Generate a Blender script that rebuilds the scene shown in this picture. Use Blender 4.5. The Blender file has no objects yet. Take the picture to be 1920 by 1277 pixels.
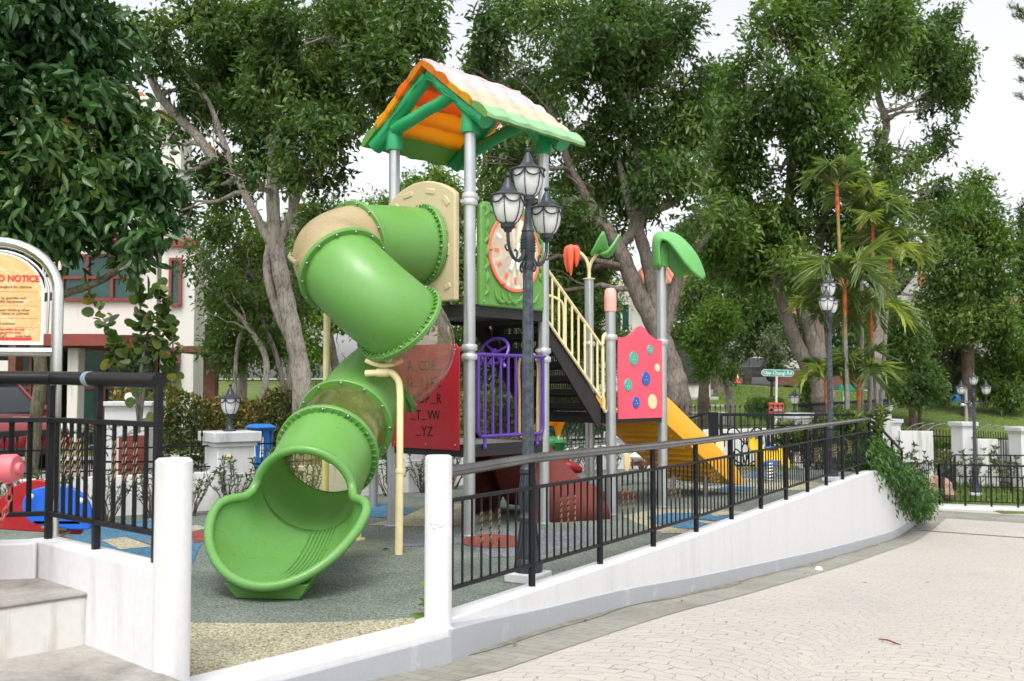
import bpy, math, random
import numpy as np
from mathutils import Vector as V, Matrix
R_ = math.radians
PI = math.pi
scene = bpy.context.scene
COL = scene.collection
random.seed(7)
# ------------------------------------------------------------------ camera
FPX, EYE = 1867.0, 1.40
PITCH = math.atan(91.0 / FPX)
cam_d = bpy.data.cameras.new("camera")
cam = bpy.data.objects.new("camera", cam_d); COL.objects.link(cam)
cam.location = (0, 0, EYE); cam.rotation_euler = (PI / 2 + PITCH, 0, 0)
cam_d.lens = 35.0; cam_d.sensor_width = 36.0; cam_d.sensor_fit = 'HORIZONTAL'
cam_d.clip_start = 0.05; cam_d.clip_end = 2000
cam_d.dof.use_dof = True; cam_d.dof.focus_distance = 8.8; cam_d.dof.aperture_fstop = 3.2
scene.camera = cam

def at(u, v, Y):
    """world point at depth Y seen at photograph position (u, v)"""
    dx, dy = (u - 960) / FPX, -(v - 638.5) / FPX
    c, s = math.cos(PITCH), math.sin(PITCH)
    d = (dx, c - dy * s, s + dy * c); t = Y / d[1]
    return V((d[0] * t, Y, EYE + d[2] * t))
def gnd(u, v, z=0.0):
    dx, dy = (u - 960) / FPX, -(v - 638.5) / FPX
    c, s = math.cos(PITCH), math.sin(PITCH)
    d = (dx, c - dy * s, s + dy * c); t = (z - EYE) / d[2]
    return V((d[0] * t, d[1] * t, z))

# ------------------------------------------------------------------ materials
def nodes(name):
    m = bpy.data.materials.new(name); m.use_nodes = True
    nt = m.node_tree; b = nt.nodes["Principled BSDF"]
    return m, nt, b
def N(nt, typ, **kw):
    n = nt.nodes.new(typ)
    for k, v in kw.items(): setattr(n, k, v)
    return n
def L(nt, a, b): nt.links.new(a, b)
def c4(c): return (c[0], c[1], c[2], 1)
def ramp(nt, fac, stops):
    r = N(nt, 'ShaderNodeValToRGB')
    el = r.color_ramp.elements
    while len(el) < len(stops): el.new(0.5)
    for e, (p, c) in zip(el, stops): e.position = p; e.color = c4(c)
    L(nt, fac, r.inputs[0]); return r.outputs[0]
def noise(nt, scale, detail=4, rough=.55, vec=None, dist=0):
    n = N(nt, 'ShaderNodeTexNoise'); n.inputs['Scale'].default_value = scale
    n.inputs['Detail'].default_value = detail; n.inputs['Roughness'].default_value = rough
    n.inputs['Distortion'].default_value = dist
    if vec is None:
        tc = N(nt, 'ShaderNodeTexCoord'); vec = tc.outputs['Object']
    L(nt, vec, n.inputs['Vector']); return n.outputs['Fac']
def bump(nt, b, h, strength=.2, dist=.01):
    bp = N(nt, 'ShaderNodeBump'); bp.inputs['Strength'].default_value = strength
    bp.inputs['Distance'].default_value = dist
    L(nt, h, bp.inputs['Height']); L(nt, bp.outputs[0], b.inputs['Normal'])
def mix(nt, fac, a, b, mode='MIX'):
    m = N(nt, 'ShaderNodeMix'); m.data_type = 'RGBA'; m.blend_type = mode
    for sock, val in ((m.inputs[0], fac), (m.inputs[6], a), (m.inputs[7], b)):
        if isinstance(val, (int, float)): sock.default_value = val
        elif isinstance(val, tuple): sock.default_value = c4(val)
        else: L(nt, val, sock)
    return m.outputs[2]
def simple(name, col, rough=.5, metal=0, var=.12, nscale=6, bmp=0, bscale=60, coat=0, col2=None, spec=.5):
    """a colour broken up by mottling, uneven gloss and a little relief"""
    m, nt, b = nodes(name)
    f = noise(nt, nscale, 6, .6)
    lo = tuple(c * (1 - var) for c in col); hi = tuple(min(1, c * (1 + var)) for c in (col2 or col))
    L(nt, ramp(nt, f, [(.3, lo), (.7, hi)]), b.inputs['Base Color'])
    f2 = noise(nt, nscale * 3.3, 4)
    mr = N(nt, 'ShaderNodeMapRange'); L(nt, f2, mr.inputs[0])
    mr.inputs[3].default_value = max(.02, rough - .1); mr.inputs[4].default_value = min(1, rough + .12)
    L(nt, mr.outputs[0], b.inputs['Roughness'])
    b.inputs['Metallic'].default_value = metal; b.inputs['Coat Weight'].default_value = coat
    b.inputs['Specular IOR Level'].default_value = spec
    if bmp: bump(nt, b, noise(nt, bscale, 5), bmp, .01)
    return m
def painted(name, col, stain, rough=.6, thr=.62, nscale=1.6, bmp=.15, stretch=.35):
    """masonry paint with grime that gathers in streaks"""
    m, nt, b = nodes(name)
    tc = N(nt, 'ShaderNodeTexCoord'); mp = N(nt, 'ShaderNodeMapping')
    mp.inputs['Scale'].default_value = (3.0, 3.0, stretch); L(nt, tc.outputs['Object'], mp.inputs[0])
    st = noise(nt, nscale, 7, .65, mp.outputs[0]); gr = noise(nt, 22, 6, .7)
    k = ramp(nt, st, [(thr - .07, (0, 0, 0)), (thr + .16, (1, 1, 1))])
    base = ramp(nt, gr, [(.35, tuple(c * .94 for c in col)), (.65, col)])
    L(nt, mix(nt, k, base, stain), b.inputs['Base Color'])
    b.inputs['Roughness'].default_value = rough
    bump(nt, b, gr, bmp, .006)
    return m
def plastic(name, col, rough=.3, fade=None, glow=0):
    """rotomoulded plastic: broad soft gloss, fine orange peel, sun-bleached patches"""
    m, nt, b = nodes(name)
    f = noise(nt, 1.7, 5, .6); f2 = noise(nt, 14, 5, .7)
    fd = fade or tuple(min(1, c * 1.12 + .015) for c in col)
    c1 = ramp(nt, f, [(.35, col), (.75, fd)])
    L(nt, mix(nt, .18, c1, ramp(nt, f2, [(.35, tuple(c * .82 for c in col)), (.6, col)])), b.inputs['Base Color'])
    f3 = noise(nt, 5.5, 8, .72, dist=2.0)
    mr = N(nt, 'ShaderNodeMapRange'); L(nt, f3, mr.inputs[0]); mr.inputs[1].default_value = .3; mr.inputs[2].default_value = .7
    mr.inputs[3].default_value = rough - .07; mr.inputs[4].default_value = rough + .20
    L(nt, mr.outputs[0], b.inputs['Roughness'])
    bump(nt, b, noise(nt, 45, 3), .05, .004)
    if glow:   # thin plastic lets some light through
        t = N(nt, 'ShaderNodeBsdfTranslucent'); L(nt, c1, t.inputs[0])
        ms = N(nt, 'ShaderNodeMixShader'); ms.inputs[0].default_value = glow
        L(nt, b.outputs[0], ms.inputs[1]); L(nt, t.outputs[0], ms.inputs[2]); L(nt, ms.outputs[0], nt.nodes['Material Output'].inputs[0])
    return m
def clear_plastic(name, tint, body, opac, rough=.12):
    m, nt, b = nodes(name)
    sc = noise(nt, 9, 7, .75, dist=1.5)
    b.inputs['Base Color'].default_value = c4(body); b.inputs['Roughness'].default_value = rough
    tr = N(nt, 'ShaderNodeBsdfTransparent'); tr.inputs[0].default_value = c4(tint)
    mr = N(nt, 'ShaderNodeMapRange'); L(nt, sc, mr.inputs[0])
    mr.inputs[1].default_value = .35; mr.inputs[2].default_value = .75
    mr.inputs[3].default_value = opac * .6; mr.inputs[4].default_value = min(1, opac * 1.6)
    ms = N(nt, 'ShaderNodeMixShader'); L(nt, mr.outputs[0], ms.inputs[0])
    L(nt, tr.outputs[0], ms.inputs[1]); L(nt, b.outputs[0], ms.inputs[2])
    gl = N(nt, 'ShaderNodeBsdfGlossy'); gl.inputs['Roughness'].default_value = rough
    lw = N(nt, 'ShaderNodeLayerWeight'); lw.inputs[0].default_value = .5
    pw = N(nt, 'ShaderNodeMath'); pw.operation = 'POWER'; L(nt, lw.outputs['Facing'], pw.inputs[0]); pw.inputs[1].default_value = 4
    ma = N(nt, 'ShaderNodeMath'); ma.operation = 'MULTIPLY_ADD'; L(nt, pw.outputs[0], ma.inputs[0]); ma.inputs[1].default_value = .55; ma.inputs[2].default_value = .05
    m2 = N(nt, 'ShaderNodeMixShader'); L(nt, ma.outputs[0], m2.inputs[0])
    L(nt, ms.outputs[0], m2.inputs[1]); L(nt, gl.outputs[0], m2.inputs[2])
    L(nt, m2.outputs[0], nt.nodes['Material Output'].inputs[0])
    return m
def leafmat(name, stops, trans=.25, rough=.38, spec=.5):
    m, nt, b = nodes(name)
    a = N(nt, 'ShaderNodeAttribute'); a.attribute_name = 'tint'
    col = ramp(nt, a.outputs['Fac'], stops)
    L(nt, col, b.inputs['Base Color']); b.inputs['Roughness'].default_value = rough
    b.inputs['Specular IOR Level'].default_value = spec
    t = N(nt, 'ShaderNodeBsdfTranslucent')
    L(nt, mix(nt, 1.0, col, (1.0, 1.15, .45), 'MULTIPLY'), t.inputs[0])
    ms = N(nt, 'ShaderNodeMixShader'); ms.inputs[0].default_value = trans
    L(nt, b.outputs[0], ms.inputs[1]); L(nt, t.outputs[0], ms.inputs[2])
    L(nt, ms.outputs[0], nt.nodes['Material Output'].inputs[0])
    return m
def granules(name, cols, scale=150, var=.36):
    """bonded rubber or stone granules"""
    m, nt, b = nodes(name)
    tc = N(nt, 'ShaderNodeTexCoord')
    vo = N(nt, 'ShaderNodeTexVoronoi'); vo.inputs['Scale'].default_value = scale
    L(nt, tc.outputs['Object'], vo.inputs['Vector'])
    sep = N(nt, 'ShaderNodeSeparateColor'); L(nt, vo.outputs['Color'], sep.inputs[0])
    stops = [(i / max(1, len(cols) - 1) * .9 + .05, c) for i, c in enumerate(cols)]
    spk = ramp(nt, sep.outputs[0], stops)
    big = ramp(nt, noise(nt, 1.1, 6, .65), [(.3, (1 - var,) * 3), (.7, (1 + var * .5,) * 3)])
    mid = ramp(nt, noise(nt, 55, 4, .7), [(.36, (.5, .5, .5)), (.58, (1.12, 1.12, 1.12))])
    c = mix(nt, 1.0, mix(nt, 1.0, spk, big, 'MULTIPLY'), mid, 'MULTIPLY')
    L(nt, c, b.inputs['Base Color']); b.inputs['Roughness'].default_value = .85
    b.inputs['Specular IOR Level'].default_value = .3
    bump(nt, b, vo.outputs['Distance'], .6, .004)
    return m

M = {}
M['steel'] = simple('galvanised_steel', (.50, .52, .53), .34, .75, .10, 4, .02)
M['chrome'] = simple('polished_steel', (.72, .71, .70), .12, 1.0, .06, 5)
M['clamp'] = simple('cast_clamp', (.56, .57, .58), .42, .6, .12, 9, .05)
M['bolt'] = simple('bolt_steel', (.34, .34, .35), .35, .8, .2, 30)
M['green'] = plastic('grass_green_plastic', (.130, .335, .060), .30, (.165, .37, .105), .10)
M['green_in'] = plastic('grass_green_plastic_exit', (.14, .35, .075), .26, (.185, .41, .14), .16)
M['leafgreen'] = plastic('leaf_green_plastic', (.10, .38, .075), .3, (.2, .5, .18))
M['roofgreen'] = plastic('roof_frame_green', (.014, .30, .105), .33, (.03, .36, .15))
M['roofedge'] = plastic('roof_edge_green', (.16, .38, .07), .36, None, .35)
M['roofedge_f'] = plastic('roof_edge_bleached_green', (.23, .45, .21), .42, (.31, .52, .31))
M['orange'] = plastic('roof_orange', (.95, .33, .018), .38, None, .55)
M['orange2'] = plastic('roof_red_orange', (.95, .25, .012), .38, None, .55)
M['amber'] = plastic('roof_amber', (.97, .50, .012), .38, None, .55)
M['bleach1'] = plastic('roof_bleached_pink', (.56, .43, .42), .45, (.64, .53, .52))
M['bleach2'] = plastic('roof_bleached_cream', (.60, .43, .30), .45, (.66, .52, .40))
M['beige'] = plastic('beige_plastic', (.53, .44, .265), .38)
M['tan'] = plastic('tan_clear_plastic', (.52, .41, .22), .22, (.62, .52, .33), .30)
M['clear'] = clear_plastic('clear_polycarbonate', (.94, .87, .78), (.60, .48, .36), .20)
M['cleary'] = clear_plastic('yellowed_polycarbonate', (.93, .93, .72), (.42, .44, .12), .20)
M['red'] = plastic('red_panel', (.44, .010, .026), .36)
M['pink'] = plastic('pink_panel', (.80, .085, .14), .42)
M['pale_pink'] = plastic('faded_pink_plastic', (.82, .42, .36), .45)
M['coral'] = plastic('coral_plastic', (.85, .13, .06), .4)
M['teal'] = plastic('teal_button', (.05, .42, .29), .42)
M['blue'] = plastic('blue_button', (.012, .11, .42), .35)
M['toyblue'] = plastic('toy_blue', (.006, .115, .62), .35)
M['toyred'] = plastic('toy_red', (.35, .006, .012), .35)
M['cream'] = plastic('cream_plastic', (.82, .64, .36), .42)
M['clock'] = plastic('clock_face_cream', (.95, .87, .68), .45)
M['clockred'] = plastic('clock_rim_red', (.85, .16, .10), .42)
M['yellow'] = plastic('slide_yellow', (.80, .37, .008), .36, (.86, .46, .02))
M['toyyellow'] = plastic('toy_yellow', (.82, .52, .015), .38)
M['toygreen'] = plastic('toy_green', (.03, .27, .08), .4)
M['purple'] = simple('purple_paint', (.095, .035, .30), .35, 0, .12, 9)
M['cream_paint'] = simple('cream_paint', (.83, .70, .38), .38, 0, .08, 6, .03)
M['yellow_paint'] = simple('yellow_paint', (.80, .55, .22), .4, 0, .08, 6)
M['brown'] = plastic('brown_rock_plastic', (.17, .032, .022), .5, (.23, .05, .038))
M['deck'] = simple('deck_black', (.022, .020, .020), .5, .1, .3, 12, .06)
M['black'] = simple('black_text', (.006, .005, .006), .6)
M['railblack'] = simple('black_iron_paint', (.0095, .010, .012), .46, .1, .3, 9, .05, 40, spec=.28)
M['railworn'] = simple('worn_handrail', (.17, .165, .165), .24, .85, .22, 3, .015, 30)
M['lamp_iron'] = simple('lamp_iron_paint', (.036, .044, .053), .42, .25, .4, 14, .15, 50)
M['lamp_iron_worn'] = simple('lamp_post_weathered', (.060, .075, .09), .46, .25, .6, 22, .15, 60)
M['greeniron'] = simple('dark_green_iron', (.010, .028, .024), .4, .2, .3, 12)
M['brass'] = simple('twisted_brass', (.46, .31, .17), .5, .15, .3, 30)
M['milkglass'] = plastic('milk_glass', (.90, .90, .89), .22, (.93, .93, .92), .25)
M['white'] = painted('white_masonry_paint', (.70, .70, .705), (.52, .52, .49), .55, .605)
M['whitewall'] = painted('white_rendered_wall', (.705, .705, .715), (.60, .60, .585), .55, .59, 1.2)
M['dirtywhite'] = painted('stained_white_wall', (.72, .72, .70), (.36, .36, .31), .75, .58, 2.2)
M['greyskirt'] = painted('grey_skirting_paint', (.40, .415, .44), (.60, .60, .60), .6, .64, 1.3, .15, 2.6)
M['capstone'] = painted('pillar_cap_stone', (.56, .57, .58), (.33, .33, .32), .7, .6, 3)
M['concrete'] = None
M['riser'] = painted('stained_riser', (.66, .645, .61), (.34, .29, .22), .8, .56, 2.4)
M['bark'] = None
M['soil'] = simple('bare_soil', (.11, .075, .05), .95, 0, .4, 5, .5, 30)
M['pebble'] = simple('boulder_stone', (.36, .24, .17), .9, 0, .5, 6, .6, 9)
M['hydrant'] = plastic('hydrant_pink_paint', (.62, .10, .13), .45, (.70, .22, .24))
M['chain'] = simple('rusty_pink_chain', (.40, .09, .07), .6, .2, .4, 30, .2)
M['window'] = simple('window_glass', (.02, .075, .065), .06, 0, .3, 2)
M['redframe'] = simple('red_window_frame', (.22, .042, .032), .5, 0, .15, 6)
M['housewhite'] = painted('house_wall_paint', (.69, .665, .62), (.45, .42, .37), .8, .60, 1.0)
M['tile'] = None
M['brickbrown'] = simple('brown_cladding', (.13, .05, .028), .7, 0, .4, 9, .3)
M['carred'] = simple('car_red_paint', (.22, .006, .012), .18, .2, .08, 5, coat=1)
M['cargrey'] = simple('car_grey_paint', (.05, .048, .046), .25, .5, .1, 5, coat=1)
M['cargrey2'] = simple('car_silver_roof', (.55, .55, .56), .25, .5, .1, 5, coat=1)
M['carglass'] = simple('car_glass', (.015, .02, .022), .05, 0, .1, 3)
M['tyre'] = simple('tyre_rubber', (.015, .015, .015), .85, 0, .2, 20)
M['signgreen'] = simple('street_sign_green', (.008, .42, .30), .4, 0, .05, 6)
M['signwhite'] = simple('sign_white', (.85, .85, .85), .45, 0, .04, 6)
M['signorange'] = simple('notice_orange', (.80, .13, .075), .5, 0, .06, 6)
M['noticetan'] = None
M['noticered'] = simple('notice_red_ink', (.62, .03, .035), .6, 0, .1, 20)
M['noticegrey'] = simple('notice_brown_ink', (.22, .13, .06), .6, 0, .1, 20)
M['bin_blue'] = plastic('blue_bin_plastic', (.01, .16, .55), .45)
M['conered'] = plastic('cone_orange', (.72, .07, .03), .5)
M['tape'] = simple('pale_blue_tape', (.22, .32, .37), .6, 0, .1, 20)
M['alu'] = simple('brushed_gate_bar', (.62, .63, .64), .25, .9, .1, 6)
def _bark(name, lo, mid, hi, sc=1.0, strength=.9):
    m, nt, b = nodes(name)
    tc = N(nt, 'ShaderNodeTexCoord'); mp = N(nt, 'ShaderNodeMapping')
    mp.inputs['Scale'].default_value = (9 * sc, 9 * sc, 2.2 * sc); L(nt, tc.outputs['Object'], mp.inputs[0])
    n1 = noise(nt, 1.0, 8, .7, mp.outputs[0], .6); n2 = noise(nt, 1.3, 5, .6)
    vo = N(nt, 'ShaderNodeTexVoronoi'); vo.feature = 'DISTANCE_TO_EDGE'; vo.inputs['Scale'].default_value = 2.6
    nz_ = N(nt, 'ShaderNodeTexNoise'); nz_.inputs['Scale'].default_value = 2.2; L(nt, mp.outputs[0], nz_.inputs[0]); wv_ = mix(nt, .45, mp.outputs[0], nz_.outputs['Color'])
    L(nt, wv_, vo.inputs['Vector'])
    crack = ramp(nt, vo.outputs['Distance'], [(.0, (.52, .50, .48)), (.10, (1, 1, 1))])
    c = ramp(nt, n1, [(.3, lo), (.5, mid), (.72, hi)])
    c = mix(nt, .5, c, ramp(nt, n2, [(.35, lo), (.65, hi)]))
    L(nt, mix(nt, 1.0, c, crack, 'MULTIPLY'), b.inputs['Base Color'])
    b.inputs['Roughness'].default_value = .9; b.inputs['Specular IOR Level'].default_value = .2
    bump(nt, b, n1, strength, .03)
    return m
def _conc():
    m, nt, b = nodes('worn_concrete')
    n1 = noise(nt, 2.6, 7, .62, dist=.8); n2 = noise(nt, 40, 5, .7); n3 = noise(nt, .9, 4, .6)
    c = ramp(nt, n1, [(.28, (.14, .128, .108)), (.46, (.28, .265, .238)), (.7, (.39, .372, .34))])
    c = mix(nt, ramp(nt, n3, [(.56, (0, 0, 0)), (.72, (.55, .55, .55))]), c, (.24, .175, .10))
    L(nt, mix(nt, 1, c, ramp(nt, n2, [(.3, (.8, .8, .8)), (.7, (1.1, 1.1, 1.1))]), 'MULTIPLY'), b.inputs['Base Color']); b.inputs['Roughness'].default_value = .85
    bump(nt, b, n2, .4, .008); return m
M['concrete'] = _conc()
M['bark'] = _bark('grey_brown_bark', (.09, .07, .055), (.21, .175, .145), (.36, .315, .275))
M['barkdark'] = _bark('dark_brown_bark', (.05, .035, .027), (.11, .08, .06), (.19, .145, .115))
M['barkpale'] = _bark('pale_bark', (.16, .13, .10), (.33, .29, .25), (.50, .46, .41))
M['barkgreen'] = _bark('mossy_bark', (.07, .065, .035), (.17, .15, .085), (.36, .34, .25), 1.6)
def _tile():
    m, nt, b = nodes('terracotta_tiles')
    tc = N(nt, 'ShaderNodeTexCoord')
    w = N(nt, 'ShaderNodeTexWave'); w.inputs['Scale'].default_value = 1.3; w.bands_direction = 'X'
    L(nt, tc.outputs['Object'], w.inputs['Vector'])
    w2 = N(nt, 'ShaderNodeTexWave'); w2.inputs['Scale'].default_value = 1.1; w2.bands_direction = 'Y'
    w2.wave_profile = 'SAW'; L(nt, tc.outputs['Object'], w2.inputs['Vector'])
    c = ramp(nt, noise(nt, 3, 5), [(.3, (.36, .11, .06)), (.7, (.60, .24, .15))])
    c = mix(nt, .5, c, ramp(nt, w.outputs['Fac'], [(.2, (.25, .07, .04)), (.6, (.6, .25, .17))]))
    L(nt, c, b.inputs['Base Color']); b.inputs['Roughness'].default_value = .8
    bump(nt, b, w.outputs['Fac'], .6, .05)
    return m
M['tile'] = _tile()
def _notice():
    m, nt, b = nodes('notice_tan')
    tc = N(nt, 'ShaderNodeTexCoord')
    vo = N(nt, 'ShaderNodeTexVoronoi'); vo.feature = 'DISTANCE_TO_EDGE'; vo.inputs['Scale'].default_value = 10
    nz = N(nt, 'ShaderNodeTexNoise'); nz.inputs['Scale'].default_value = 9; L(nt, tc.outputs['Object'], nz.inputs[0])
    L(nt, mix(nt, .18, tc.outputs['Object'], nz.outputs['Color']), vo.inputs['Vector'])
    e = ramp(nt, vo.outputs['Distance'], [(.0, (.88, .78, .66)), (.035, (.72, .42, .16))])
    L(nt, mix(nt, .5, ramp(nt, noise(nt, 5, 5), [(.3, (.68, .36, .12)), (.7, (.82, .54, .26))]), e), b.inputs['Base Color'])
    b.inputs['Roughness'].default_value = .5
    return m
M['noticetan'] = _notice()
def _cobble():
    m, nt, b = nodes('fan_stamped_paving')
    tc = N(nt, 'ShaderNodeTexCoord')
    mp = N(nt, 'ShaderNodeMapping'); mp.inputs['Rotation'].default_value = (0, 0, R_(30))
    L(nt, tc.outputs['Object'], mp.inputs[0])
    nz = N(nt, 'ShaderNodeTexNoise'); nz.inputs['Scale'].default_value = 4.5; nz.inputs['Detail'].default_value = 3
    L(nt, mp.outputs[0], nz.inputs['Vector'])
    off = N(nt, 'ShaderNodeVectorMath'); off.operation = 'SUBTRACT'; L(nt, nz.outputs['Color'], off.inputs[0]); off.inputs[1].default_value = (.5, .5, .5)
    sc = N(nt, 'ShaderNodeVectorMath'); sc.operation = 'SCALE'; L(nt, off.outputs[0], sc.inputs[0]); sc.inputs['Scale'].default_value = .20
    ad = N(nt, 'ShaderNodeVectorMath'); ad.operation = 'ADD'; L(nt, mp.outputs[0], ad.inputs[0]); L(nt, sc.outputs[0], ad.inputs[1])
    sx = N(nt, 'ShaderNodeSeparateXYZ'); L(nt, ad.outputs[0], sx.inputs[0])
    def mth(op, a, bb=None):
        n = N(nt, 'ShaderNodeMath'); n.operation = op
        for i, x in enumerate((a, bb)):
            if x is None: continue
            if isinstance(x, (int, float)): n.inputs[i].default_value = x
            else: L(nt, x, n.inputs[i])
        return n.outputs[0]
    W, RR = 1.45, .78
    xm = mth('SUBTRACT', mth('FLOORED_MODULO', sx.outputs[0], W), W / 2)
    arc = mth('SQRT', mth('SUBTRACT', RR * RR, mth('MULTIPLY', xm, xm)))
    vv = mth('SUBTRACT', sx.outputs[1], arc)
    uu = mth('MULTIPLY', mth('ARCSINE', mth('DIVIDE', xm, RR)), RR)
    cx = N(nt, 'ShaderNodeCombineXYZ'); L(nt, uu, cx.inputs[0]); L(nt, vv, cx.inputs[1])
    br = N(nt, 'ShaderNodeTexBrick'); L(nt, cx.outputs[0], br.inputs['Vector'])
    br.inputs['Scale'].default_value = 1; br.inputs['Brick Width'].default_value = .20; br.inputs['Row Height'].default_value = .12
    br.inputs['Mortar Size'].default_value = .0045; br.inputs['Mortar Smooth'].default_value = .35
    br.inputs['Color1'].default_value = (.505, .475, .43, 1); br.inputs['Color2'].default_value = (.465, .44, .405, 1)
    br.inputs['Mortar'].default_value = (.265, .235, .21, 1)
    tint = ramp(nt, noise(nt, .55, 6, .65), [(.3, (.92, .93, .93)), (.5, (1.0, .99, .975)), (.68, (1.05, 1.0, .965))])
    grit = ramp(nt, noise(nt, 60, 4, .7), [(.3, (.88, .88, .88)), (.65, (1.04, 1.04, 1.04))])
    L(nt, mix(nt, 1, mix(nt, 1, br.outputs['Color'], tint, 'MULTIPLY'), grit, 'MULTIPLY'), b.inputs['Base Color'])
    b.inputs['Roughness'].default_value = .55
    iv = mth('SUBTRACT', 1.0, br.outputs['Fac'])
    bump(nt, b, iv, .35, .006)
    return m
M['cobble'] = _cobble()
def _borderpave():
    m, nt, b = nodes('grey_border_paving')
    tc = N(nt, 'ShaderNodeTexCoord')
    mp = N(nt, 'ShaderNodeMapping'); mp.inputs['Rotation'].default_value = (0, 0, R_(30)); L(nt, tc.outputs['Object'], mp.inputs[0])
    br = N(nt, 'ShaderNodeTexBrick'); L(nt, mp.outputs[0], br.inputs['Vector'])
    br.inputs['Scale'].default_value = 1; br.inputs['Brick Width'].default_value = .2; br.inputs['Row Height'].default_value = .1
    br.inputs['Mortar Size'].default_value = .004
    br.inputs['Color1'].default_value = (.29, .28, .245, 1); br.inputs['Color2'].default_value = (.25, .245, .22, 1); br.inputs['Mortar'].default_value = (.17, .16, .135, 1)
    t = ramp(nt, noise(nt, 1.6, 7, .7), [(.3, (.72, .70, .62)), (.6, (1.05, 1.05, 1.05))])
    L(nt, mix(nt, 1, br.outputs['Color'], t, 'MULTIPLY'), b.inputs['Base Color']); b.inputs['Roughness'].default_value = .7
    return m
M['border'] = _borderpave()
M['dirt'] = simple('silt_by_wall', (.20, .185, .145), .95, 0, .35, 9, .3, 60)
def _grass(name, a, b_, c, dirt=None):
    m, nt, b = nodes(name)
    n1 = noise(nt, .55, 7, .7); n2 = noise(nt, 30, 4, .8)
    cc = ramp(nt, n1, [(.3, a), (.52, b_), (.7, c)])
    cc = mix(nt, 1, cc, ramp(nt, n2, [(.3, (.55, .55, .55)), (.7, (1.3, 1.3, 1.2))]), 'MULTIPLY')
    if dirt: cc = mix(nt, ramp(nt, noise(nt, .35, 5, .6), [(.58, (0, 0, 0)), (.68, (1, 1, 1))]), cc, dirt)
    L(nt, cc, b.inputs['Base Color']); b.inputs['Roughness'].default_value = .95
    b.inputs['Specular IOR Level'].default_value = .15
    bump(nt, b, n2, .8, .04)
    return m
M['grass'] = _grass('park_grass', (.085, .135, .032), (.135, .19, .05), (.185, .21, .075), (.15, .12, .07))
M['lawn'] = _grass('near_lawn', (.07, .115, .028), (.115, .165, .045), (.16, .19, .065))
M['asphalt'] = simple('pale_asphalt', (.26, .25, .24), .9, 0, .2, 3, .3, 50)
M['path'] = simple('concrete_path', (.45, .43, .40), .85, 0, .15, 3, .2, 40)
EP = dict(sage=[(.05, .065, .055), (.175, .215, .18), (.225, .26, .22), (.14, .18, .155), (.28, .30, .25)],
          beige=[(.09, .08, .05), (.46, .42, .27), (.58, .54, .38), (.34, .31, .19), (.55, .52, .40)],
          blue=[(.02, .05, .10), (.055, .20, .34), (.09, .27, .42), (.04, .15, .28), (.17, .30, .38)],
          red=[(.08, .03, .02), (.30, .075, .05), (.36, .11, .08), (.24, .06, .045)],
          lav=[(.05, .055, .07), (.20, .215, .25), (.24, .25, .29), (.17, .19, .19), (.28, .29, .30)])
for k, c in EP.items(): M['ep_' + k] = granules('rubber_' + k, c, 115)

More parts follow.
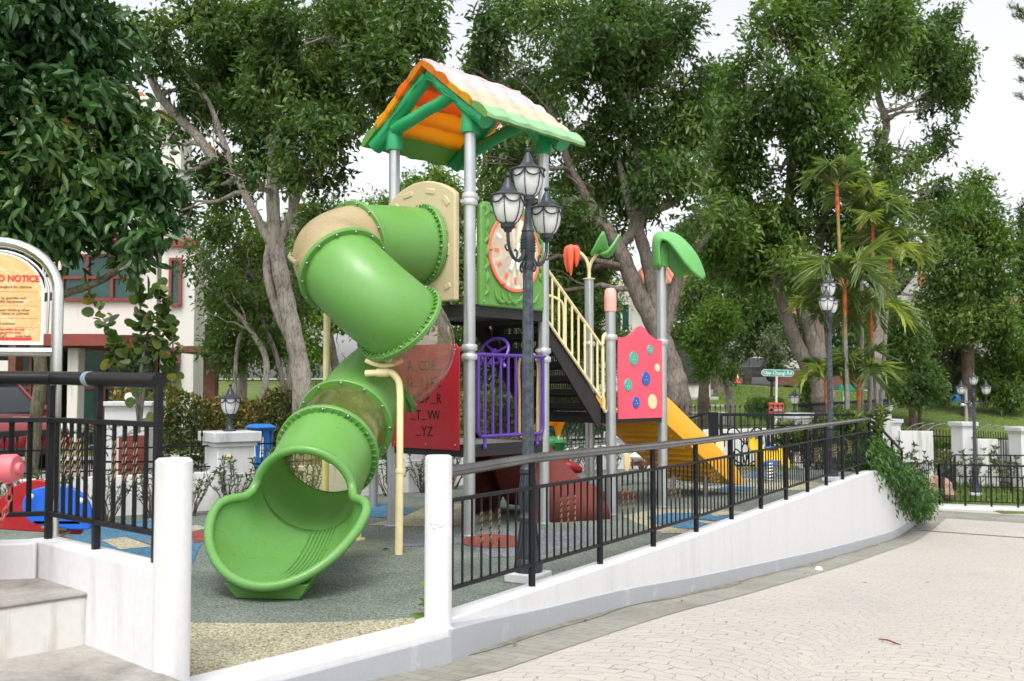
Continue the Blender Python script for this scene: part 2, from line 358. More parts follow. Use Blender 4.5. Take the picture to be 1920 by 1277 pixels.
# ------------------------------------------------------------------ mesh builder
ORG = {}
class MB:
    def __init__(s): s.v = []; s.f = []; s.m = []
    def add(s, vs, fs, mi=0):
        o = len(s.v); s.v.extend([V(p) for p in vs])
        for f in fs: s.f.append([i + o for i in f]); s.m.append(mi)
        return s
    def obox(s, o, ux, uy, uz, mi=0):
        """box from corner o with full edge vectors"""
        o, ux, uy, uz = V(o), V(ux), V(uy), V(uz)
        p = [o, o + ux, o + ux + uy, o + uy]; p += [q + uz for q in p]
        f = [(0, 3, 2, 1), (4, 5, 6, 7), (0, 1, 5, 4), (1, 2, 6, 5), (2, 3, 7, 6), (3, 0, 4, 7)]
        if ux.cross(uy).dot(uz) < 0: f = [tuple(reversed(q)) for q in f]
        return s.add(p, f, mi)
    def box(s, c, size, rz=0, mi=0):
        ca, sa = math.cos(rz), math.sin(rz)
        ux, uy, uz = V((ca, sa, 0)) * size[0], V((-sa, ca, 0)) * size[1], V((0, 0, size[2]))
        return s.obox(V(c) - ux / 2 - uy / 2 - uz / 2, ux, uy, uz, mi)
    def beam(s, a, b, w, h, up=(0, 0, 1), mi=0):
        a, b = V(a), V(b); d = b - a; u = V(up)
        sd = d.cross(u)
        if sd.length < 1e-6: sd = d.cross(V((0, 1, 0)))
        sd.normalize(); u2 = sd.cross(d).normalized()
        return s.obox(a - sd * w / 2 - u2 * h / 2, d, sd * w, u2 * h, mi)
    def tube(s, path, r, seg=10, closed=False, caps=True, mi=0, twist=0.0, sq=None):
        path = [V(p) for p in path]; n = len(path)
        rr = r if isinstance(r, (list, tuple)) else [r] * n
        tans = []
        for i in range(n):
            if closed: t = path[(i + 1) % n] - path[i - 1]
            else: t = path[min(i + 1, n - 1)] - path[max(i - 1, 0)]
            tans.append(t.normalized() if t.length > 1e-9 else V((0, 0, 1)))
        ref = V((0, 0, 1)) if abs(tans[0].z) < .9 else V((1, 0, 0))
        nx = (ref - tans[0] * ref.dot(tans[0])).normalized()
        vs = []; fs = []
        for i in range(n):
            nx = (nx - tans[i] * nx.dot(tans[i]))
            nx = nx.normalized() if nx.length > 1e-9 else tans[i].orthogonal().normalized()
            ny = tans[i].cross(nx)
            for k in range(seg):
                a = 2 * PI * k / seg + twist * i
                vs.append(path[i] + (nx * math.cos(a) + ny * math.sin(a)) * rr[i])
        for i in range(n if closed else n - 1):
            j = (i + 1) % n
            for k in range(seg):
                k2 = (k + 1) % seg
                fs.append((i * seg + k, i * seg + k2, j * seg + k2, j * seg + k))
        if caps and not closed:
            fs.append(tuple(reversed(range(seg)))); fs.append(tuple(range((n - 1) * seg, n * seg)))
        return s.add(vs, fs, mi)
    def cyl(s, a, b, r, seg=14, mi=0, r2=None): return s.tube([a, b], [r, r if r2 is None else r2], seg, mi=mi)
    def lathe(s, prof, c=(0, 0, 0), seg=20, mi=0, ax=None, caps=True):
        """profile of (radius, height) turned about the vertical (or ax) through c"""
        c = V(c)
        if ax is None: ex, ey, ez = V((1, 0, 0)), V((0, 1, 0)), V((0, 0, 1))
        else:
            ez = V(ax).normalized(); ex = ez.orthogonal().normalized(); ey = ez.cross(ex)
        vs = []; fs = []
        for (r, h) in prof:
            for k in range(seg):
                a = 2 * PI * k / seg
                vs.append(c + ex * (r * math.cos(a)) + ey * (r * math.sin(a)) + ez * h)
        n = len(prof)
        for i in range(n - 1):
            for k in range(seg):
                k2 = (k + 1) % seg
                fs.append((i * seg + k, i * seg + k2, (i + 1) * seg + k2, (i + 1) * seg + k))
        if caps and prof[0][0] > 1e-4: fs.append(tuple(reversed(range(seg))))
        if caps and prof[-1][0] > 1e-4: fs.append(tuple(range((n - 1) * seg, n * seg)))
        return s.add(vs, fs, mi)
    def ball(s, c, r, seg=14, rings=8, sc=(1, 1, 1), mi=0):
        c = V(c); vs = []; fs = []
        for i in range(rings + 1):
            th = PI * i / rings
            for k in range(seg):
                a = 2 * PI * k / seg
                vs.append(c + V((math.sin(th) * math.cos(a) * sc[0], math.sin(th) * math.sin(a) * sc[1], math.cos(th) * sc[2])) * r)
        for i in range(rings):
            for k in range(seg):
                k2 = (k + 1) % seg
                fs.append((i * seg + k, (i + 1) * seg + k, (i + 1) * seg + k2, i * seg + k2))
        return s.add(vs, fs, mi)
    def prism(s, poly, o, ux, uy, depth, mi=0):
        """2-D polygon in the plane (ux, uy) at o, thickened by depth along ux x uy"""
        o, ux, uy = V(o), V(ux), V(uy); n = ux.cross(uy).normalized() * depth
        m = len(poly); A = [o + ux * p[0] + uy * p[1] for p in poly]; B = [p + n for p in A]
        ar = sum(poly[i][0] * poly[(i + 1) % m][1] - poly[(i + 1) % m][0] * poly[i][1] for i in range(m))
        fs = [tuple(reversed(range(m))), tuple(range(m, 2 * m))] + [(i, (i + 1) % m, m + (i + 1) % m, m + i) for i in range(m)]
        if (ar < 0) != (depth < 0): fs = [tuple(reversed(f)) for f in fs]
        return s.add(A + B, fs, mi)
    def grid(s, rows, mi=0, flip=False):
        nr, nc = len(rows), len(rows[0]); vs = [p for r in rows for p in r]; fs = []
        for i in range(nr - 1):
            for j in range(nc - 1):
                f = (i * nc + j, i * nc + j + 1, (i + 1) * nc + j + 1, (i + 1) * nc + j)
                fs.append(tuple(reversed(f)) if flip else f)
        return s.add(vs, fs, mi)
    def build(s, name, mats, parent=None, bevel=0, sharp=38, solid=0, sub=0, label=None, cat=None, kind=None, group=None, bseg=2):
        me = bpy.data.meshes.new(name)
        o = bpy.data.objects.new(name, me); COL.objects.link(o)
        org = V((0, 0, 0)); par = parent
        while par is not None:
            org = org + V(ORG.get(par.name, (0, 0, 0))); par = par.parent
        me.from_pydata([tuple(p - org) for p in s.v], [], s.f); me.update()
        for m in (mats if isinstance(mats, (list, tuple)) else [mats]): me.materials.append(m)
        me.polygons.foreach_set('material_index', s.m)
        me.polygons.foreach_set('use_smooth', [True] * len(me.polygons))
        me.set_sharp_from_angle(angle=R_(sharp))
        if parent is not None: o.parent = parent
        if sub:
            md = o.modifiers.new('sub', 'SUBSURF'); md.levels = sub; md.render_levels = sub
        if solid:
            md = o.modifiers.new('solid', 'SOLIDIFY'); md.thickness = solid; md.offset = 0
        if bevel:
            md = o.modifiers.new('bevel', 'BEVEL'); md.width = bevel; md.segments = bseg; md.limit_method = 'ANGLE'
            md.angle_limit = R_(35)
        if label: o['label'] = label
        if cat: o['category'] = cat
        if kind: o['kind'] = kind
        if group: o['group'] = group
        return o
def thing(name, label, cat, loc=(0, 0, 0), group=None):
    o = bpy.data.objects.new(name, None); COL.objects.link(o); o.location = loc
    o.empty_display_size = .2
    o['label'] = label; o['category'] = cat
    if group: o['group'] = group
    ORG[o.name] = V(loc)
    return o
def copy_tree(o, parent=None):
    c = o.copy(); COL.objects.link(c)
    if parent is not None: c.parent = parent; c.matrix_parent_inverse = o.matrix_parent_inverse
    for ch in list(o.children): copy_tree(ch, c)
    return c
def dup(root, loc, rz=0, label=None, sc=1.0):
    c = copy_tree(root); c.location = loc; c.rotation_euler = (0, 0, rz); c.scale = (sc, sc, sc)
    if label: c['label'] = label
    return c
def clone(o, parent, off):
    """another of the same part, moved by off"""
    c = o.copy(); COL.objects.link(c); c.parent = parent; c.location = V(o.location) + V(off)
    return c
def lettering(body, o, ux, uy, size, mat, parent, name='lettering', ext=.002, align='LEFT', bold=0, sx=1.0):
    cu = bpy.data.curves.new(name, 'FONT'); cu.body = body; cu.size = size; cu.extrude = ext; cu.align_x = align
    cu.offset = bold; cu.resolution_u = 3
    tmp = bpy.data.objects.new('tmp_text', cu); COL.objects.link(tmp)
    dg = bpy.context.evaluated_depsgraph_get(); dg.update()
    me = bpy.data.meshes.new_from_object(tmp.evaluated_get(dg))
    bpy.data.objects.remove(tmp); bpy.data.curves.remove(cu)
    ux, uy = V(ux).normalized(), V(uy).normalized(); n = ux.cross(uy)
    org = V((0, 0, 0)); par = parent
    while par is not None: org = org + V(ORG.get(par.name, (0, 0, 0))); par = par.parent
    for vv in me.vertices: vv.co = V(o) + ux * vv.co.x * sx + uy * vv.co.y + n * vv.co.z - org
    me.materials.clear(); me.materials.append(mat); me.name = name
    ob = bpy.data.objects.new(name, me); COL.objects.link(ob)
    if parent is not None: ob.parent = parent
    return ob
def cr(pts, n=8, closed=False):
    """Catmull-Rom curve through points"""
    pts = [V(p) for p in pts]; out = []
    m = len(pts)
    for i in range(m if closed else m - 1):
        if closed: p0, p1, p2, p3 = pts[i - 1], pts[i], pts[(i + 1) % m], pts[(i + 2) % m]
        else:
            p1, p2 = pts[i], pts[i + 1]
            p0 = pts[i - 1] if i > 0 else p1 * 2 - p2
            p3 = pts[i + 2] if i + 2 < m else p2 * 2 - p1
        for k in range(n):
            t = k / n
            out.append(.5 * ((2 * p1) + (p2 - p0) * t + (2 * p0 - 5 * p1 + 4 * p2 - p3) * t * t + (3 * p1 - p0 - 3 * p2 + p3) * t ** 3))
    if not closed: out.append(pts[-1].copy())
    return out
def interp(tab, x):
    if x <= tab[0][0]: return tab[0][1]
    for (a, b), (c, d) in zip(tab, tab[1:]):
        if x <= c: return b + (d - b) * (x - a) / (c - a)
    return tab[-1][1]
def sstep(a, b, x):
    t = min(1, max(0, (x - a) / (b - a))); return t * t * (3 - 2 * t)

# ------------------------------------------------------------------ foliage
def leafcloud(name, pts, dirs, length, width, mat, parent=None, seed=0, fold=.22, curl=.18, tint=None, upbias=.6, outline=None, **kw):
    """one small folded leaf at every point, as one mesh"""
    rng = np.random.default_rng(seed); n = len(pts)
    pts = np.asarray(pts, float); d = np.asarray(dirs, float)
    d /= np.linalg.norm(d, axis=1, keepdims=True) + 1e-9
    nr = rng.normal(size=(n, 3)); nr[:, 2] += upbias * 1.6
    nr -= d * np.sum(nr * d, axis=1, keepdims=True); nr /= np.linalg.norm(nr, axis=1, keepdims=True) + 1e-9
    sd = np.cross(d, nr)
    ln = length * rng.uniform(.5, 1.38, (n, 1)); w = width * rng.uniform(.75, 1.2, (n, 1))
    base = pts; tip = pts + d * ln - nr * ln * curl
    if outline is None: outline = [(.42, 1.0)]
    side = []
    for sg in (1, -1):
        row = []
        for (t_, wf) in outline:
            row.append(pts + d * ln * t_ - nr * ln * curl * t_ * t_ + sg * sd * w * .5 * wf + nr * w * fold * wf)
        side.append(row if sg > 0 else row[::-1])
    ring = [base] + side[0] + [tip] + side[1]; m = len(ring); ko = len(outline)
    vs = np.stack(ring, axis=1).reshape(-1, 3)
    org = V((0, 0, 0)); par = parent
    while par is not None: org = org + V(ORG.get(par.name, (0, 0, 0))); par = par.parent
    vs -= np.array(org)
    idx = np.arange(n)[:, None] * m
    local = []
    for q in range(ko):   # each half fans from the midrib
        local += [0, q + 1, q + 2]
    for q in range(ko):
        local += [0, ko + 1 + q, ko + 2 + q]
    local = np.array(local); local[local >= m] = 0
    tri = (idx + local[None, :]).reshape(-1); per_leaf = len(local) // 3
    me = bpy.data.meshes.new(name)
    me.vertices.add(len(vs)); me.vertices.foreach_set('co', vs.reshape(-1))
    me.loops.add(len(tri)); me.loops.foreach_set('vertex_index', tri.astype(np.int32))
    me.polygons.add(len(tri) // 3)
    me.polygons.foreach_set('loop_start', np.arange(0, len(tri), 3, dtype=np.int32))
    me.update(calc_edges=True)
    at_ = me.attributes.new('tint', 'FLOAT', 'FACE')
    t = tint if tint is not None else rng.uniform(0, 1, n)
    at_.data.foreach_set('value', np.repeat(np.clip(t, 0, 1), per_leaf).astype(np.float32))
    me.materials.append(mat)
    o = bpy.data.objects.new(name, me); COL.objects.link(o)
    if parent is not None: o.parent = parent
    for k, v in kw.items(): o[k] = v
    return o
def crown_points(blobs, n, seed, per=9, spread=.16, shell=.45, gap=.25, gfreq=1.2, droop=.35, flat=1.0):
    """leaf positions gathered on twigs spread through ellipsoid clumps; a slow
    3-D field leaves holes between the clumps"""
    rng = np.random.default_rng(seed)
    B = np.array([list(c) + list(r) for c, r in blobs], float)
    w = (B[:, 3] * B[:, 4] * B[:, 5]) ** (2 / 3.); w /= w.sum()
    nt = int(n / per)
    ks = rng.normal(size=(12, 3)) * gfreq * 2.0; ks[7:] *= .35; ph = rng.uniform(0, 6.28, 12)
    kt = rng.normal(size=(5, 3)) * gfreq * .8; pt = rng.uniform(0, 6.28, 5)
    C = np.zeros((0, 3)); O = np.zeros((0, 3)); tries = 0
    while len(C) < nt and tries < 12:
        i = rng.choice(len(B), nt, p=w)
        u = rng.normal(size=(nt, 3)); u /= np.linalg.norm(u, axis=1, keepdims=True)
        r = (shell + (1 - shell) * rng.uniform(0, 1, (nt, 1)) ** .7) * rng.uniform(.72, 1.12, (nt, 1))
        p = B[i, :3] + u * r * B[i, 3:]
        f = np.sin(p @ ks.T + ph).sum(axis=1) / 12 ** .5 * 1.4
        ok = f > (-1.2 + gap * 2.4)
        C = np.concatenate([C, p[ok]]); O = np.concatenate([O, u[ok]]); tries += 1
    C = C[:nt]; O = O[:nt]; nt = len(C)
    tw = rng.normal(size=(nt, 3)) * .6 + O; tw[:, 2] -= droop * .5; tw /= np.linalg.norm(tw, axis=1, keepdims=True)
    P = np.repeat(C, per, axis=0); T = np.repeat(tw, per, axis=0)
    k = np.tile(np.linspace(-1, 1, per), nt)[:, None]
    P = P + T * k * spread * 1.3 + rng.normal(size=P.shape) * spread * .45
    D = T * .7 + rng.normal(size=P.shape) * .75; D[:, 2] -= droop
    ct = np.clip(rng.beta(2.0, 2.8, nt) * .7 + .20 + .20 * np.sin(C @ kt.T + pt).sum(axis=1) / 1.6, 0, 1)
    tint = np.repeat(ct, per) * .65 + rng.uniform(0, .35, nt * per)
    return P, D, tint, C
LEAF = {}
LEAF['dark'] = leafmat('leaf_dark_glossy', [(0, (.034, .062, .020)), (.4, (.070, .136, .034)), (.75, (.128, .212, .052)), (1, (.28, .32, .10))], .44, .40, .45)
LEAF['big'] = leafmat('leaf_large_glossy', [(0, (.016, .048, .016)), (.45, (.040, .105, .028)), (.8, (.080, .170, .042)), (.97, (.17, .25, .055)), (1, (.45, .22, .04))], .26, .32, .45)
LEAF['mid'] = leafmat('leaf_mid_green', [(0, (.042, .080, .022)), (.4, (.090, .168, .034)), (.75, (.162, .256, .050)), (1, (.31, .35, .08))], .44, .42, .45)
LEAF['fresh'] = leafmat('leaf_fresh_green', [(0, (.045, .105, .018)), (.45, (.105, .21, .030)), (.8, (.19, .31, .045)), (1, (.30, .38, .07))], .36, .42, .38)
LEAF['hedge'] = leafmat('leaf_hedge_bronze', [(0, (.03, .05, .014)), (.35, (.075, .105, .022)), (.58, (.16, .17, .03)), (.8, (.34, .22, .04)), (1, (.42, .14, .05))], .28, .45)
LEAF['olive'] = leafmat('leaf_grey_olive', [(0, (.045, .07, .035)), (.5, (.10, .14, .065)), (1, (.20, .24, .12))], .3, .5)
LEAF['sea'] = leafmat('leaf_seagrape', [(0, (.05, .10, .03)), (.5, (.12, .20, .06)), (.85, (.23, .30, .10)), (.95, (.40, .38, .09)), (1, (.50, .14, .05))], .3, .42)
LEAF['palm'] = leafmat('palm_leaflet', [(0, (.10, .17, .075)), (.4, (.20, .28, .11)), (.75, (.34, .42, .11)), (1, (.55, .55, .11))], .45, .4)
LEAF['fern'] = leafmat('leaf_cascade', [(0, (.022, .065, .016)), (.45, (.055, .14, .026)), (.8, (.115, .23, .038)), (1, (.19, .31, .06))], .28, .42, .4)

def branch_path(a, b, seed, wob=.12, n=7, sag=0):
    rg = random.Random(seed); a, b = V(a), V(b); Ln = (b - a).length; out = []
    for i in range(n + 1):
        t = i / n; p = a.lerp(b, t)
        k = math.sin(PI * t) * Ln * wob
        out.append(p + V((rg.uniform(-1, 1), rg.uniform(-1, 1), rg.uniform(-.6, 1) + sag)) * k * (.6 if 0 < i < n else 0))
    return out
def tree(name, label, base, trunks, blobs, nleaf, leaf, lsize, seed, bark='bark', group=None, gap=.25, per=9, spread=.16,
         droop=.35, limbs=True, cat='tree', gfreq=1.2, shell=.4, twigs=5, limb_r=.05, outline=None):
    """tapered trunk(s) given as (path, radii), limbs out to every clump, twigs and leaves"""
    t = thing(name, label, cat, base, group)
    mb = MB(); rg = random.Random(seed)
    nodes_ = []
    for path, radii in trunks:
        pp = cr(path, 6); n = len(pp)
        rr = [interp([(i / (len(radii) - 1), r) for i, r in enumerate(radii)], k / (n - 1)) * (1 + .06 * math.sin(k * 1.9 + seed)) for k in range(n)]
        mb.tube(pp, rr, 12)
        for k in range(int(n * .4), n): nodes_.append((pp[k], rr[k]))
    if limbs and blobs:
        for bi, (c, r) in enumerate(blobs):
            c = V(c)
            best = min(nodes_, key=lambda q: (q[0] - c).length + max(0, q[0].z - c.z) * 1.5)
            pth = branch_path(best[0], c, seed * 31 + bi, .10, 6)
            r0 = min(best[1] * .7, limb_r * (1 + .5 * rg.random()))
            mb.tube(pth, [r0 * (1 - .75 * i / 6) for i in range(7)], 7)
            for q in range(twigs):
                u = V((rg.gauss(0, 1), rg.gauss(0, 1), rg.gauss(.2, 1))).normalized()
                e = c + V((u.x * r[0], u.y * r[1], u.z * r[2])) * .85
                k = rg.randint(3, 6)
                mb.tube(branch_path(pth[k], e, seed * 97 + bi * 11 + q, .12, 4), [r0 * .32 * (1 - .7 * i / 4) for i in range(5)], 5, caps=False)
    tr = mb.build('trunk', M[bark], t, sharp=60)
    if nleaf:
        P, D, tint, _ = crown_points(blobs, nleaf, seed, per, spread, shell, gap, gfreq, droop)
        leafcloud('crown', P, D, lsize, lsize * .42, LEAF[leaf], t, seed, tint=tint, outline=outline)
    return t
def blob(u, v, ru, rv, Y, k=1.0, dy=0):
    c = at(u, v, Y + dy); s = Y / FPX
    return (c, (ru * s, max(ru, rv) * s * k, rv * s))
# ================================================================== SETTING
KD = V((.503, .864, 0)); KN = V((.864, -.503, 0)); K0 = V((-.42, 5.73, 0))   # ramp wall line, its outward side
def sp(s, t, z=0): return K0 + KD * s + KN * t + V((0, 0, z))
ZP = [(-8, -.045), (-1.6, -.055), (0, -.13), (2.5, -.31), (4.23, -.49), (9.07, -.92), (11.5, -1.11), (15, -1.38), (17, -1.42), (60, -1.42)]
def zplaza(s):
    return (interp(ZP, s - .5) + interp(ZP, s) + interp(ZP, s + .5)) / 3
def t0(s): return .19 * s if s < 0 else 0.0
# terrain out to the horizon
def hter(x, y):
    h0 = interp([(-1e4, 0), (33, 0), (62, 1.9), (90, 2.4), (1e4, 2.4)], y)
    h0 *= 1 - .42 * sstep(8, 26, x)
    low = sstep(5.6, 8.6, x) * (1 - sstep(33, 44, y))
    h = h0 * (1 - low) - 1.33 * low
    s = (x - K0.x) * KD.x + (y - K0.y) * KD.y; t = (x - K0.x) * KN.x + (y - K0.y) * KN.y
    if t > t0(s) - 1.6 and y < 26: h = min(h, zplaza(s) - (.22 if s < 20.4 else -.02))
    elif h > -.05 and y < 30: h = h - .10
    return h
def axis(lo, hi, core0, core1, step):
    a = list(np.arange(core0, core1 + 1e-6, step)); b = []
    x = core1; d = step
    while x < hi: d *= 1.35; x += d; b.append(min(x, hi))
    x = core0; d = step; c = []
    while x > lo: d *= 1.35; x -= d; c.append(max(x, lo))
    return c[::-1] + a + b
XS = axis(-700, 700, -16, 30, .8); YS = axis(-120, 1500, 2, 66, .8)
mb = MB(); mb.grid([[V((x, y, hter(x, y))) for x in XS] for y in YS])
mb.build('ground', M['grass'], kind='structure', sharp=180)
# roads behind the park fence
def strip(name, pts, width, mat, dz, n=8):
    pp = cr(pts, n); rows = []
    for i, p in enumerate(pp):
        d = (pp[min(i + 1, len(pp) - 1)] - pp[max(i - 1, 0)]); d.z = 0; d.normalize()
        sd = V((d.y, -d.x, 0)) * width / 2; row = []
        for k in (-1, -.5, 0, .5, 1):
            q = p + sd * k; row.append(V((q.x, q.y, hter(q.x, q.y) + dz)))
        rows.append(row)
    m_ = MB(); m_.grid(rows, flip=True); return m_.build(name, mat, kind='structure', sharp=180)
strip('road', [(-40, 13.5, 0), (-16, 14.8, 0), (-6, 17.2, 0), (0, 22.5, 0), (6, 28.2, 0), (14, 32.5, 0), (60, 37, 0)], 5.0, M['asphalt'], .055)
strip('footpath', [(-30, 17.4, 0), (-9, 20.6, 0), (-2, 26.4, 0), (5, 31.8, 0), (14, 36.2, 0), (60, 41, 0)], 1.2, M['path'], .075)
strip('upper_road', [(-30, 66, 0), (10, 66, 0), (60, 64, 0)], 6.5, M['path'], .09)
# flight of path steps on the slope (left of the far lawn)
mb = MB()
for i in range(6):
    p = at(1310 - i * 7, 772 - i * 14, 42 + i * 3.2)
    mb.box((p.x, p.y, p.z - .5), (2.6, 3.4, 1.0), R_(-12))
mb.build('steps', M['path'], kind='structure')

# rubber playground floor: a slab at z = 0 with patches laid on it
A = V((.652, .758, 0)); B = V((-.758, .652, 0)); P1 = V((-.41, 9.6, 0))
corner = sp(13.2, -.1)
floor_poly = [sp(-1.9, -.55), sp(0, -.12), corner, V((5.6, 17.7, 0)), V((3.4, 17.9, 0)), V((1.4, 17.4, 0)), V((-.9, 14.9, 0)), V((-3.3, 11.95, 0)), V((-6.4, 10.4, 0)), V((-7.4, 8.2, 0)), V((-2.6, 5.5, 0)), V((-1.75, 4.5, 0))]
mb = MB(); mb.prism([(p.x, p.y) for p in floor_poly], (0, 0, -.12), (1, 0, 0), (0, 1, 0), .12)
mb.build('playground_floor', M['ep_sage'], kind='structure')
def patch(px, mat, lvl, ell=None, world=None):
    if world: pts = [V(p) for p in world]
    elif ell:
        u, v, ru, rv = ell
        pts = [gnd(u + ru * math.cos(a) * (1 + .03 * math.sin(3 * a)), v + rv * math.sin(a)) for a in [2 * PI * i / 40 for i in range(40)]]
    else: pts = [gnd(u, v) for u, v in px]
    if not world:   # keep inside the ramp wall
        pts = [p - KN * max(0, (p - K0).dot(KN) + .15) for p in pts]
    m_ = MB()
    ar = sum(pts[i].x * pts[(i + 1) % len(pts)].y - pts[(i + 1) % len(pts)].x * pts[i].y for i in range(len(pts)))
    if ar < 0: pts = pts[::-1]
    m_.add([(p.x, p.y, .004 * lvl) for p in pts], [tuple(range(len(pts)))])
    m_.build('rubber_patch', M['ep_' + mat], kind='structure')
g = gnd
edge = [g(u, v) for u, v in ((255, 1150), (363, 1169), (500, 1170), (640, 1167), (790, 1159), (838, 1150))]
patch(None, 'beige', 1, world=edge + [sp(-.02, -.125), sp(-1.85, -.55), V((-1.78, 4.6, 0))])
patch([(120, 985), (300, 975), (385, 985), (392, 1006), (372, 1030), (362, 1058), (300, 1062), (150, 1040)], 'blue', 1)
patch([(190, 1014), (235, 1008), (285, 1026), (225, 1032)], 'beige', 2)
patch([(255, 1012), (305, 1016), (330, 1030), (287, 1024)], 'sage', 2)
patch([(352, 1000), (392, 994), (404, 1012), (366, 1020)], 'red', 2)
patch([(340, 990), (370, 986), (392, 991), (360, 998)], 'beige', 2)
patch(None, 'blue', 1, ell=(715, 958, 56, 13))
patch([(690, 985), (760, 968), (800, 950), (880, 944), (960, 955), (900, 980), (830, 988)], 'beige', 1)
patch([(725, 1010), (800, 1012), (900, 998), (1000, 996), (1100, 992), (1140, 1000), (1080, 1024), (1000, 1044), (920, 1046), (870, 1020), (800, 1024), (735, 1026)], 'lav', 1)
patch(None, 'red', 2, ell=(925, 1016, 58, 13))
patch(None, 'red', 1, ell=(1120, 929, 80, 8))
patch([(1165, 968), (1230, 955), (1330, 955), (1420, 962), (1450, 975), (1420, 990), (1330, 1004), (1240, 1000)], 'beige', 1)
patch([(1212, 970), (1260, 962), (1330, 964), (1345, 972), (1300, 978), (1350, 986), (1320, 996), (1262, 990), (1232, 984)], 'blue', 2)
patch([(1300, 974), (1390, 964), (1430, 968), (1350, 980)], 'blue', 3)
patch([(1270, 905), (1360, 896), (1480, 900), (1560, 908), (1500, 920), (1380, 918), (1300, 915)], 'beige', 1)
patch([(1310, 908), (1370, 902), (1380, 908), (1330, 912)], 'blue', 2)
patch([(1360, 912), (1420, 914), (1400, 921), (1340, 919)], 'blue', 2)
patch([(1340, 893), (1440, 888), (1470, 892), (1380, 897)], 'blue', 2)

# plaza with its darker paved margin along the wall
Ss = [-9 + .6 * i for i in range(56)]
def zpl(s, t): return zplaza(s) - .004 * max(0, t)
mb = MB(); mb.grid([[sp(s, t0(s) + .0 + t, zpl(s, t)) for t in (0, .5, 1, 2, 4, 8, 16, 30)] for s in Ss])
mb.build('plaza', M['cobble'], kind='structure', sharp=180)
mb = MB(); mb.grid([[sp(s, t0(s) + t, zpl(s, t) + .004) for t in (0.0, .15, .30, .42)] for s in Ss if s < 20.7])
mb.build('pavement_border', M['border'], kind='structure', sharp=180)
mb = MB(); mb.grid([[sp(s, t0(s) + t, zpl(s, t) + .008) for t in (0.0, .07 + .03 * math.sin(s * 1.7) + .02 * math.sin(s * 4.1))] for s in [-2 + .2 * i for i in range(110)]])
mb.build('dirt_strip', M['dirt'], kind='structure', sharp=180)
mb = MB(); mb.grid([[sp(s, t, zpl(s, t) + .004) for t in (.43, 2, 6, 14, 30)] for s in (19.0, 19.6, 20.4)])
mb.build('pavement_border', M['border'], kind='structure', sharp=180)
mb = MB(); mb.grid([[sp(s, t, zpl(s, t) + .008) for t in (.12, 2, 6, 14, 30)] for s in (16.55, 16.61)])
mb.build('drain_channel', M['deck'], kind='structure')

# ------------------------------------------------------------------ kerb and white ramp wall
WT = .16   # wall thickness
kb = thing('kerb', 'low white kerb with grey face across the playground entrance between the two round pillars', 'kerb', sp(-.9, -.3))
mb = MB(); a0 = K0 + (V((-1.51, 4.5, 0)) - K0) * .98; kd = (a0 - K0).normalized(); kn = V((-kd.y, kd.x, 0))
if kn.dot(KN) < 0: kn = -kn
mb.obox(K0 - kn * .15 - kd * .03 + V((0, 0, -.2)), (a0 - K0) * 1.7, kn * .25, V((0, 0, .26))); mb.build('kerb_top', M['white'], kb, bevel=.012)
mb = MB(); mb.obox(K0 + kn * .102 + V((0, 0, -.3)), (a0 - K0) * 1.7, kn * .011, V((0, 0, .32))); mb.build('kerb_face', M['greyskirt'], kb, bevel=.005)
rw = thing('ramp_wall', 'long smooth white ramp wall growing taller downhill, with a grey skirting band', 'wall', sp(6, 0))
def ztop(s):
    return interp([(0, .075), (1.5, .06), (4, .03), (13.1, .02), (13.5, -.02), (18.7, -1.22), (19.3, -1.30)], s)
Sw = [0 + .35 * i for i in range(38)] + [13.15, 13.4, 14, 15, 16, 17, 18, 18.6, 19.2]
prof = []
for s in Sw:
    zt, zb = ztop(s), zplaza(s) - .15; zt = max(zt, zb + .05)
    prof.append([sp(s, 0, zb), sp(s, 0, zt - .012), sp(s, -.012, zt), sp(s, -WT + .012, zt), sp(s, -WT, zt - .012), sp(s, -WT, min(zb, -.15))])
mb = MB(); mb.grid(prof, flip=True)
mb.add(prof[0], [(0, 1, 2, 3, 4, 5)]); mb.add(prof[-1], [(5, 4, 3, 2, 1, 0)])
mb.build('wall_body', M['whitewall'], rw, sharp=40)
sk = []
for s in [-.035] + Sw + [19.6]:
    zb = zplaza(s); of = interp([(0, .112), (.35, .07), (1.1, .016), (2, .012)], s); tz_ = zb + .14 + max(0, .048 * (1 - max(s, 0) / 1.2)); sk.append([sp(s, 0.0, zb - .1), sp(s, of, zb - .1), sp(s, of, tz_ - .004), sp(s, of - .004, tz_), sp(s, 0.0, tz_ + .003)])
mb = MB(); mb.grid(sk, flip=True); mb.add(sk[0], [(0, 1, 2, 3, 4)])
mb.build('skirting', M['greyskirt'], rw, sharp=40)
# round white pillars
def pillar(c, z0, z1, r, label):
    m_ = MB(); m_.lathe([(r, 0), (r, z1 - z0 - .012), (r - .012, z1 - z0), (0, z1 - z0)], (c.x, c.y, z0), 40)
    return m_.build('round_pillar', M['white'], label=label, cat='pillar')
pr = pillar(K0 + V((-.002, .02, 0)), .03, 1.02, .078, 'white round pillar with a chipped spot, at the start of the long black ramp railing')
mb = MB(); q = K0 + V((-.012, -.062, .66)); mb.ball(q, .034, 7, 5, (1, .16, .8)); mb.ball(q + V((.024, .003, -.014)), .026, 6, 5, (.8, .2, 1.1)); mb.ball(q + V((-.008, .002, -.03)), .018, 5, 4, (.8, .2, 1.2))
ch = mb.build('plaster_patch', M['white'], None, sharp=20); ch.parent = pr
pl = pillar(V((-1.52, 4.5, 0)), -.2, 1.09, .081, 'nearest white round pillar, at the top of the concrete steps')

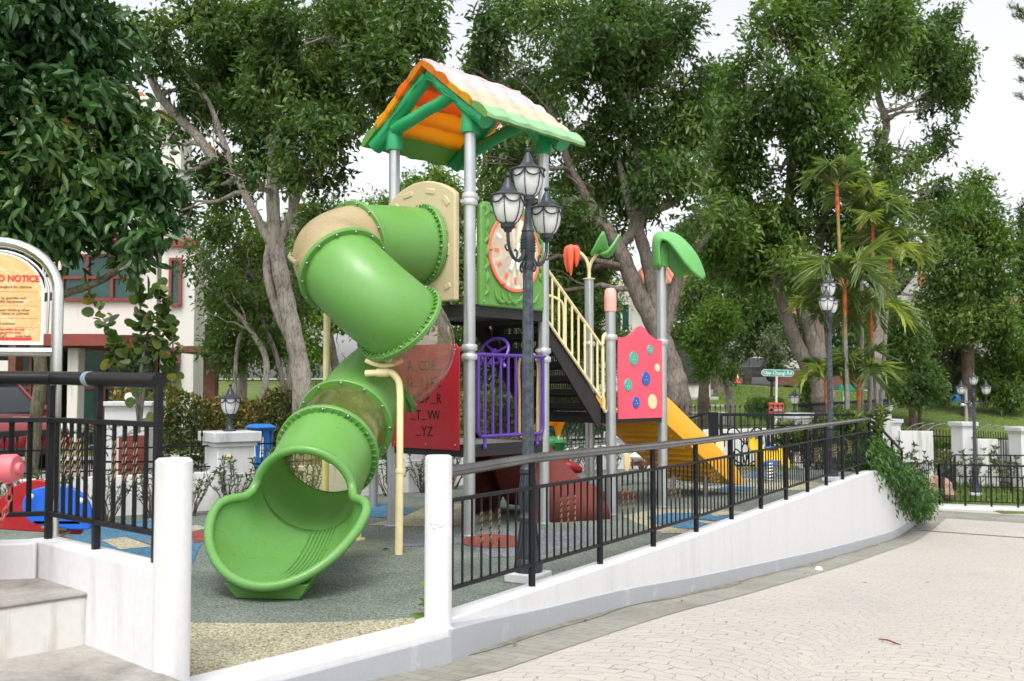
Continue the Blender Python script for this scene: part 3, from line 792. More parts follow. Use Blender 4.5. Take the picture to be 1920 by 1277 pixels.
# steps on the left, their side wall
ks = V((-.82, .94, 0)).normalized(); ko = V((-ks.y, ks.x, 0))   # along side wall, away from playground (left, towards camera)
w0 = V((-1.464, 4.549, 0))
st = thing('entrance_steps', 'worn grey concrete steps with stained white risers, beside the nearest round pillar', 'steps', w0)
r0 = gnd(215, 1200, .155); r0 = V((r0.x, r0.y, 0)); lt = .155
rd = V((-.70, -.72, 0)).normalized(); rp = V((-rd.y, rd.x, 0))
if rp.dot(ks) < 0: rp = -rp
mb = MB(); mb.obox(r0 + V((0, 0, -.3)) - rd * .02, rd * 3.2, rp * 1.6, V((0, 0, .3 + .392))); mb.build('riser_block', M['riser'], st, bevel=.012)
mb = MB(); mb.obox(r0 + V((0, 0, .392)) - rd * .02 - rp * .01, rd * 3.2, rp * 1.6, V((0, 0, .018))); mb.build('upper_tread', M['concrete'], st, bevel=.008)
fr = V((-1.50, 4.40, 0))
mb = MB(); mb.obox(fr + V((0, 0, -.3)) - rp * .45, rd * 3.2, (rp * 1.6), V((0, 0, .3 + .14))); mb.build('lower_riser', M['greyskirt'], st, bevel=.01)
mb = MB(); mb.obox(fr + V((0, 0, .14)) - rp * .455, rd * 3.2, rp * 1.6, V((0, 0, .018))); mb.build('lower_tread', M['concrete'], st, bevel=.008)
sw = thing('stair_side_wall', 'low white wall beside the concrete steps carrying the short black railing', 'wall', w0)
wc = V((-2.44, 5.44, 0)); wl = wc + V((-.80, -.22, 0)) * 2.2; WZ = .60
mb = MB()
d1 = (wc - w0); mb.obox(w0 + V((0, 0, -.2)), d1 + ks * .06, ko * .15, V((0, 0, .2 + WZ)))
d2 = (wl - wc); n2 = V((d2.y, -d2.x, 0)).normalized()
if n2.y > 0: n2 = -n2
mb.obox(wc + V((0, 0, -.2)) + d2.normalized() * .10, d2, n2 * .15, V((0, 0, .2 + WZ - .003)))
mb.build('wall_body', M['white'], sw, bevel=.012)

# ------------------------------------------------------------------ railings
def baluster(p, h, parent, twist=False, r=.0056):
    m_ = MB(); m_.box((p.x, p.y, p.z + h / 2), (r * 2, r * 2, h), R_(60))
    b = m_.build('baluster', M['railblack'], parent)
    if twist:
        m_ = MB(); k = 18; zs = [p.z + h * .42 + .20 * i / k for i in range(k + 1)]
        m_.tube([(p.x, p.y, z) for z in zs], r * 1.35, 4, twist=.42)
        m_.build('twisted_section', M['brass'], b, sharp=20)
    return b
rl = thing('ramp_railing', 'long black iron railing with worn handrail and gold twisted bars along the ramp wall', 'railing', sp(.1, -.08))
SP = [.15 + 1.083 * i for i in range(13)]; TT = -.075
def zr(s, h): return ztop(s) + h
hp = [sp(.115, TT, .905)] + [sp(s, TT, ztop(min(s, 13.1)) + .865) for s in SP[1:]]
mb = MB(); mb.tube(hp, .034, 14); mb.build('handrail', M['railworn'], rl)
for nm, hh, w in (('upper_rail', .665, .036), ('lower_rail', .145, .030)):
    m_ = MB()
    for a, b in zip(SP, SP[1:]):
        m_.beam(sp(a, TT, ztop(a) + hh), sp(b, TT, ztop(b) + hh), w, .022)
    m_.build(nm, M['railblack'], rl, bevel=.003)
rest = MB()
for i, s in enumerate(SP):
    m_ = MB(); z0 = ztop(s) - .02; c = sp(s, TT, 0)
    m_.box((c.x, c.y, (z0 + .86 + ztop(s)) / 2), (.036, .036, .86 + ztop(s) - z0), R_(30))
    m_.build('post', M['railblack'], rl, bevel=.003)
    if i < len(SP) - 1:
        for k in range(9):
            sk_ = s + 1.083 * (k + 1) / 10; p = sp(sk_, TT, ztop(sk_) + .145)
            if i < 11: baluster(p, .52, rl, k in (3, 4, 5))
            else: rest.box((p.x, p.y, p.z + .26), (.0105, .0105, .52), R_(60))
sl = [13.15, 14.25, 15.35, 16.45]
rest2 = MB()
for a, b in zip(sl, sl[1:]):
    for k in range(9):
        q = a + (b - a) * (k + 1) / 10; p = sp(q, TT, ztop(q) + .145); rest.box((p.x, p.y, p.z + .26), (.0105, .0105, .52), R_(60))
rest.build('balusters', M['railblack'], rl, kind='stuff')
mb = MB(); mb.tube([sp(s, TT, ztop(max(s, 13.3)) + .87) for s in sl], .026, 10); mb.build('sloping_handrail', M['railblack'], rl)
for hh in (.665, .145):
    mb = MB()
    for a, b in zip(sl, sl[1:]): mb.beam(sp(a, TT, ztop(a) + hh), sp(b, TT, ztop(b) + hh), .034, .022)
    mb.build('sloping_rail', M['railblack'], rl)
for s in sl[1:]:
    c = sp(s, TT); mb = MB(); mb.box((c.x, c.y, ztop(s) + .42), (.034, .034, .88), R_(30)); mb.build('post', M['railblack'], rl)

sr = thing('stair_railing', 'short black iron railing with gold twisted bars on the low wall above the concrete steps', 'railing', w0)
pa = w0 + ko * .075 + ks * .19; pc = wc + ko * .075 - ks * .02; pe = wl + n2 * .075
HT = 1.44
mb = MB(); mb.tube([pa + V((0, 0, HT)), pc + V((0, 0, HT + .02)), pe + V((0, 0, HT + .02))], .036, 16); mb.build('handrail', M['railblack'], sr)
tp_ = pa.lerp(pc, .62) + V((0, 0, HT + .0124)); td_ = (pc - pa).normalized(); mb = MB(); mb.cyl(tp_ - td_ * .022, tp_ - td_ * .004, .0385, 18); mb.cyl(tp_ + td_ * .004, tp_ + td_ * .020, .038, 18); mb.build('tape_wrap', M['tape'], sr)
for zz, w in ((1.235, .04), (.735, .034)):
    mb = MB(); mb.beam(pa + V((0, 0, zz)), pc + V((0, 0, zz)), w, .026); mb.beam(pc + V((0, 0, zz)), pe + V((0, 0, zz)), w, .026)
    mb.build('rail', M['railblack'], sr, bevel=.003)
Lp = (pc - pa).length; pd = (pc - pa).normalized()
for t in (0, .58, Lp):
    p = pa + pd * t; mb = MB(); mb.box((p.x, p.y, (WZ - .02 + HT - .02) / 2), (.034, .034, HT - WZ), math.atan2(pd.y, pd.x)); mb.build('post', M['railblack'], sr, bevel=.003)
for (lo, hi, n) in ((0, .62, 5), (.62, Lp, 5)):
    for k in range(n):
        p = pa + pd * (lo + (hi - lo) * (k + 1) / (n + 1)); baluster(V((p.x, p.y, .745)), .48, sr, k in (1, 2, 3), .0078)
ed = (pe - pc).normalized()
for t in (.28, .9, 1.5):
    p = pc + ed * t; mb = MB(); mb.box((p.x, p.y, (WZ - .02 + HT) / 2), (.04, .04, HT - WZ), 0); mb.build('post', M['railblack'], sr, bevel=.003)
for t in (.1, .19, .42, .56, .7, 1.05, 1.2, 1.35):
    p = pc + ed * t; baluster(V((p.x, p.y, .745)), .48, sr, False, .010)

# ================================================================== PLAY STRUCTURE
PS = thing('play_structure', 'tall playground tower with green spiral tube slide, gabled orange and green roof and yellow slide', 'playground', P1)
def T(a, b, z=0): return P1 + A * a + B * b + V((0, 0, z))
SA, SB = 1.14, 1.08
Q2 = V((1.11, 11.2, 0)); Q3 = V((1.80, 11.95, 0)); Q1 = V((.985, 12.67, 0)); Q4 = V((.295, 11.92, 0))
PR = .0575
def post(p, z1, z0=0):
    m_ = MB(); m_.lathe([(PR + .03, 0), (PR + .03, .008), (PR, .012), (PR, z1 - z0)], (p.x, p.y, z0), 24); return m_.build('post', M['steel'], PS)
def clamp(post_o, p, z, out=None):
    m_ = MB(); m_.lathe([(PR + .001, -.030), (PR + .014, -.030), (PR + .020, -.016), (PR + .020, .016), (PR + .014, .030), (PR + .001, .030)], (p.x, p.y, z), 24)
    if out is not None:
        m_.beam(p + V((0, 0, z)) + out * PR, p + V((0, 0, z)) + out * (PR + .06), .03, .03)
    return m_.build('clamp', M['clamp'], post_o)
pA = post(T(0, 0), 4.12); pB = post(T(SA, 0), 4.12); pC = post(T(0, SB), 4.12); pD = post(T(SA, SB), 4.12)
for z, o in ((3.27, A), (3.21, -A), (1.80, B), (1.71, A)): clamp(pA, T(0, 0), z, o)
for z in (1.80, 1.71): clamp(pB, T(SA, 0), z, -A)
for z in (1.80, 3.27): clamp(pC, T(0, SB), z, A)
for z in (3.27,): clamp(pD, T(SA, SB), z, -A)
qB = post(Q2, 2.40); qC = post(Q3, 2.93); qD = post(Q1, 2.80); qA = post(Q4, 1.05)
clamp(qB, Q2, 1.98, A); clamp(qC, Q3, 1.965, -A); clamp(qD, Q1, 1.97)
# decks
def deck(c0, ux, uy, zt, nm='deck'):
    m_ = MB(); m_.obox(c0 + V((0, 0, zt - .05)), ux, uy, V((0, 0, .05))); d = m_.build(nm, M['steel'], PS, bevel=.006)
    e = MB(); n_ = ux.normalized(), uy.normalized()
    for p0, v_ in ((c0, ux), (c0, uy), (c0 + uy, ux), (c0 + ux, uy)):
        pr_ = n_[1] if v_ is ux else n_[0]
        sgn = -1 if p0 is c0 else 1
        e.beam(p0 + V((0, 0, zt - .055)) + pr_ * sgn * .014, p0 + v_ + V((0, 0, zt - .055)) + pr_ * sgn * .014, .024, .12)
    e.build('edge_channel', M['deck'], d, bevel=.004)
    h = MB()
    L_ = ux.length
    for k in range(15):
        p = c0 + ux * ((k + 1) / 16) + V((0, 0, zt - .05)) - n_[1] * .027
        h.cyl(p, p - n_[1] * .002, .007, 8)
    h.build('edge_holes', M['black'], d)
    u_ = MB(); u_.obox(c0 + ux * .02 + uy * .02 + V((0, 0, zt - .075)), ux * .96, uy * .96, V((0, 0, .02))); u_.build('underside', M['deck'], d)
    return d
deck(T(.0, .0), A * SA, B * SB, .86); deck(T(0, 0), A * SA, B * SB, 2.22)
deck(Q2, Q3 - Q2, Q1 - Q3, 1.13)

# beige entry panel with arch, behind the tube
FO = -.075
def arch(w, h, rise, n=12):
    pts = [(0, 0), (w, 0), (w, h)]
    pts += [(w - w * i / n, h + rise * math.sin(PI * i / n) ** .8) for i in range(1, n)]
    return pts + [(0, h)]
mb = MB(); mb.prism(arch(.96, 1.05, .17), T(FO, 1.02, 2.25), -B, (0, 0, 1), .07)
ep = mb.build('entry_panel', M['beige'], PS, bevel=.018, bseg=3)
mb = MB()
for (x, z, w, h, an) in ((.30, 1.10, .13, .055, 8), (.62, 1.10, .13, .055, -12), (.84, .98, .11, .06, -50), (.12, .98, .11, .06, 50), (.86, .14, .09, .055, 25), (.10, .14, .09, .055, -25), (.86, .5, .05, .12, 0)):
    c = T(FO - .079, 1.02, 2.25) - B * x + V((0, 0, z)); a = R_(an)
    ux = -B * math.cos(a) + V((0, 0, math.sin(a))); uy = B * math.sin(a) + V((0, 0, math.cos(a)))
    mb.obox(c - ux * w / 2 - uy * h / 2, ux * w, uy * h, A * .020)
mb.build('embossed_pad', M['beige'], ep, bevel=.012, bseg=3)
# clock panel
CO = -.075
mb = MB(); mb.prism([(0, 0), (.98, 0), (.98, .98), (.92, 1.03), (.06, 1.03), (0, .98)], T(.08, CO, 2.21), A, (0, 0, 1), -.07)
cp = mb.build('clock_panel', M['green'], PS, bevel=.02, bseg=3)
cc = T(.57, CO - .002, 2.77)
mb = MB(); mb.lathe([(0, .0), (.395, 0), (.40, .012), (.395, .022), (.368, .022), (.366, .014)], cc, 56, ax=-B); mb.build('clock_rim', M['clockred'], cp)
mb = MB(); mb.lathe([(0, .016), (.370, .016)], cc, 56, ax=-B); mb.add([], []); mb.build('clock_face', M['clock'], cp)
mb = MB(); mbw = MB()
for k in range(12):
    a = 2 * PI * k / 12; u = A * math.sin(a) + V((0, 0, math.cos(a))); w = A * math.cos(a) - V((0, 0, math.sin(a)))
    m_ = mb if k % 3 == 0 or k in (5, 7, 8, 11) else mbw
    m_.obox(cc - B * .017 + u * .25 - w * .018, u * .062, w * .036, -B * .005)
for k in range(6):
    a = 2 * PI * (k + .5) / 6; u = A * math.sin(a) + V((0, 0, math.cos(a)))
    mb.ball(cc - B * .03 + u * .377, .018, 10, 6)
mb.build('hour_marks', M['clockred'], cp); mbw.build('pale_hour_marks', M['signwhite'], cp)
mb = MB()
for an, ln, w in ((205, .20, .04), (168, .17, .04), (30, .12, .03)):
    a = R_(an); u = A * math.sin(a) + V((0, 0, math.cos(a))); wv = A * math.cos(a) - V((0, 0, math.sin(a)))
    mb.obox(cc - B * .024 - wv * w / 2, u * ln, wv * w, -B * .006)
mb.build('clock_hand', M['signwhite'], cp)
mb = MB(); rg = random.Random(3)
def rel(pts, r0):
    m_ = [T(.08 + x, CO - .004, 2.21 + z) for x, z in pts]; pp = cr(m_, 6)
    q_ = MB(); q_.tube(pp, [r0 * math.sin(PI * (.08 + .84 * i / (len(pp) - 1))) for i in range(len(pp))], 8); q_.build('leaf_relief', M['green'], cp)
for k in range(7):
    rel([(.05 + .02 * (k % 2), .10 + .13 * k), (.09, .15 + .13 * k), (.06 + .03 * (k % 2), .21 + .13 * k)], .022)
for x in (.2, .3, .4): rel([(x, .16), (x + .03, .09), (x + .10, .05), (x + .16, .08)], .024)
for x in (.5, .62, .74): rel([(x, .07), (x + .07, .09), (x + .15, .18)], .022)
for k in range(6): rel([(.93, .30 + .1 * k), (.90, .35 + .1 * k), (.935, .40 + .1 * k)], .018)
for x in (.1, .25, .6, .8): rel([(x, .97), (x + .05, .94), (x + .12, .98)], .02)
mb = MB()
for x, z in ((.04, .04), (.94, .04), (.5, .05), (.04, .97), (.94, .97)):
    mb.ball(T(.08 + x, CO - .004, 2.21 + z), .010, 8, 5)
mb.build('panel_bolt', M['bolt'], cp)
# alphabet panel
mb = MB(); mb.prism([(0, 0), (.95, 0), (.95, .98), (.90, 1.03), (.05, 1.03), (0, .98)], T(-.065, 1.01, .81), -B, (0, 0, 1), .018)
ap = mb.build('alphabet_panel', M['red'], PS, bevel=.004)
for body, z in (('A_CDE_', .775), ('G_IJKL', .612), ('_NOP_R', .450), ('_T_VW', .288), ('_YZ', .128)):
    for k, chh in enumerate(body):
        cx_ = .475 + (k - (len(body) - 1) / 2) * .082; o_ = T(-.0835, 1.01, .81) - B * cx_ + V((0, 0, z))
        if chh == '_':
            mb = MB(); mb.obox(o_ + B * .034 - V((0, 0, .004)), -B * .068, V((0, 0, .010)), -A * .002); mb.build('letter_blank', M['black'], ap)
        else: lettering(chh, o_, -B, (0, 0, 1), .135, M['black'], ap, name='letter', align='CENTER', bold=.0012, sx=.76 if chh in 'MW' else .86)
mb = MB()
for x, z in ((.05, .05), (.5, .045), (.9, .05), (.05, .97), (.9, .97)): mb.ball(T(-.083, 1.01, .81) - B * x + V((0, 0, z)), .011, 8, 5)
mb.build('panel_bolt', M['bolt'], ap)
# purple guard with steering wheel
gz0, gz1 = .94, 1.735
mb = MB(); pts = [T(.075, -.045, gz1), T(.075, -.045, gz0 + .08), T(.085, -.045, gz0 + .03), T(.115, -.045, gz0), T(1.03, -.045, gz0), T(1.06, -.045, gz0 + .03), T(1.068, -.045, gz0 + .08), T(1.068, -.045, gz1)]
mb.tube(pts, .019, 10); mb.tube([T(.03, -.045, gz1), T(1.11, -.045, gz1)], .019, 10)
gd = mb.build('guard_frame', M['purple'], PS)
for k in range(7):
    a = .175 + .115 * k; mb = MB(); mb.cyl(T(a, -.045, gz0), T(a, -.045, gz1), .014, 8); mb.build('guard_bar', M['purple'], gd)
mb = MB()
for a in (.17, .97): mb.tube([T(a, -.045, gz0), T(a, -.045, gz0 - .12)], .017, 8); mb.ball(T(a, -.05, gz0 - .10), .02, 8, 5)
mb.build('guard_foot', M['purple'], gd)
wc_ = T(.47, .10, 1.78); ax = (A * -.55 + V((0, -.35, .5))).normalized(); ex = ax.orthogonal().normalized(); ey = ax.cross(ex)
mb = MB(); mb.tube([wc_ + (ex * math.cos(a) + ey * math.sin(a)) * .155 for a in [2 * PI * i / 28 for i in range(28)]], .016, 8, closed=True)
for k in range(3):
    a = 2 * PI * k / 3 + .5; mb.tube([wc_ - ax * .03, wc_ + (ex * math.cos(a) + ey * math.sin(a)) * .15], .013, 8)
mb.cyl(wc_ - ax * .09, wc_ + ax * .01, .03, 12); mb.tube([wc_ - ax * .09, T(.47, -.02, 1.66), T(.47, -.045, 1.62)], .02, 8)
mb.build('steering_wheel', M['purple'], gd)
# yellow inner loops (hand grips by the climber)
for bq, aq in ((.12, .16), (.12, .98)):
    mb = MB(); mb.tube(cr([T(aq, bq, 1.76), T(aq + .02, bq, 1.3), T(aq, bq, 1.0), T(aq - .04, bq + .03, .9)], 6), .014, 8); mb.build('grip_bar', M['yellow_paint'], PS)
for aq in (1.10,):
    for b0, b1 in ((.05, .30), (.80, 1.03)):
        mb = MB(); mb.tube(cr([T(aq, b0, .92), T(aq, b0, 1.3), T(aq, b0, 1.70), T(aq, (b0 + b1) / 2, 1.77), T(aq, b1, 1.70), T(aq, b1, 1.3), T(aq, b1, .92)], 6), .015, 8)
        mb.build('grip_bar', M['yellow_paint'], PS)
# brown rock climber / slide at ground level
rows = []
def rk(a, b, z): return T(SA + a, b, z)
mb = MB()
prof = [(-.08, .86), (.06, .72), (.22, .46), (.40, .22), (.58, .09), (.74, .06)]
side = [(-.10, .98), (.04, .92), (.20, .70), (.38, .50), (.56, .33), (.76, .14)]
W0 = [(.10, .98), (.08, 1.0), (.0, 1.05), (-.10, 1.12), (-.2, 1.2), (-.26, 1.25)]
for (a, z), (a2, zs), (b0, b1) in zip(prof, side, W0):
    rows.append([rk(a2 - .02, b0 - .05, 0.0), rk(a2, b0 - .03, zs * .5), rk(a2, b0, zs), rk(a2, b0 + .05, zs), rk(a, b0 + .10, (z + zs) / 2), rk(a, b0 + .2, z), rk(a, (b0 + b1) / 2, z), rk(a, b1 - .2, z), rk(a2, b1 - .05, zs), rk(a2, b1, zs), rk(a2 - .02, b1 + .05, 0)])
mb.grid(rows); bc = mb.build('rock_climber', M['brown'], PS, solid=.03, sharp=28)
mb = MB(); rg = random.Random(11)
for k in range(9):
    a = rg.uniform(.1, .6); z = rg.uniform(.05, .4) * (1 - a * .8)
    c = rk(a, interp([(0, .03), (1, -.28)], a), z + .06); h = rg.uniform(.05, .10)
    mb.obox(c, (A * .16 + V((0, 0, rg.uniform(-.05, .05)))), B * .10, V((0, 0, h)))
mb.build('stone_step', M['brown'], bc, bevel=.02)
# red upper band of climber behind the lower deck
# stairs between the two decks
SS = thing  # (alias kept local)
s0 = T(SA + .01, .06, 2.18); s1 = Q2 + (Q1 - Q3).normalized() * .06 - V((.10, .095, 0)) + V((0, 0, 1.10)); sdir = s1 - s0
hd = V((sdir.x, sdir.y, 0)); off = B * .94
stairs = None
for o_ in (V((0, 0, 0)), off):
    mb = MB(); p0 = s0 + o_; p1 = s1 + o_
    q = [p0 + V((0, 0, .05)), p0 + V((0, 0, -.16)) - hd * .0, p1 + V((0, 0, -.14)) - hd * .02, p1 + V((0, 0, -.10)) + hd * .03, p1 + V((0, 0, .12)) + hd * .03, p0 + hd * .10 + V((0, 0, .06))]
    th = B * .02
    mb.add([p - th * .5 for p in q] + [p + th * .5 for p in q], [(0, 1, 2, 3, 4, 5), (11, 10, 9, 8, 7, 6)] + [(i, i + 6, (i + 1) % 6 + 6, (i + 1) % 6) for i in range(6)])
    o = mb.build('stair_stringer', M['deck'], PS)
for k in range(7):
    t = (k + .35) / 7; c = s0 + sdir * t + B * .02; tr = MB(); dA = hd.normalized()
    z = c.z - .02
    c = V((c.x, c.y, z)); dep = .21
    tr.obox(c, dA * dep * .32, B * .90, V((0, 0, .012))); tr.obox(c + dA * dep * .68, dA * dep * .32, B * .90, V((0, 0, .012)))
    tr.obox(c + dA * dep * .32, dA * dep * .36, B * .20, V((0, 0, .012))); tr.obox(c + dA * dep * .32 + B * .70, dA * dep * .36, B * .20, V((0, 0, .012)))
    for q in range(21):
        tr.obox(c + dA * dep * .32 + B * (.20 + .025 * q - .006), dA * dep * .36, B * .012, V((0, 0, .009)))
    for q in range(1, 4):
        tr.obox(c + dA * dep * (.32 + .09 * q) - dA * .005 + B * .2, dA * .011, B * .5, V((0, 0, .008)))
    rb_ = c + dA * (dep - .003); th_ = -dA * .008   # perforated riser
    tr.obox(rb_, th_, B * .90, V((0, 0, -.03))); tr.obox(rb_ + V((0, 0, -.09)), th_, B * .90, V((0, 0, -.06)))
    tr.obox(rb_ + V((0, 0, -.03)), th_, B * .17, V((0, 0, -.06))); tr.obox(rb_ + V((0, 0, -.03)) + B * .73, th_, B * .17, V((0, 0, -.06)))
    for q in range(23): tr.obox(rb_ + V((0, 0, -.03)) + B * (.17 + .025 * q), th_, B * .012, V((0, 0, -.06)))
    for q in range(1, 4): tr.obox(rb_ + V((0, 0, -.03 - .015 * q + .003)) + B * .17, th_ * .9, B * .56, V((0, 0, -.006)))
    tr.build('stair_tread', M['deck'], PS)
# cream stair railings
def stair_rail(o_, short):
    m_ = MB(); a0 = s0 + o_; a1 = s1 + o_
    up, lo = .50, -.02
    tA = a0 + V((0, 0, up + .06)); tB = a1 + hd * .0 + V((0, 0, up + .30)); bA = a0 + V((0, 0, .02)); bB = a1 + V((0, 0, .20))
    m_.tube([tA, tB], .019, 10); m_.tube([bA, bB], .017, 10)
    e = a1 + hd.normalized() * .04
    m_.tube([tB, e + V((0, 0, up + .28)), e + V((0, 0, .10)), e + hd.normalized() * .03 + V((0, 0, .05)), e + hd.normalized() * .09 + V((0, 0, .04))], .019, 10)
    f = e + hd.normalized() * .085
    m_.tube(cr([e + V((0, 0, up + .30)), e + hd.normalized() * .02 + V((0, 0, up + .40)), e + hd.normalized() * .10 + V((0, 0, up + .43)), e + hd.normalized() * .18 + V((0, 0, up + .42))], 5), .019, 10)
    m_.tube([f + V((0, 0, up + .41)), f + V((0, 0, -.12))], .017, 10)
    h_ = m_.build('stair_handrail', M['cream_paint'], PS)
    for k in range(9):
        t = (k + .5) / 9; m_ = MB(); m_.cyl(tA.lerp(tB, t), bA.lerp(bB, t), .013, 8); m_.build('stair_baluster', M['cream_paint'], h_)
    m_ = MB(); m_.tube(cr([bA.lerp(bB, .02) + V((0, 0, -.05)), bA.lerp(bB, .02) + V((0, 0, .2)), bA.lerp(bB, .08) + V((0, 0, .27)), bA.lerp(bB, .3) + V((0, 0, .42)), bA.lerp(bB, .36) + V((0, 0, .36)), bA.lerp(bB, .36) + V((0, 0, -.0))], 5), .015, 8)
    m_.build('stair_grip', M['cream_paint'], h_)
stair_rail(B * -.03, False); stair_rail(off + B * .03, True)
# pink button panel
qd = (Q3 - Q2); ql = qd.length; qx = qd.normalized(); qn = V((qx.y, -qx.x, 0)); x0 = .075; wd = ql - .15
o0 = Q2 + qx * x0 + qn * .035 + V((0, 0, 1.06))
tp = [(0, 0), (wd, 0), (wd, .92), (wd * .84, .93), (wd * .70, .98), (wd * .58, 1.055), (wd * .5, 1.075), (wd * .42, 1.055), (wd * .30, .98), (wd * .16, .93), (0, .92)]
mb = MB(); mb.prism(tp, o0, qx, (0, 0, 1), .02); bp_ = mb.build('button_panel', M['pink'], PS, bevel=.004)
for (fx, z, r, m_) in ((.33, .69, .082, 'teal'), (.71, .80, .058, 'teal'), (.88, .59, .05, 'cream'), (.61, .46, .084, 'blue'), (.20, .385, .072, 'teal'), (.38, .185, .070, 'blue'), (.76, .19, .090, 'cream')):
    c = o0 + qx * (fx * wd) + V((0, 0, z)) + qn * .004
    mb = MB(); mb.lathe([(r, 0), (r, .016), (r - .006, .024), (0, .024)], c, 32, ax=qn); b_ = mb.build('button_disc', M[m_], bp_)
    mb = MB()
    for k in range(3):
        an = 2 * PI * k / 3 + 1.57; mb.ball(c + qn * .024 + (qx * math.cos(an) + V((0, 0, math.sin(an)))) * r * .30, .0042, 8, 4)
    mb.build('button_screw', M['signwhite'], b_)
mb = MB()
for x in (.06, .5, .94): mb.ball(o0 + qx * (x * wd) + V((0, 0, .04)) + qn * .004, .012, 8, 5)
mb.build('panel_bolt', M['clamp'], bp_)
# pink cap on the short post
mb = MB(); mb.lathe([(PR + .004, -.13), (PR + .012, -.12), (PR + .010, -.10), (PR + .013, -.09), (PR + .010, -.07), (PR + .013, -.055), (PR + .010, -.035), (PR + .013, -.02), (PR + .011, .02), (PR + .006, .11), (PR - .012, .135), (0, .14)], (Q2.x, Q2.y, 2.40), 20)
mb.build('post_cap', M['pale_pink'], qB)
# big leaf canopy on the corner post
def leafblade(o, u, side_, ln, wd_, arch_, mat, parent, nm, th=.03, n=12, lobes=None):
    u = V(u).normalized(); sd = V(side_).normalized(); rows = []
    for i in range(n + 1):
        t = i / n; w = wd_ * (math.sin(PI * min(1, t * .93 + .05)) ** .75); c = V(o) + u * ln * t + V((0, 0, arch_ * (t * 1.0 - t * t * 1.9)))
        rows.append([c + sd * w * k + V((0, 0, -abs(k) ** 1.5 * w * .55)) for k in (-1, -.75, -.5, -.25, 0, .25, .5, .75, 1)])
    m_ = MB(); m_.grid(rows); return m_.build(nm, M[mat], parent, solid=th, bevel=0, sharp=50)
rowsL = [[(1239, 498, 11.74), (1232, 502, 11.80), (1227, 504, 11.95), (1228, 505, 12.10), (1232, 507, 12.2)],
         [(1236, 462, 11.72), (1229, 462, 11.80), (1225, 462, 11.95), (1228, 470, 12.12), (1238, 484, 12.24)],
         [(1241, 449, 11.70), (1234, 444, 11.80), (1230, 441, 11.95), (1236, 456, 12.16), (1250, 496, 12.27)],
         [(1254, 453, 11.68), (1251, 444, 11.79), (1249, 437, 11.95), (1256, 462, 12.18), (1263, 513, 12.30)],
         [(1268, 470, 11.67), (1268, 456, 11.79), (1268, 441, 11.95), (1272, 470, 12.18), (1276, 521, 12.30)],
         [(1282, 490, 11.68), (1284, 473, 11.80), (1287, 456, 11.95), (1289, 482, 12.15), (1288, 515, 12.24)],
         [(1296, 507, 11.72), (1299, 492, 11.82), (1304, 477, 11.95), (1303, 498, 12.10), (1299, 515, 12.17)],
         [(1308, 518, 11.80), (1311, 508, 11.87), (1315, 500, 11.95), (1313, 510, 12.03), (1310, 519, 12.08)],
         [(1317, 523, 11.92), (1319, 521, 11.93), (1321, 519, 11.95), (1319, 522, 11.97), (1317, 524, 11.98)]]
wl = [[at(*p) for p in r] for r in rowsL]
cols = [cr([r[j] for r in wl], 5) for j in range(5)]
rowsW = [cr([cols[j][i] for j in range(5)], 5) for i in range(len(cols[0]))]
mb = MB(); mb.grid(rowsW); lc = mb.build('leaf_canopy', M['leafgreen'], qC, solid=.035, sharp=75)
mb = MB(); mb.lathe([(PR + .025, -.06), (PR + .036, -.05), (PR + .040, .10), (PR + .03, .22), (0, .28)], (Q3.x, Q3.y, 2.93), 18); mb.build('leaf_socket', M['leafgreen'], lc)
# flower on the back post
ft = Q1 + V((0, 0, 2.80))
mb = MB(); mb.lathe([(PR + .02, 0), (PR + .02, .012), (0, .02)], ft, 18)
mb.tube(cr([ft, ft + V((.0, 0, .12)), ft + V((-.04, 0, .26)), ft + V((-.14, 0, .36)), ft + V((-.20, 0, .37))], 6), .022, 10)
mb.tube(cr([ft + V((0, 0, .10)), ft + V((.03, 0, .22)), ft + V((.10, 0, .32)), ft + V((.14, 0, .36))], 6), .020, 10)
fl = mb.build('flower_stem', M['cream_paint'], qD)
fc = ft + V((-.21, 0, .37))
for dx_, dy_, ln in ((-.03, -.07, .33), (-.07, .03, .27), (.05, -.01, .21)):
    mb = MB(); d = V((dx_, dy_, 0)); pth = cr([fc + V((0, 0, .02)), fc + d * .9 + V((0, 0, .02)), fc + d * 1.05 + V((0, 0, -ln * .5)), fc + d * .9 + V((0, 0, -ln))], 5)
    mb.tube(pth, [.026, .032, .038, .042, .044, .046, .046, .045, .043, .04, .037, .033, .029, .024, .018, .010], 10)
    mb.build('petal', M['coral'], fl)
lf0 = ft + V((.10, 0, .38))
leafblade(lf0, (.75, -.3, 0), (.3, .9, 0), .30, .12, -.20, 'leafgreen', fl, 'stem_leaf', .03)
leafblade(lf0, (.25, -.9, 0), (.9, .3, 0), .24, .12, -.22, 'leafgreen', fl, 'stem_leaf', .03)
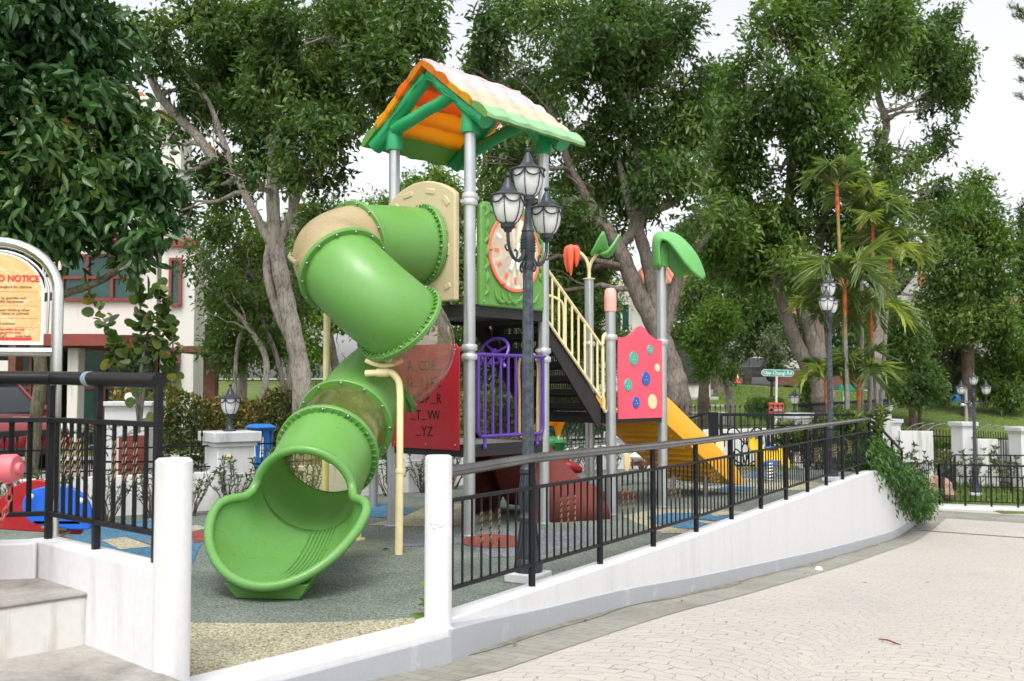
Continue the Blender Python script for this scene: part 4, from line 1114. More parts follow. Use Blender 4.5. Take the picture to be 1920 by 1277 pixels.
# yellow slide off the far deck
mid = (Q3 + Q1) / 2; sx = V((.68, .735, 0)).normalized(); sy = V((-sx.y, sx.x, 0))
rows = []
HW = .46
for i in range(21):
    t = i / 20; L_ = 1.93 * t
    z = interp([(0, 1.12), (.04, 1.11), (.12, 1.04), (.78, .335), (.88, .255), (1, .225)], t)
    wh = interp([(0, .20), (.1, .25), (.75, .23), (.92, .16), (1, .03)], t)
    c = mid + sx * L_
    rows.append([c - sy * (HW + .045) + V((0, 0, z - .10)), c - sy * (HW + .05) + V((0, 0, z + wh - .03)), c - sy * (HW + .03) + V((0, 0, z + wh)), c - sy * HW + V((0, 0, z + wh - .01)), c - sy * (HW - .05) + V((0, 0, z + .03)), c - sy * (HW - .14) + V((0, 0, z)),
                 c + V((0, 0, z - .005)), c + sy * (HW - .14) + V((0, 0, z)), c + sy * (HW - .05) + V((0, 0, z + .03)), c + sy * HW + V((0, 0, z + wh - .01)), c + sy * (HW + .03) + V((0, 0, z + wh)), c + sy * (HW + .05) + V((0, 0, z + wh - .03)), c + sy * (HW + .045) + V((0, 0, z - .10))])
full = [r + [r[-1] - sy * .12 + V((0, 0, -.01)), r[6] + V((0, 0, -.10)), r[0] + sy * .12 + V((0, 0, -.01)), r[0]] for r in rows]
mb = MB(); mb.grid(full, flip=True); n_ = len(full[0]) - 1
mb.add(full[-1][:n_], [tuple(range(n_))]); mb.add(full[0][:n_], [tuple(reversed(range(n_)))])
ys = mb.build('open_slide', M['yellow'], PS, sharp=40)
mb = MB()
for k in range(11):
    t = .06 + .075 * k; L_ = 1.93 * t; z = interp([(0, 1.12), (.04, 1.11), (.12, 1.04), (.78, .335), (.88, .255), (1, .225)], t) - .118
    c = mid + sx * L_ + V((0, 0, z)); mb.beam(c - sy * .40, c + sy * .40, .02, .035)
mb.build('slide_rib', M['yellow'], ys)
mb = MB()
for t, s_ in ((1.45, -.25), (1.45, .25)):
    c = mid + sx * t + sy * s_; mb = MB(); mb.cyl(c, c + V((0, 0, .25)), .025, 10); mb.build('slide_leg', M['steel'], ys)
# leaf step climber behind
cb = V((.62, 13.35, 0)); mb = MB(); mb.cyl(cb, cb + V((0, 0, 1.15)), .022, 10); lp = mb.build('climber_pole', M['cream_paint'], PS)
for z, m_, an in ((.98, 'amber', 200), (.66, 'toygreen', 190), (.34, 'toyred', -10)):
    mb = MB(); mb.lathe([(.035, -.19), (.05, -.12), (.085, -.03), (.12, .03), (.11, .06), (.03, .07)], cb + V((0, 0, z)), 14)
    a = R_(an); d = V((math.cos(a), math.sin(a), 0)); mb.tube(cr([cb + V((0, 0, z + .01)), cb + d * .15 + V((0, 0, z + .02)), cb + d * .32 + V((0, 0, z - .02))], 5), [.06, .075, .085, .09, .09, .085, .08, .07, .06, .05, .03], 10)
    mb.build('leaf_step', M[m_], lp)
# ------------------------------------------------------------------ roof of the tower
RB, HWD, ZR, ZE = .54, .83, 4.65, 3.995
AF, AE = -.14, 1.14 + .25
def RP(a, s, side, h=0.0):
    """point on a slope: s 0 at ridge, 1 at eave; side +1 left, -1 right; h above the slope"""
    dz = ZE - ZR; n = V((0, 0, HWD)) + B * side * (-dz); n.normalize()
    return T(a, RB + side * HWD * s, ZR + dz * s) + n * h
roof = None
names = ('orange', 'orange2', 'amber', 'amber', 'roofedge')
topm = {1: ('bleach1', 'orange', 'amber', 'amber', 'roofedge'), -1: ('bleach1', 'bleach1', 'bleach2', 'bleach2', 'roofedge_f')}
for side in (1, -1):
    for i in range(5):
        s0_, s1_ = i * .2 - (.0 if i else .02), (i + 1) * .2
        na = 34; rows = []
        for k in range(na + 1):
            a = AF + (AE - AF) * k / na
            wv = .009 * math.sin(k * .8 + i * 1.7 + side) + .004 * math.sin(k * 1.9 + i)
            hb = .012 * math.sin(k * .9 + i * 2.2)
            d = s1_ - s0_; e = s1_ + .022 + wv + (.03 if i == 4 else 0)
            base = .0
            rows.append([RP(a, s0_, side, base), RP(a, s0_ + d * .5, side, base - .004), RP(a, e, side, base - .004), RP(a, e + .012, side, .022), RP(a, e - .005, side, .052 + hb * .4),
                         RP(a, s1_ - d * .25, side, .068 + hb), RP(a, s0_ + d * .45, side, .066 + hb), RP(a, s0_ + d * .15, side, .052), RP(a, s0_ - .03, side, .03), RP(a, s0_, side, base)])
        mb = MB(); nv = len(rows[0])
        mb.grid(rows, flip=(side > 0))
        # outer faces take the sun-bleached colour
        for q in range(len(mb.f)):
            if (q % (nv - 1)) >= 3: mb.m[q] = 1
        f0 = tuple(range(nv - 1)); mb.add(rows[0][:nv - 1], [f0 if side > 0 else f0[::-1]]); mb.add(rows[-1][:nv - 1], [f0[::-1] if side > 0 else f0])
        mats = [M[names[i]], M[topm[side][i]]]
        if roof is None: roof = mb.build('roof', mats, PS, sharp=40)
        else: mb.build('roof_course', mats, roof, sharp=40)
mb = MB()
pp = [T(AF + .03 + (AE - AF - .06) * k / 20, RB, ZR + .03 + .008 * math.sin(k * 1.3)) for k in range(21)]
mb.tube(pp, .045, 12, mi=0); mb.build('ridge_cap', [M['bleach1']], roof)
def logpath(a, b, n=8, w=.010):
    a, b = V(a), V(b); return [a.lerp(b, i / n) + V((math.sin(i * 2.1), math.cos(i * 1.3), math.sin(i * 1.7 + 1))) * w for i in range(n + 1)]
for ag in (-.03, 1.17):
    for side in (1, -1):
        mb = MB(); a_, b_ = T(ag, RB + side * .02, 4.575), T(ag, RB + side * .80, 3.955)
        mb.tube(logpath(a_, b_), [.070, .074, .076, .078, .080, .083, .086, .088, .088], 14)
        sd = (b_ - a_).normalized(); up = sd.cross(A * side).normalized()
        if up.z < 0: up = -up
        for oo in (.035, -.03):   # raised grain lines of the moulded log
            mb.tube([a_.lerp(b_, .04 + .11 * i) - A * (1 if ag < 0 else -1) * .076 + up * (oo + .018 * math.sin(i * 1.9 + oo * 40)) for i in range(9)], .006, 5)
        mb.build('roof_rafter', M['roofgreen'], roof)
    mb = MB(); mb.tube(logpath(T(ag, RB + .50, 4.10), T(ag, RB - .36, 4.31)), [.074, .070, .066, .064, .063, .063, .064, .066, .070], 14)
    mb.build('roof_brace', M['roofgreen'], roof)
for (a, b) in ((0, 0), (SA, 0), (0, SB), (SA, SB)):
    c = T(a, b); mb = MB()
    mb.lathe([(.060, 3.89), (.090, 3.89), (.093, 3.92), (.086, 4.00), (.082, 4.09), (.072, 4.15), (.04, 4.17)], c, 20)
    mb.build('post_sleeve', M['roofgreen'], roof)
for b in (.03,):
    mb = MB(); mb.tube(cr([T(.02, b, 4.05), T(.25, b, 4.14), T(.57, b, 4.16), T(.89, b, 4.14), T(1.12, b, 4.05)], 5), .052, 12)
    mb.build('eave_beam', M['roofgreen'], roof)
# ------------------------------------------------------------------ spiral tube slide
TR = .375
ctrl = [(800, 462, 9.90), (735, 458, 9.66), (668, 459, 9.40), (628, 478, 9.10), (645, 508, 8.75), (698, 560, 8.60), (751, 606, 8.66), (775, 648, 8.95),
        (760, 681, 9.25), (725, 706, 9.32), (690, 738, 9.15), (648, 795, 8.62), (614, 849, 8.10), (596, 884, 7.84), (580, 917, 7.60)]
cw = [at(*c) for c in ctrl]; ND = 8; dense = cr(cw, ND)
def seg(i0, i1): return dense[i0 * ND:i1 * ND + 1]
parts = [('tube_slide', 0, 2, 'green'), ('tube_bend', 2, 4, 'tan'), ('tube_bend', 4, 6, 'green'), ('clear_bend', 6, 9, 'clear'), ('tube_bend', 9, 11, 'green'), ('clear_section', 11, 12, 'cleary'), ('tube_section', 12, 14, 'green')]
TS = None
for nm, i0, i1, mt in parts:
    mb = MB(); p = seg(i0, i1); mb.tube(p, TR, 56, caps=False)
    o = mb.build(nm, M[mt], PS if TS is None else TS, sharp=60)
    if TS is None: TS = o
bolt0 = None
for ci, mt, off_, nb, rib in ((0, 'green', .05, 16, 1), (2, 'green', 0, 14, 0), (4, 'green', 0, 14, 0), (6, 'green', 0, 14, -1), (9, 'green', 0, 12, 0), (11, 'green', 0, 12, 0), (12, 'green', 0, 12, 1)):
    k = ci * ND; c = dense[k]; tg = (dense[min(k + 1, len(dense) - 1)] - dense[max(k - 1, 0)]).normalized()
    c = c + tg * off_
    mb = MB(); mb.lathe([(TR - .004, -.024), (TR + .040, -.024), (TR + .047, -.016), (TR + .047, -.002), (TR + .044, 0), (TR + .047, .002), (TR + .047, .016), (TR + .040, .024), (TR - .004, .024)], c, 64, ax=tg, caps=False)
    ex = tg.orthogonal().normalized(); ey = tg.cross(ex)
    if rib:
        for q in range(46):
            a = 2 * PI * q / 46; u = ex * math.cos(a) + ey * math.sin(a); w = ey * math.cos(a) - ex * math.sin(a)
            s_ = c + u * (TR - .004) + tg * (.022 * rib) - w * .004
            mb.obox(s_, u * .040, w * .008, tg * (.022 * rib))
    fl_ = mb.build('flange', M[mt], TS, sharp=40)
    for q in range(nb):
        a = 2 * PI * (q + .4) / nb; u = ex * math.cos(a) + ey * math.sin(a)
        if bolt0 is None:
            m_ = MB(); m_.ball((0, 0, .030), .013, 8, 5); m_.ball((0, 0, -.030), .013, 8, 5); m_.cyl((0, 0, -.03), (0, 0, .03), .008, 8)
            bo = m_.build('flange_bolt', M['bolt'], None)
            bolt0 = bo
        else:
            bo = bolt0.copy(); COL.objects.link(bo)
        bo.parent = TS; bo.location = c + u * (TR + .026) - P1
        bo.rotation_euler = tg.to_track_quat('Z', 'Y').to_euler()
# moulded joint seam and two-tone bolts on the tan bend: split rim
for k, rr in ((3 * ND, TR + .018),):
    p = dense[2 * ND + 2:4 * ND - 1]
    mb = MB(); vs = []
    for i, c in enumerate(p):
        tg = (dense[2 * ND + 2 + i + 1] - dense[2 * ND + 2 + i - 1]).normalized(); sd = V((0, 0, 1)).cross(tg).normalized()
        vs.append(c - sd * (TR + .022) if (c - sd - V((-1.25, 8.97, c.z))).length > (c + sd - V((-1.25, 8.97, c.z))).length else c + sd * (TR + .022))
    mb.tube(vs, .022, 8); sm = mb.build('seam_flange', M['tan'], TS)
    for i in range(1, len(vs) - 1, 2):
        bo = bolt0.copy(); COL.objects.link(bo); bo.parent = TS; bo.location = vs[i] + V((0, 0, 0)) - P1; bo.rotation_euler = (0, 0, 0); bo.scale = (1, 1, .8)
# exit chute
Mx = dense[-1]; tg = (dense[-1] - dense[-3]).normalized(); hdg = V((tg.x, tg.y, 0)).normalized(); hdg = V((-.10, -.995, 0)).normalized()
sdv = V((-hdg.y, hdg.x, 0)); pit = math.asin(-tg.z)
tab = [(0, .0, .372, 1), (.07, -.04, .376, .95), (.16, -.085, .386, .85), (.26, -.125, .41, .7), (.36, -.155, .465, .5), (.46, -.178, .53, .3), (.58, -.195, .575, .15), (.72, -.208, .59, .05),
       (.86, -.214, .585, 0), (.97, -.214, .57, 0), (1.06, -.21, .55, 0), (1.12, -.205, .53, 0), (1.165, -.20, .52, 0)]
DM = [(0, 1.165), (13, 1.15), (26, 1.11), (38, 1.045), (49, .955), (59, .84), (68, .70), (75, .58), (82, .47), (88, .38), (93, .31), (97, .22), (102, .135), (110, .095), (130, .07), (180, .06)]
tabs = cr([V((a_, b_, c_)) for a_, b_, c_, _ in tab], 5)
fl0 = Mx - (hdg * math.sin(pit) + V((0, 0, math.cos(pit)))) * .372
def chute(phi, d, dr=0.0):
    dz = interp([(q.x, q.y) for q in tabs], d); r = interp([(q.x, q.z) for q in tabs], d) + dr; tl = interp([(q[0], q[3]) for q in tab], d)
    up = (hdg * math.sin(pit * tl) + V((0, 0, math.cos(pit * tl)))).normalized(); f = fl0 + hdg * d + V((0, 0, dz)); c = f + up * (r - dr)
    return c + sdv * r * math.sin(phi) - up * r * math.cos(phi)
def dmax(ph):
    ph = abs(math.degrees(ph)); return (interp(DM, max(0, ph - 3)) + interp(DM, ph) + interp(DM, min(180, ph + 3))) / 3
NPH = 72
rowsS = [[chute(2 * PI * j / NPH - PI, dmax(2 * PI * j / NPH - PI) * k / 22) for j in range(NPH + 1)] for k in range(23)]
mb = MB(); mb.grid(rowsS); ex_ = mb.build('exit_chute', M['green_in'], TS, solid=.016, sharp=80)
mb = MB(); mb.tube(rowsS[-1][:-1], .034, 12, closed=True); mb.build('rolled_lip', M['green_in'], ex_, sharp=80)
mb = MB()
for j in range(7):
    ang = R_(-2 + 5.2 * j); pts = []
    for k in range(12):
        d = .02 + .085 * k; r = interp([(q.x, q.z) for q in tabs], d); pts.append(chute(ang * .372 / r + R_(3) * (d - .5), d, -.013))
    mb.tube(cr(pts, 4), .007, 6)
mb.build('floor_rib', M['green_in'], ex_)
tipf = fl0 + hdg * 1.04 + V((0, 0, -.215)); tz = tipf.z + .02
mb = MB(); b0 = V((tipf.x, tipf.y, 0))
lowp = [b0 + hdg * .02 - sdv * .22, b0 + hdg * .02 + sdv * .22, b0 - hdg * .55 + sdv * .16, b0 - hdg * .55 - sdv * .16]
upp = [b0 + hdg * .05 - sdv * .29 + V((0, 0, tz)), b0 + hdg * .05 + sdv * .29 + V((0, 0, tz)), b0 - hdg * .6 + sdv * .2 + V((0, 0, tz)), b0 - hdg * .6 - sdv * .2 + V((0, 0, tz))]
mb.add(lowp + upp, [(3, 2, 1, 0), (4, 5, 6, 7), (0, 1, 5, 4), (1, 2, 6, 5), (2, 3, 7, 6), (3, 0, 4, 7)]); mb.build('chute_foot', M['green'], ex_, bevel=.012)
# supports
mb = MB(); pb = V((-.96, 8.52, 0))
mb.tube([pb, pb + V((.004, 0, .72))], .034, 12)
mb.tube([pb + V((.004, 0, .70))] + cr([pb + V((.004, 0, 1.34)), pb + V((-.01, .01, 1.46)), pb + V((-.07, .02, 1.535)), pb + V((-.16, .03, 1.54)), pb + V((-.30, .05, 1.535))], 5), .0295, 12)
mb.cyl(pb + V((.004, 0, .69)), pb + V((.004, 0, .72)), .039, 12)
mb.cyl(pb + V((-.10, .022, 1.54)), pb + V((-.20, .036, 1.54)), .037, 12)
sp1 = mb.build('support_pole', M['cream_paint'], TS)
mb = MB(); f2 = dense[6 * ND]; cz = pb + V((-.14, .03, 1.57))
mb.tube(cr([cz + V((-.16, .0, .075)), cz + V((-.08, 0, .045)), cz + V((0, 0, .03)), cz + V((.08, 0, .045)), cz + V((.16, 0, .075))], 4), .020, 8)
mb.cyl(cz, cz + V((0, 0, -.05)), .028, 10); mb.build('support_bracket', M['cream_paint'], sp1)
for (X, Y, z1) in ((-1.742, 9.35, 2.15), (-1.435, 9.35, 1.05)):
    mb = MB(); mb.cyl((X, Y, 0), (X, Y, z1), .032, 12); mb.cyl((X, Y, 0), (X, Y, .012), .07, 12); mb.build('support_pole', M['cream_paint'], TS)
mb = MB(); mb.cyl((-1.645, 11.9, 0), (-1.645, 11.9, 1.5), .055, 16); mb.build('post', M['steel'], PS)

# ================================================================== LAMPS
def lantern(mbi, mbg, c, r=.122):
    """iron into mbi, glass into mbg; c is the cup at the bottom"""
    k = r / .122
    mbg.lathe([(.046 * k, .03 * k), (.074 * k, .05 * k), (.099 * k, .10 * k), (.111 * k, .16 * k), (.114 * k, .225 * k)], c, 20)
    mbi.lathe([(.026 * k, -.03 * k), (.034 * k, -.012 * k), (.052 * k, 0), (.054 * k, .03 * k), (.044 * k, .042 * k), (.0, .042 * k)], c, 16)
    mbi.lathe([(.112 * k, .224 * k), (.130 * k, .220 * k), (.136 * k, .227 * k), (.130 * k, .235 * k), (.090 * k, .247 * k), (.060 * k, .266 * k), (.043 * k, .290 * k), (.033 * k, .320 * k), (.020 * k, .348 * k), (.012 * k, .362 * k)], c, 20)
    mbi.ball(V(c) + V((0, 0, .380 * k)), .020 * k, 10, 6)
    for q in range(6):
        a = 2 * PI * q / 6 + .3; u = V((math.cos(a), math.sin(a), 0)); a2 = a + 2 * PI / 6; u2 = V((math.cos(a2), math.sin(a2), 0)); um = (u + u2).normalized()
        mbi.tube([V(c) + u * (x * k) + V((0, 0, z * k)) for x, z in ((.054, .03), (.080, .05), (.104, .10), (.116, .16), (.119, .228))], .0042 * k, 5)
        mbi.tube(cr([V(c) + u * .121 * k + V((0, 0, .215 * k)), V(c) + (u * .6 + um * .45).normalized() * .122 * k + V((0, 0, .182 * k)), V(c) + um * .122 * k + V((0, 0, .170 * k)), V(c) + (u2 * .6 + um * .45).normalized() * .122 * k + V((0, 0, .182 * k)), V(c) + u2 * .121 * k + V((0, 0, .215 * k))], 3), .0065 * k, 5)
lampb = V((.118, 7.34, 0))
LM = thing('street_lamp', 'weathered dark three-globe lamp post in front of the clock panel, behind the railing', 'lamp', lampb, 'three-globe iron lamp posts')
def LB(x, y, z): return lampb + V((x, y, z))
mb = MB(); mb.box(LB(0, 0, .035), (.26, .26, .07), R_(60)); mb.build('plinth', M['capstone'], LM, bevel=.01)
mb = MB()
mb.lathe([(.105, .06), (.105, .12), (.098, .15), (.088, .17), (.092, .20), (.084, .23), (.074, .28), (.063, .38), (.060, .42), (.068, .44), (.070, .465), (.058, .49), (.056, .51), (.066, .54), (.069, .59), (.066, .65), (.056, .73), (.050, .775), (.062, .79), (.062, .815), (.052, .83)], lampb, 12)
for q in range(12):
    a = 2 * PI * q / 12 + .26; u = V((math.cos(a), math.sin(a), 0))
    mb.tube([LB(0, 0, z) + u * r for r, z in ((.060, .53), (.069, .59), (.067, .65), (.058, .72), (.052, .77))], .006, 5)
    mb.tube([LB(0, 0, z) + u * r for r, z in ((.086, .23), (.076, .28), (.066, .37), (.062, .42))], .006, 5)
mb.build('lamp_base', M['lamp_iron'], LM, sharp=24)
mb = MB()
vs = []; prof_ = [(.046, .83), (.044, 1.3), (.041, 1.9), (.038, 2.30)]
for r, z in prof_:
    for k in range(24):
        a = 2 * PI * k / 24; rr = r * (1.0 if k % 2 else .90); vs.append(LB(rr * math.cos(a), rr * math.sin(a), z))
mb.add(vs, [(i * 24 + k, i * 24 + (k + 1) % 24, (i + 1) * 24 + (k + 1) % 24, (i + 1) * 24 + k) for i in range(3) for k in range(24)])
mb.build('lamp_pole', M['lamp_iron_worn'], LM, sharp=20)
mb = MB()
mb.lathe([(.040, 2.28), (.048, 2.30), (.048, 2.33), (.042, 2.345), (.046, 2.36), (.054, 2.42), (.056, 2.48), (.052, 2.53), (.044, 2.56), (.050, 2.57), (.040, 2.59), (.030, 2.64), (.022, 2.72), (.020, 2.76), (.03, 2.78)], lampb, 16)
for q in range(4):
    a = R_(60 + 90 * q); u = V((math.cos(a), math.sin(a), 0))
    mb.tube(cr([LB(0, 0, 2.34) + u * .05, LB(0, 0, 2.30) + u * .065, LB(0, 0, 2.27) + u * .055, LB(0, 0, 2.275) + u * .045], 4), .008, 6)
    for w in range(5): mb.cyl(LB(0, 0, 2.42 + .022 * w) + u * .052 - V((-u.y, u.x, 0)) * .018, LB(0, 0, 2.42 + .022 * w) + u * .052 + V((-u.y, u.x, 0)) * .018, .007, 6)
mb.build('lamp_neck', M['lamp_iron'], LM)
for sgn in (1, -1, 0):
    a = R_(60); u = V((math.cos(a), math.sin(a), 0)) * sgn
    if sgn:
        mb = MB()
        mb.tube(cr([LB(0, 0, 2.42) + u * .05, LB(0, 0, 2.37) + u * .08, LB(0, 0, 2.335) + u * .15, LB(0, 0, 2.36) + u * .23, LB(0, 0, 2.44) + u * .285, LB(0, 0, 2.53) + u * .295], 6), [.016] * 12 + [.013] * 19, 8)
        mb.tube(cr([LB(0, 0, 2.345) + u * .19, LB(0, 0, 2.36) + u * .165, LB(0, 0, 2.40) + u * .165, LB(0, 0, 2.41) + u * .19, LB(0, 0, 2.395) + u * .195], 5), .007, 6)
        mb.tube(cr([LB(0, 0, 2.40) + u * .26, LB(0, 0, 2.39) + u * .30, LB(0, 0, 2.41) + u * .33, LB(0, 0, 2.43) + u * .325], 5), .007, 6)
        mb.build('lamp_arm', M['lamp_iron'], LM)
        c = LB(0, 0, 2.555) + u * .295
    else: c = LB(0, 0, 2.80)
    mi_, mg_ = MB(), MB(); lantern(mi_, mg_, c)
    ln_ = mi_.build('lantern_frame', M['lamp_iron'], LM); mg_.build('lantern_glass', M['milkglass'], ln_)
dup(LM, (4.88, 15.3, .0), R_(6), 'slim three-globe lamp post beside the red-stemmed palms, its globes lined up one behind another')
dup(LM, (11.9, 25.7, -1.32), R_(-95), 'farther three-globe lamp post standing on the lawn behind the far black railing')
plc = V((-3.32, 11.75, .905))
PL = thing('pillar_lamp', 'single dark lantern with white globe standing on the grey-capped pillar behind the slide exit', 'lamp', plc, 'lanterns on the boundary pillars')
mi_, mg_ = MB(), MB(); lantern(mi_, mg_, plc + V((0, 0, .17)), .118)
mi_.lathe([(.075, 0), (.075, .012), (.05, .03), (.032, .07), (.030, .12), (.026, .15)], plc, 12)
o = mi_.build('lantern_frame', M['lamp_iron'], PL); mg_.build('lantern_glass', M['milkglass'], o)

# ================================================================== NOTICE, HYDRANT, TOYS
nb = V((-2.98, 5.72, 0)); nu = V((.992, .13, 0)).normalized(); nn = V((nu.y, -nu.x, 0))
NS = thing('notice_board', 'orange playground notice with cracked print in an arched polished steel frame', 'sign', nb)
def NP(x, z, d=0): return nb + nu * x + nn * d + V((0, 0, z))
mb = MB(); path = [NP(.345, -.05), NP(.345, 1.96)] + [NP(.345 * math.cos(R_(a)), 1.96 + .29 * math.sin(R_(a))) for a in range(10, 180, 10)] + [NP(-.345, 1.96), NP(-.345, -.05)]
mb.tube(path, .032, 18); mb.build('arch_frame', M['chrome'], NS, sharp=60)
mb = MB(); mb.cyl(NP(-.33, 1.615), NP(.33, 1.615), .026, 16); mb.build('cross_bar', M['chrome'], NS)
mb = MB(); pts = [NP(.29, 1.72), NP(.295, 1.95)] + [NP(.295 * math.cos(R_(a)), 1.95 + .25 * math.sin(R_(a))) for a in range(10, 180, 10)] + [NP(-.295, 1.95), NP(-.29, 1.72)]
mb.tube(pts, .008, 8); mb.build('inner_rod', M['chrome'], NS)
bw, bz0 = .272, 1.655
poly = [(-bw, 0), (bw, 0), (bw, .30)] + [(bw * math.cos(R_(a)), .30 + .235 * math.sin(R_(a))) for a in range(10, 180, 10)] + [(-bw, .30)]
mb = MB(); mb.prism(poly, NP(0, bz0, .004), nu, (0, 0, 1), .006); bd = mb.build('white_backing', M['signwhite'], NS)
p2 = [(x * .945, .022 + y * .945) for x, y in poly]
mb = MB(); mb.prism(p2, NP(0, bz0, .011), nu, (0, 0, 1), .002); nf = mb.build('notice_sheet', M['noticetan'], bd)
lettering('PLAYGROUND NOTICE', NP(.245, bz0 + .365, .0135), nu, (0, 0, 1), .052, M['noticered'], nf, align='RIGHT', bold=.0016, sx=.92)
LN = [(.327, 'This playground is designed for children'), (.263, 'Children must be accompanied by guardian and'), (.243, 'supervised while using this equipment.'),
      (.194, 'Children should wear proper clothing when'), (.174, 'playing and not carry any sharp or pointed'), (.116, 'Use this equipment in good practice.')]
RX = {.327: .205, .263: .175, .243: .165, .194: .195, .174: .190, .116: .12}
for z, s_ in LN: lettering(s_, NP(RX[z], bz0 + z, .0135), nu, (0, 0, 1), .0215, M['noticegrey'], nf, align='RIGHT')
for z, s_, x in ((.083, 'The owner will not be held responsible for any', .17), (.064, 'injury arising from misuse of this area', .15)):
    lettering(s_, NP(x, bz0 + z, .0135), nu, (0, 0, 1), .0195, M['noticered'], nf, align='RIGHT')
lettering('WK/2017/0098', NP(.205, bz0 + .044, .0135), nu, (0, 0, 1), .014, M['noticegrey'], nf, align='RIGHT')
mb = MB()
for z in (.305, .223, .152, .098): mb.obox(NP(-.24, bz0 + z, .0132), nu * .48, V((0, 0, .0014)), nn * .001)
mb.build('ruled_lines', M['noticegrey'], nf)
mb = MB(); mb.obox(NP(-.25, bz0 + .026, .0132), nu * .46, V((0, 0, .016)), nn * .001); mb.build('red_band', M['noticered'], nf)
mb = MB(); c = NP(.055, bz0 + .049, .0135)
mb.tube([c + nu * .016 * math.cos(a) + V((0, 0, .016 * math.sin(a))) for a in [2 * PI * i / 24 for i in range(24)]], .0016, 5, closed=True); mb.tube([c + nu * .012 + V((0, 0, .011)), c - nu * .012 - V((0, 0, .011))], .0014, 5)
mb.obox(c - nu * .008 - V((0, 0, .004)), nu * .016, V((0, 0, .006)), nn * .001); mb.build('prohibition_mark', M['noticegrey'], nf)
# pink hydrant with its chain
hb = V((-2.72, 4.95, .41))
HY = thing('fire_hydrant', 'faded pink hydrant outlet with a rusty hanging chain at the left edge', 'hydrant', hb)
mb = MB(); mb.lathe([(.12, 0), (.12, .03), (.075, .05), (.07, .50), (.085, .53), (.10, .60), (.10, .66), (.085, .72), (.04, .77), (.03, .82), (0, .82)], hb, 24); mb.build('barrel', M['hydrant'], HY)
ox = V((1, -.08, 0)).normalized(); c = hb + V((.0, 0, .60))
mb = MB(); mb.lathe([(.055, .05), (.055, .14), (.062, .145), (.062, .17), (.05, .175), (.05, .20), (.068, .205), (.070, .27), (.062, .285), (.03, .288), (.026, .31), (0, .31)], c, 24, ax=ox)
mb.lathe([(.02, -.075), (.025, -.06), (.025, -.04)], c + ox * .24, 12)
mb.build('outlet_cap', M['hydrant'], HY)
mb = MB(); pth = cr([c + ox * .245 + V((0, 0, -.06)), c + ox * .25 + V((0, -.01, -.16)), c + ox * .21 + V((0, -.02, -.27)), c + ox * .12 + V((0, -.03, -.36)), c + ox * .02 + V((0, -.05, -.40))], 12)
acc = 0; k = 0; last = pth[0]; i_ = 1
while i_ < len(pth):
    d = (pth[i_] - last)
    if d.length >= .028:
        t = d.normalized(); e = t.orthogonal().normalized()
        if k % 2: e = t.cross(e)
        m0 = (last + pth[i_]) / 2; lk = [m0 + t * .021 * math.cos(a) + e * .0125 * math.sin(a) for a in [2 * PI * q / 12 for q in range(12)]]
        mb.tube(lk, .0048, 6, closed=True); last = pth[i_]; k += 1
    i_ += 1
mb.build('chain', M['chain'], HY)
def pxpoly(pts, Y, depth, mat, name, parent, bevel=.01, tilt=0.0):
    w = [at(u, v, Y) for u, v in pts]; o_ = w[0]; n = len(w)
    ar = sum(w[i].x * w[(i + 1) % n].z - w[(i + 1) % n].x * w[i].z for i in range(n))
    if ar < 0: w = w[::-1]
    m_ = MB(); m_.prism([(p.x, p.z) for p in w], (0, Y, 0), (1, tilt, 0), (0, 0, 1), depth)
    return m_.build(name, M[mat], parent, bevel=bevel)
def spring(c, z0, z1, r, parent, turns=5):
    m_ = MB(); pts = [V((c.x + r * math.cos(a), c.y + r * math.sin(a), z0 + (z1 - z0) * i / (turns * 14))) for i, a in enumerate([2 * PI * k / 14 for k in range(turns * 14 + 1)])]
    m_.tube(pts, .014, 6); m_.cyl((c.x, c.y, z0 - .02), (c.x, c.y, z0 + .01), r + .04, 16); return m_.build('spring', M['steel'], parent)
RX_ = at(88, 950, 7.4)
RK = thing('spring_rocker', 'blue and red rocking toy behind the short railing beside the notice', 'playground toy', (RX_.x, 7.5, 0))
z8 = lambda L_: [(x / 3.547, 680 + y / 3.547) for x, y in L_]
pxpoly(z8([(146, 950), (150, 915), (168, 880), (195, 855), (230, 840), (270, 830), (360, 815), (420, 818), (470, 830), (515, 852), (550, 880), (575, 915), (592, 950), (603, 1000), (606, 1050), (600, 1100), (585, 1110), (560, 1112), (450, 1110), (360, 1090), (250, 1080), (205, 1066), (170, 1035), (150, 1000)]), 7.40, -.045, 'toyblue', 'side_panel', RK, .008)
pxpoly(z8([(-90, 930), (0, 900), (50, 862), (90, 825), (150, 795), (200, 782), (250, 778), (310, 786), (370, 805), (420, 840), (470, 900), (520, 1000), (545, 1110), (530, 1145), (300, 1130), (0, 1110), (-120, 1080)]), 7.75, -.05, 'toyred', 'rear_panel', RK, .008)
mb = MB()
for u, v in ((57, 931), (151, 939)): mb.ball(at(u, v, 7.35), .022, 12, 7)
mb.build('round_bolt', M['signwhite'], RK)
mb = MB(); mb.obox(at(60, 985, 7.4) , V((.36, 0, 0)), V((0, .38, 0)), V((0, 0, .04))); mb.build('seat', M['toyred'], RK, bevel=.01)
spring(V((RX_.x, 7.55, 0)), .02, .40, .09, RK)
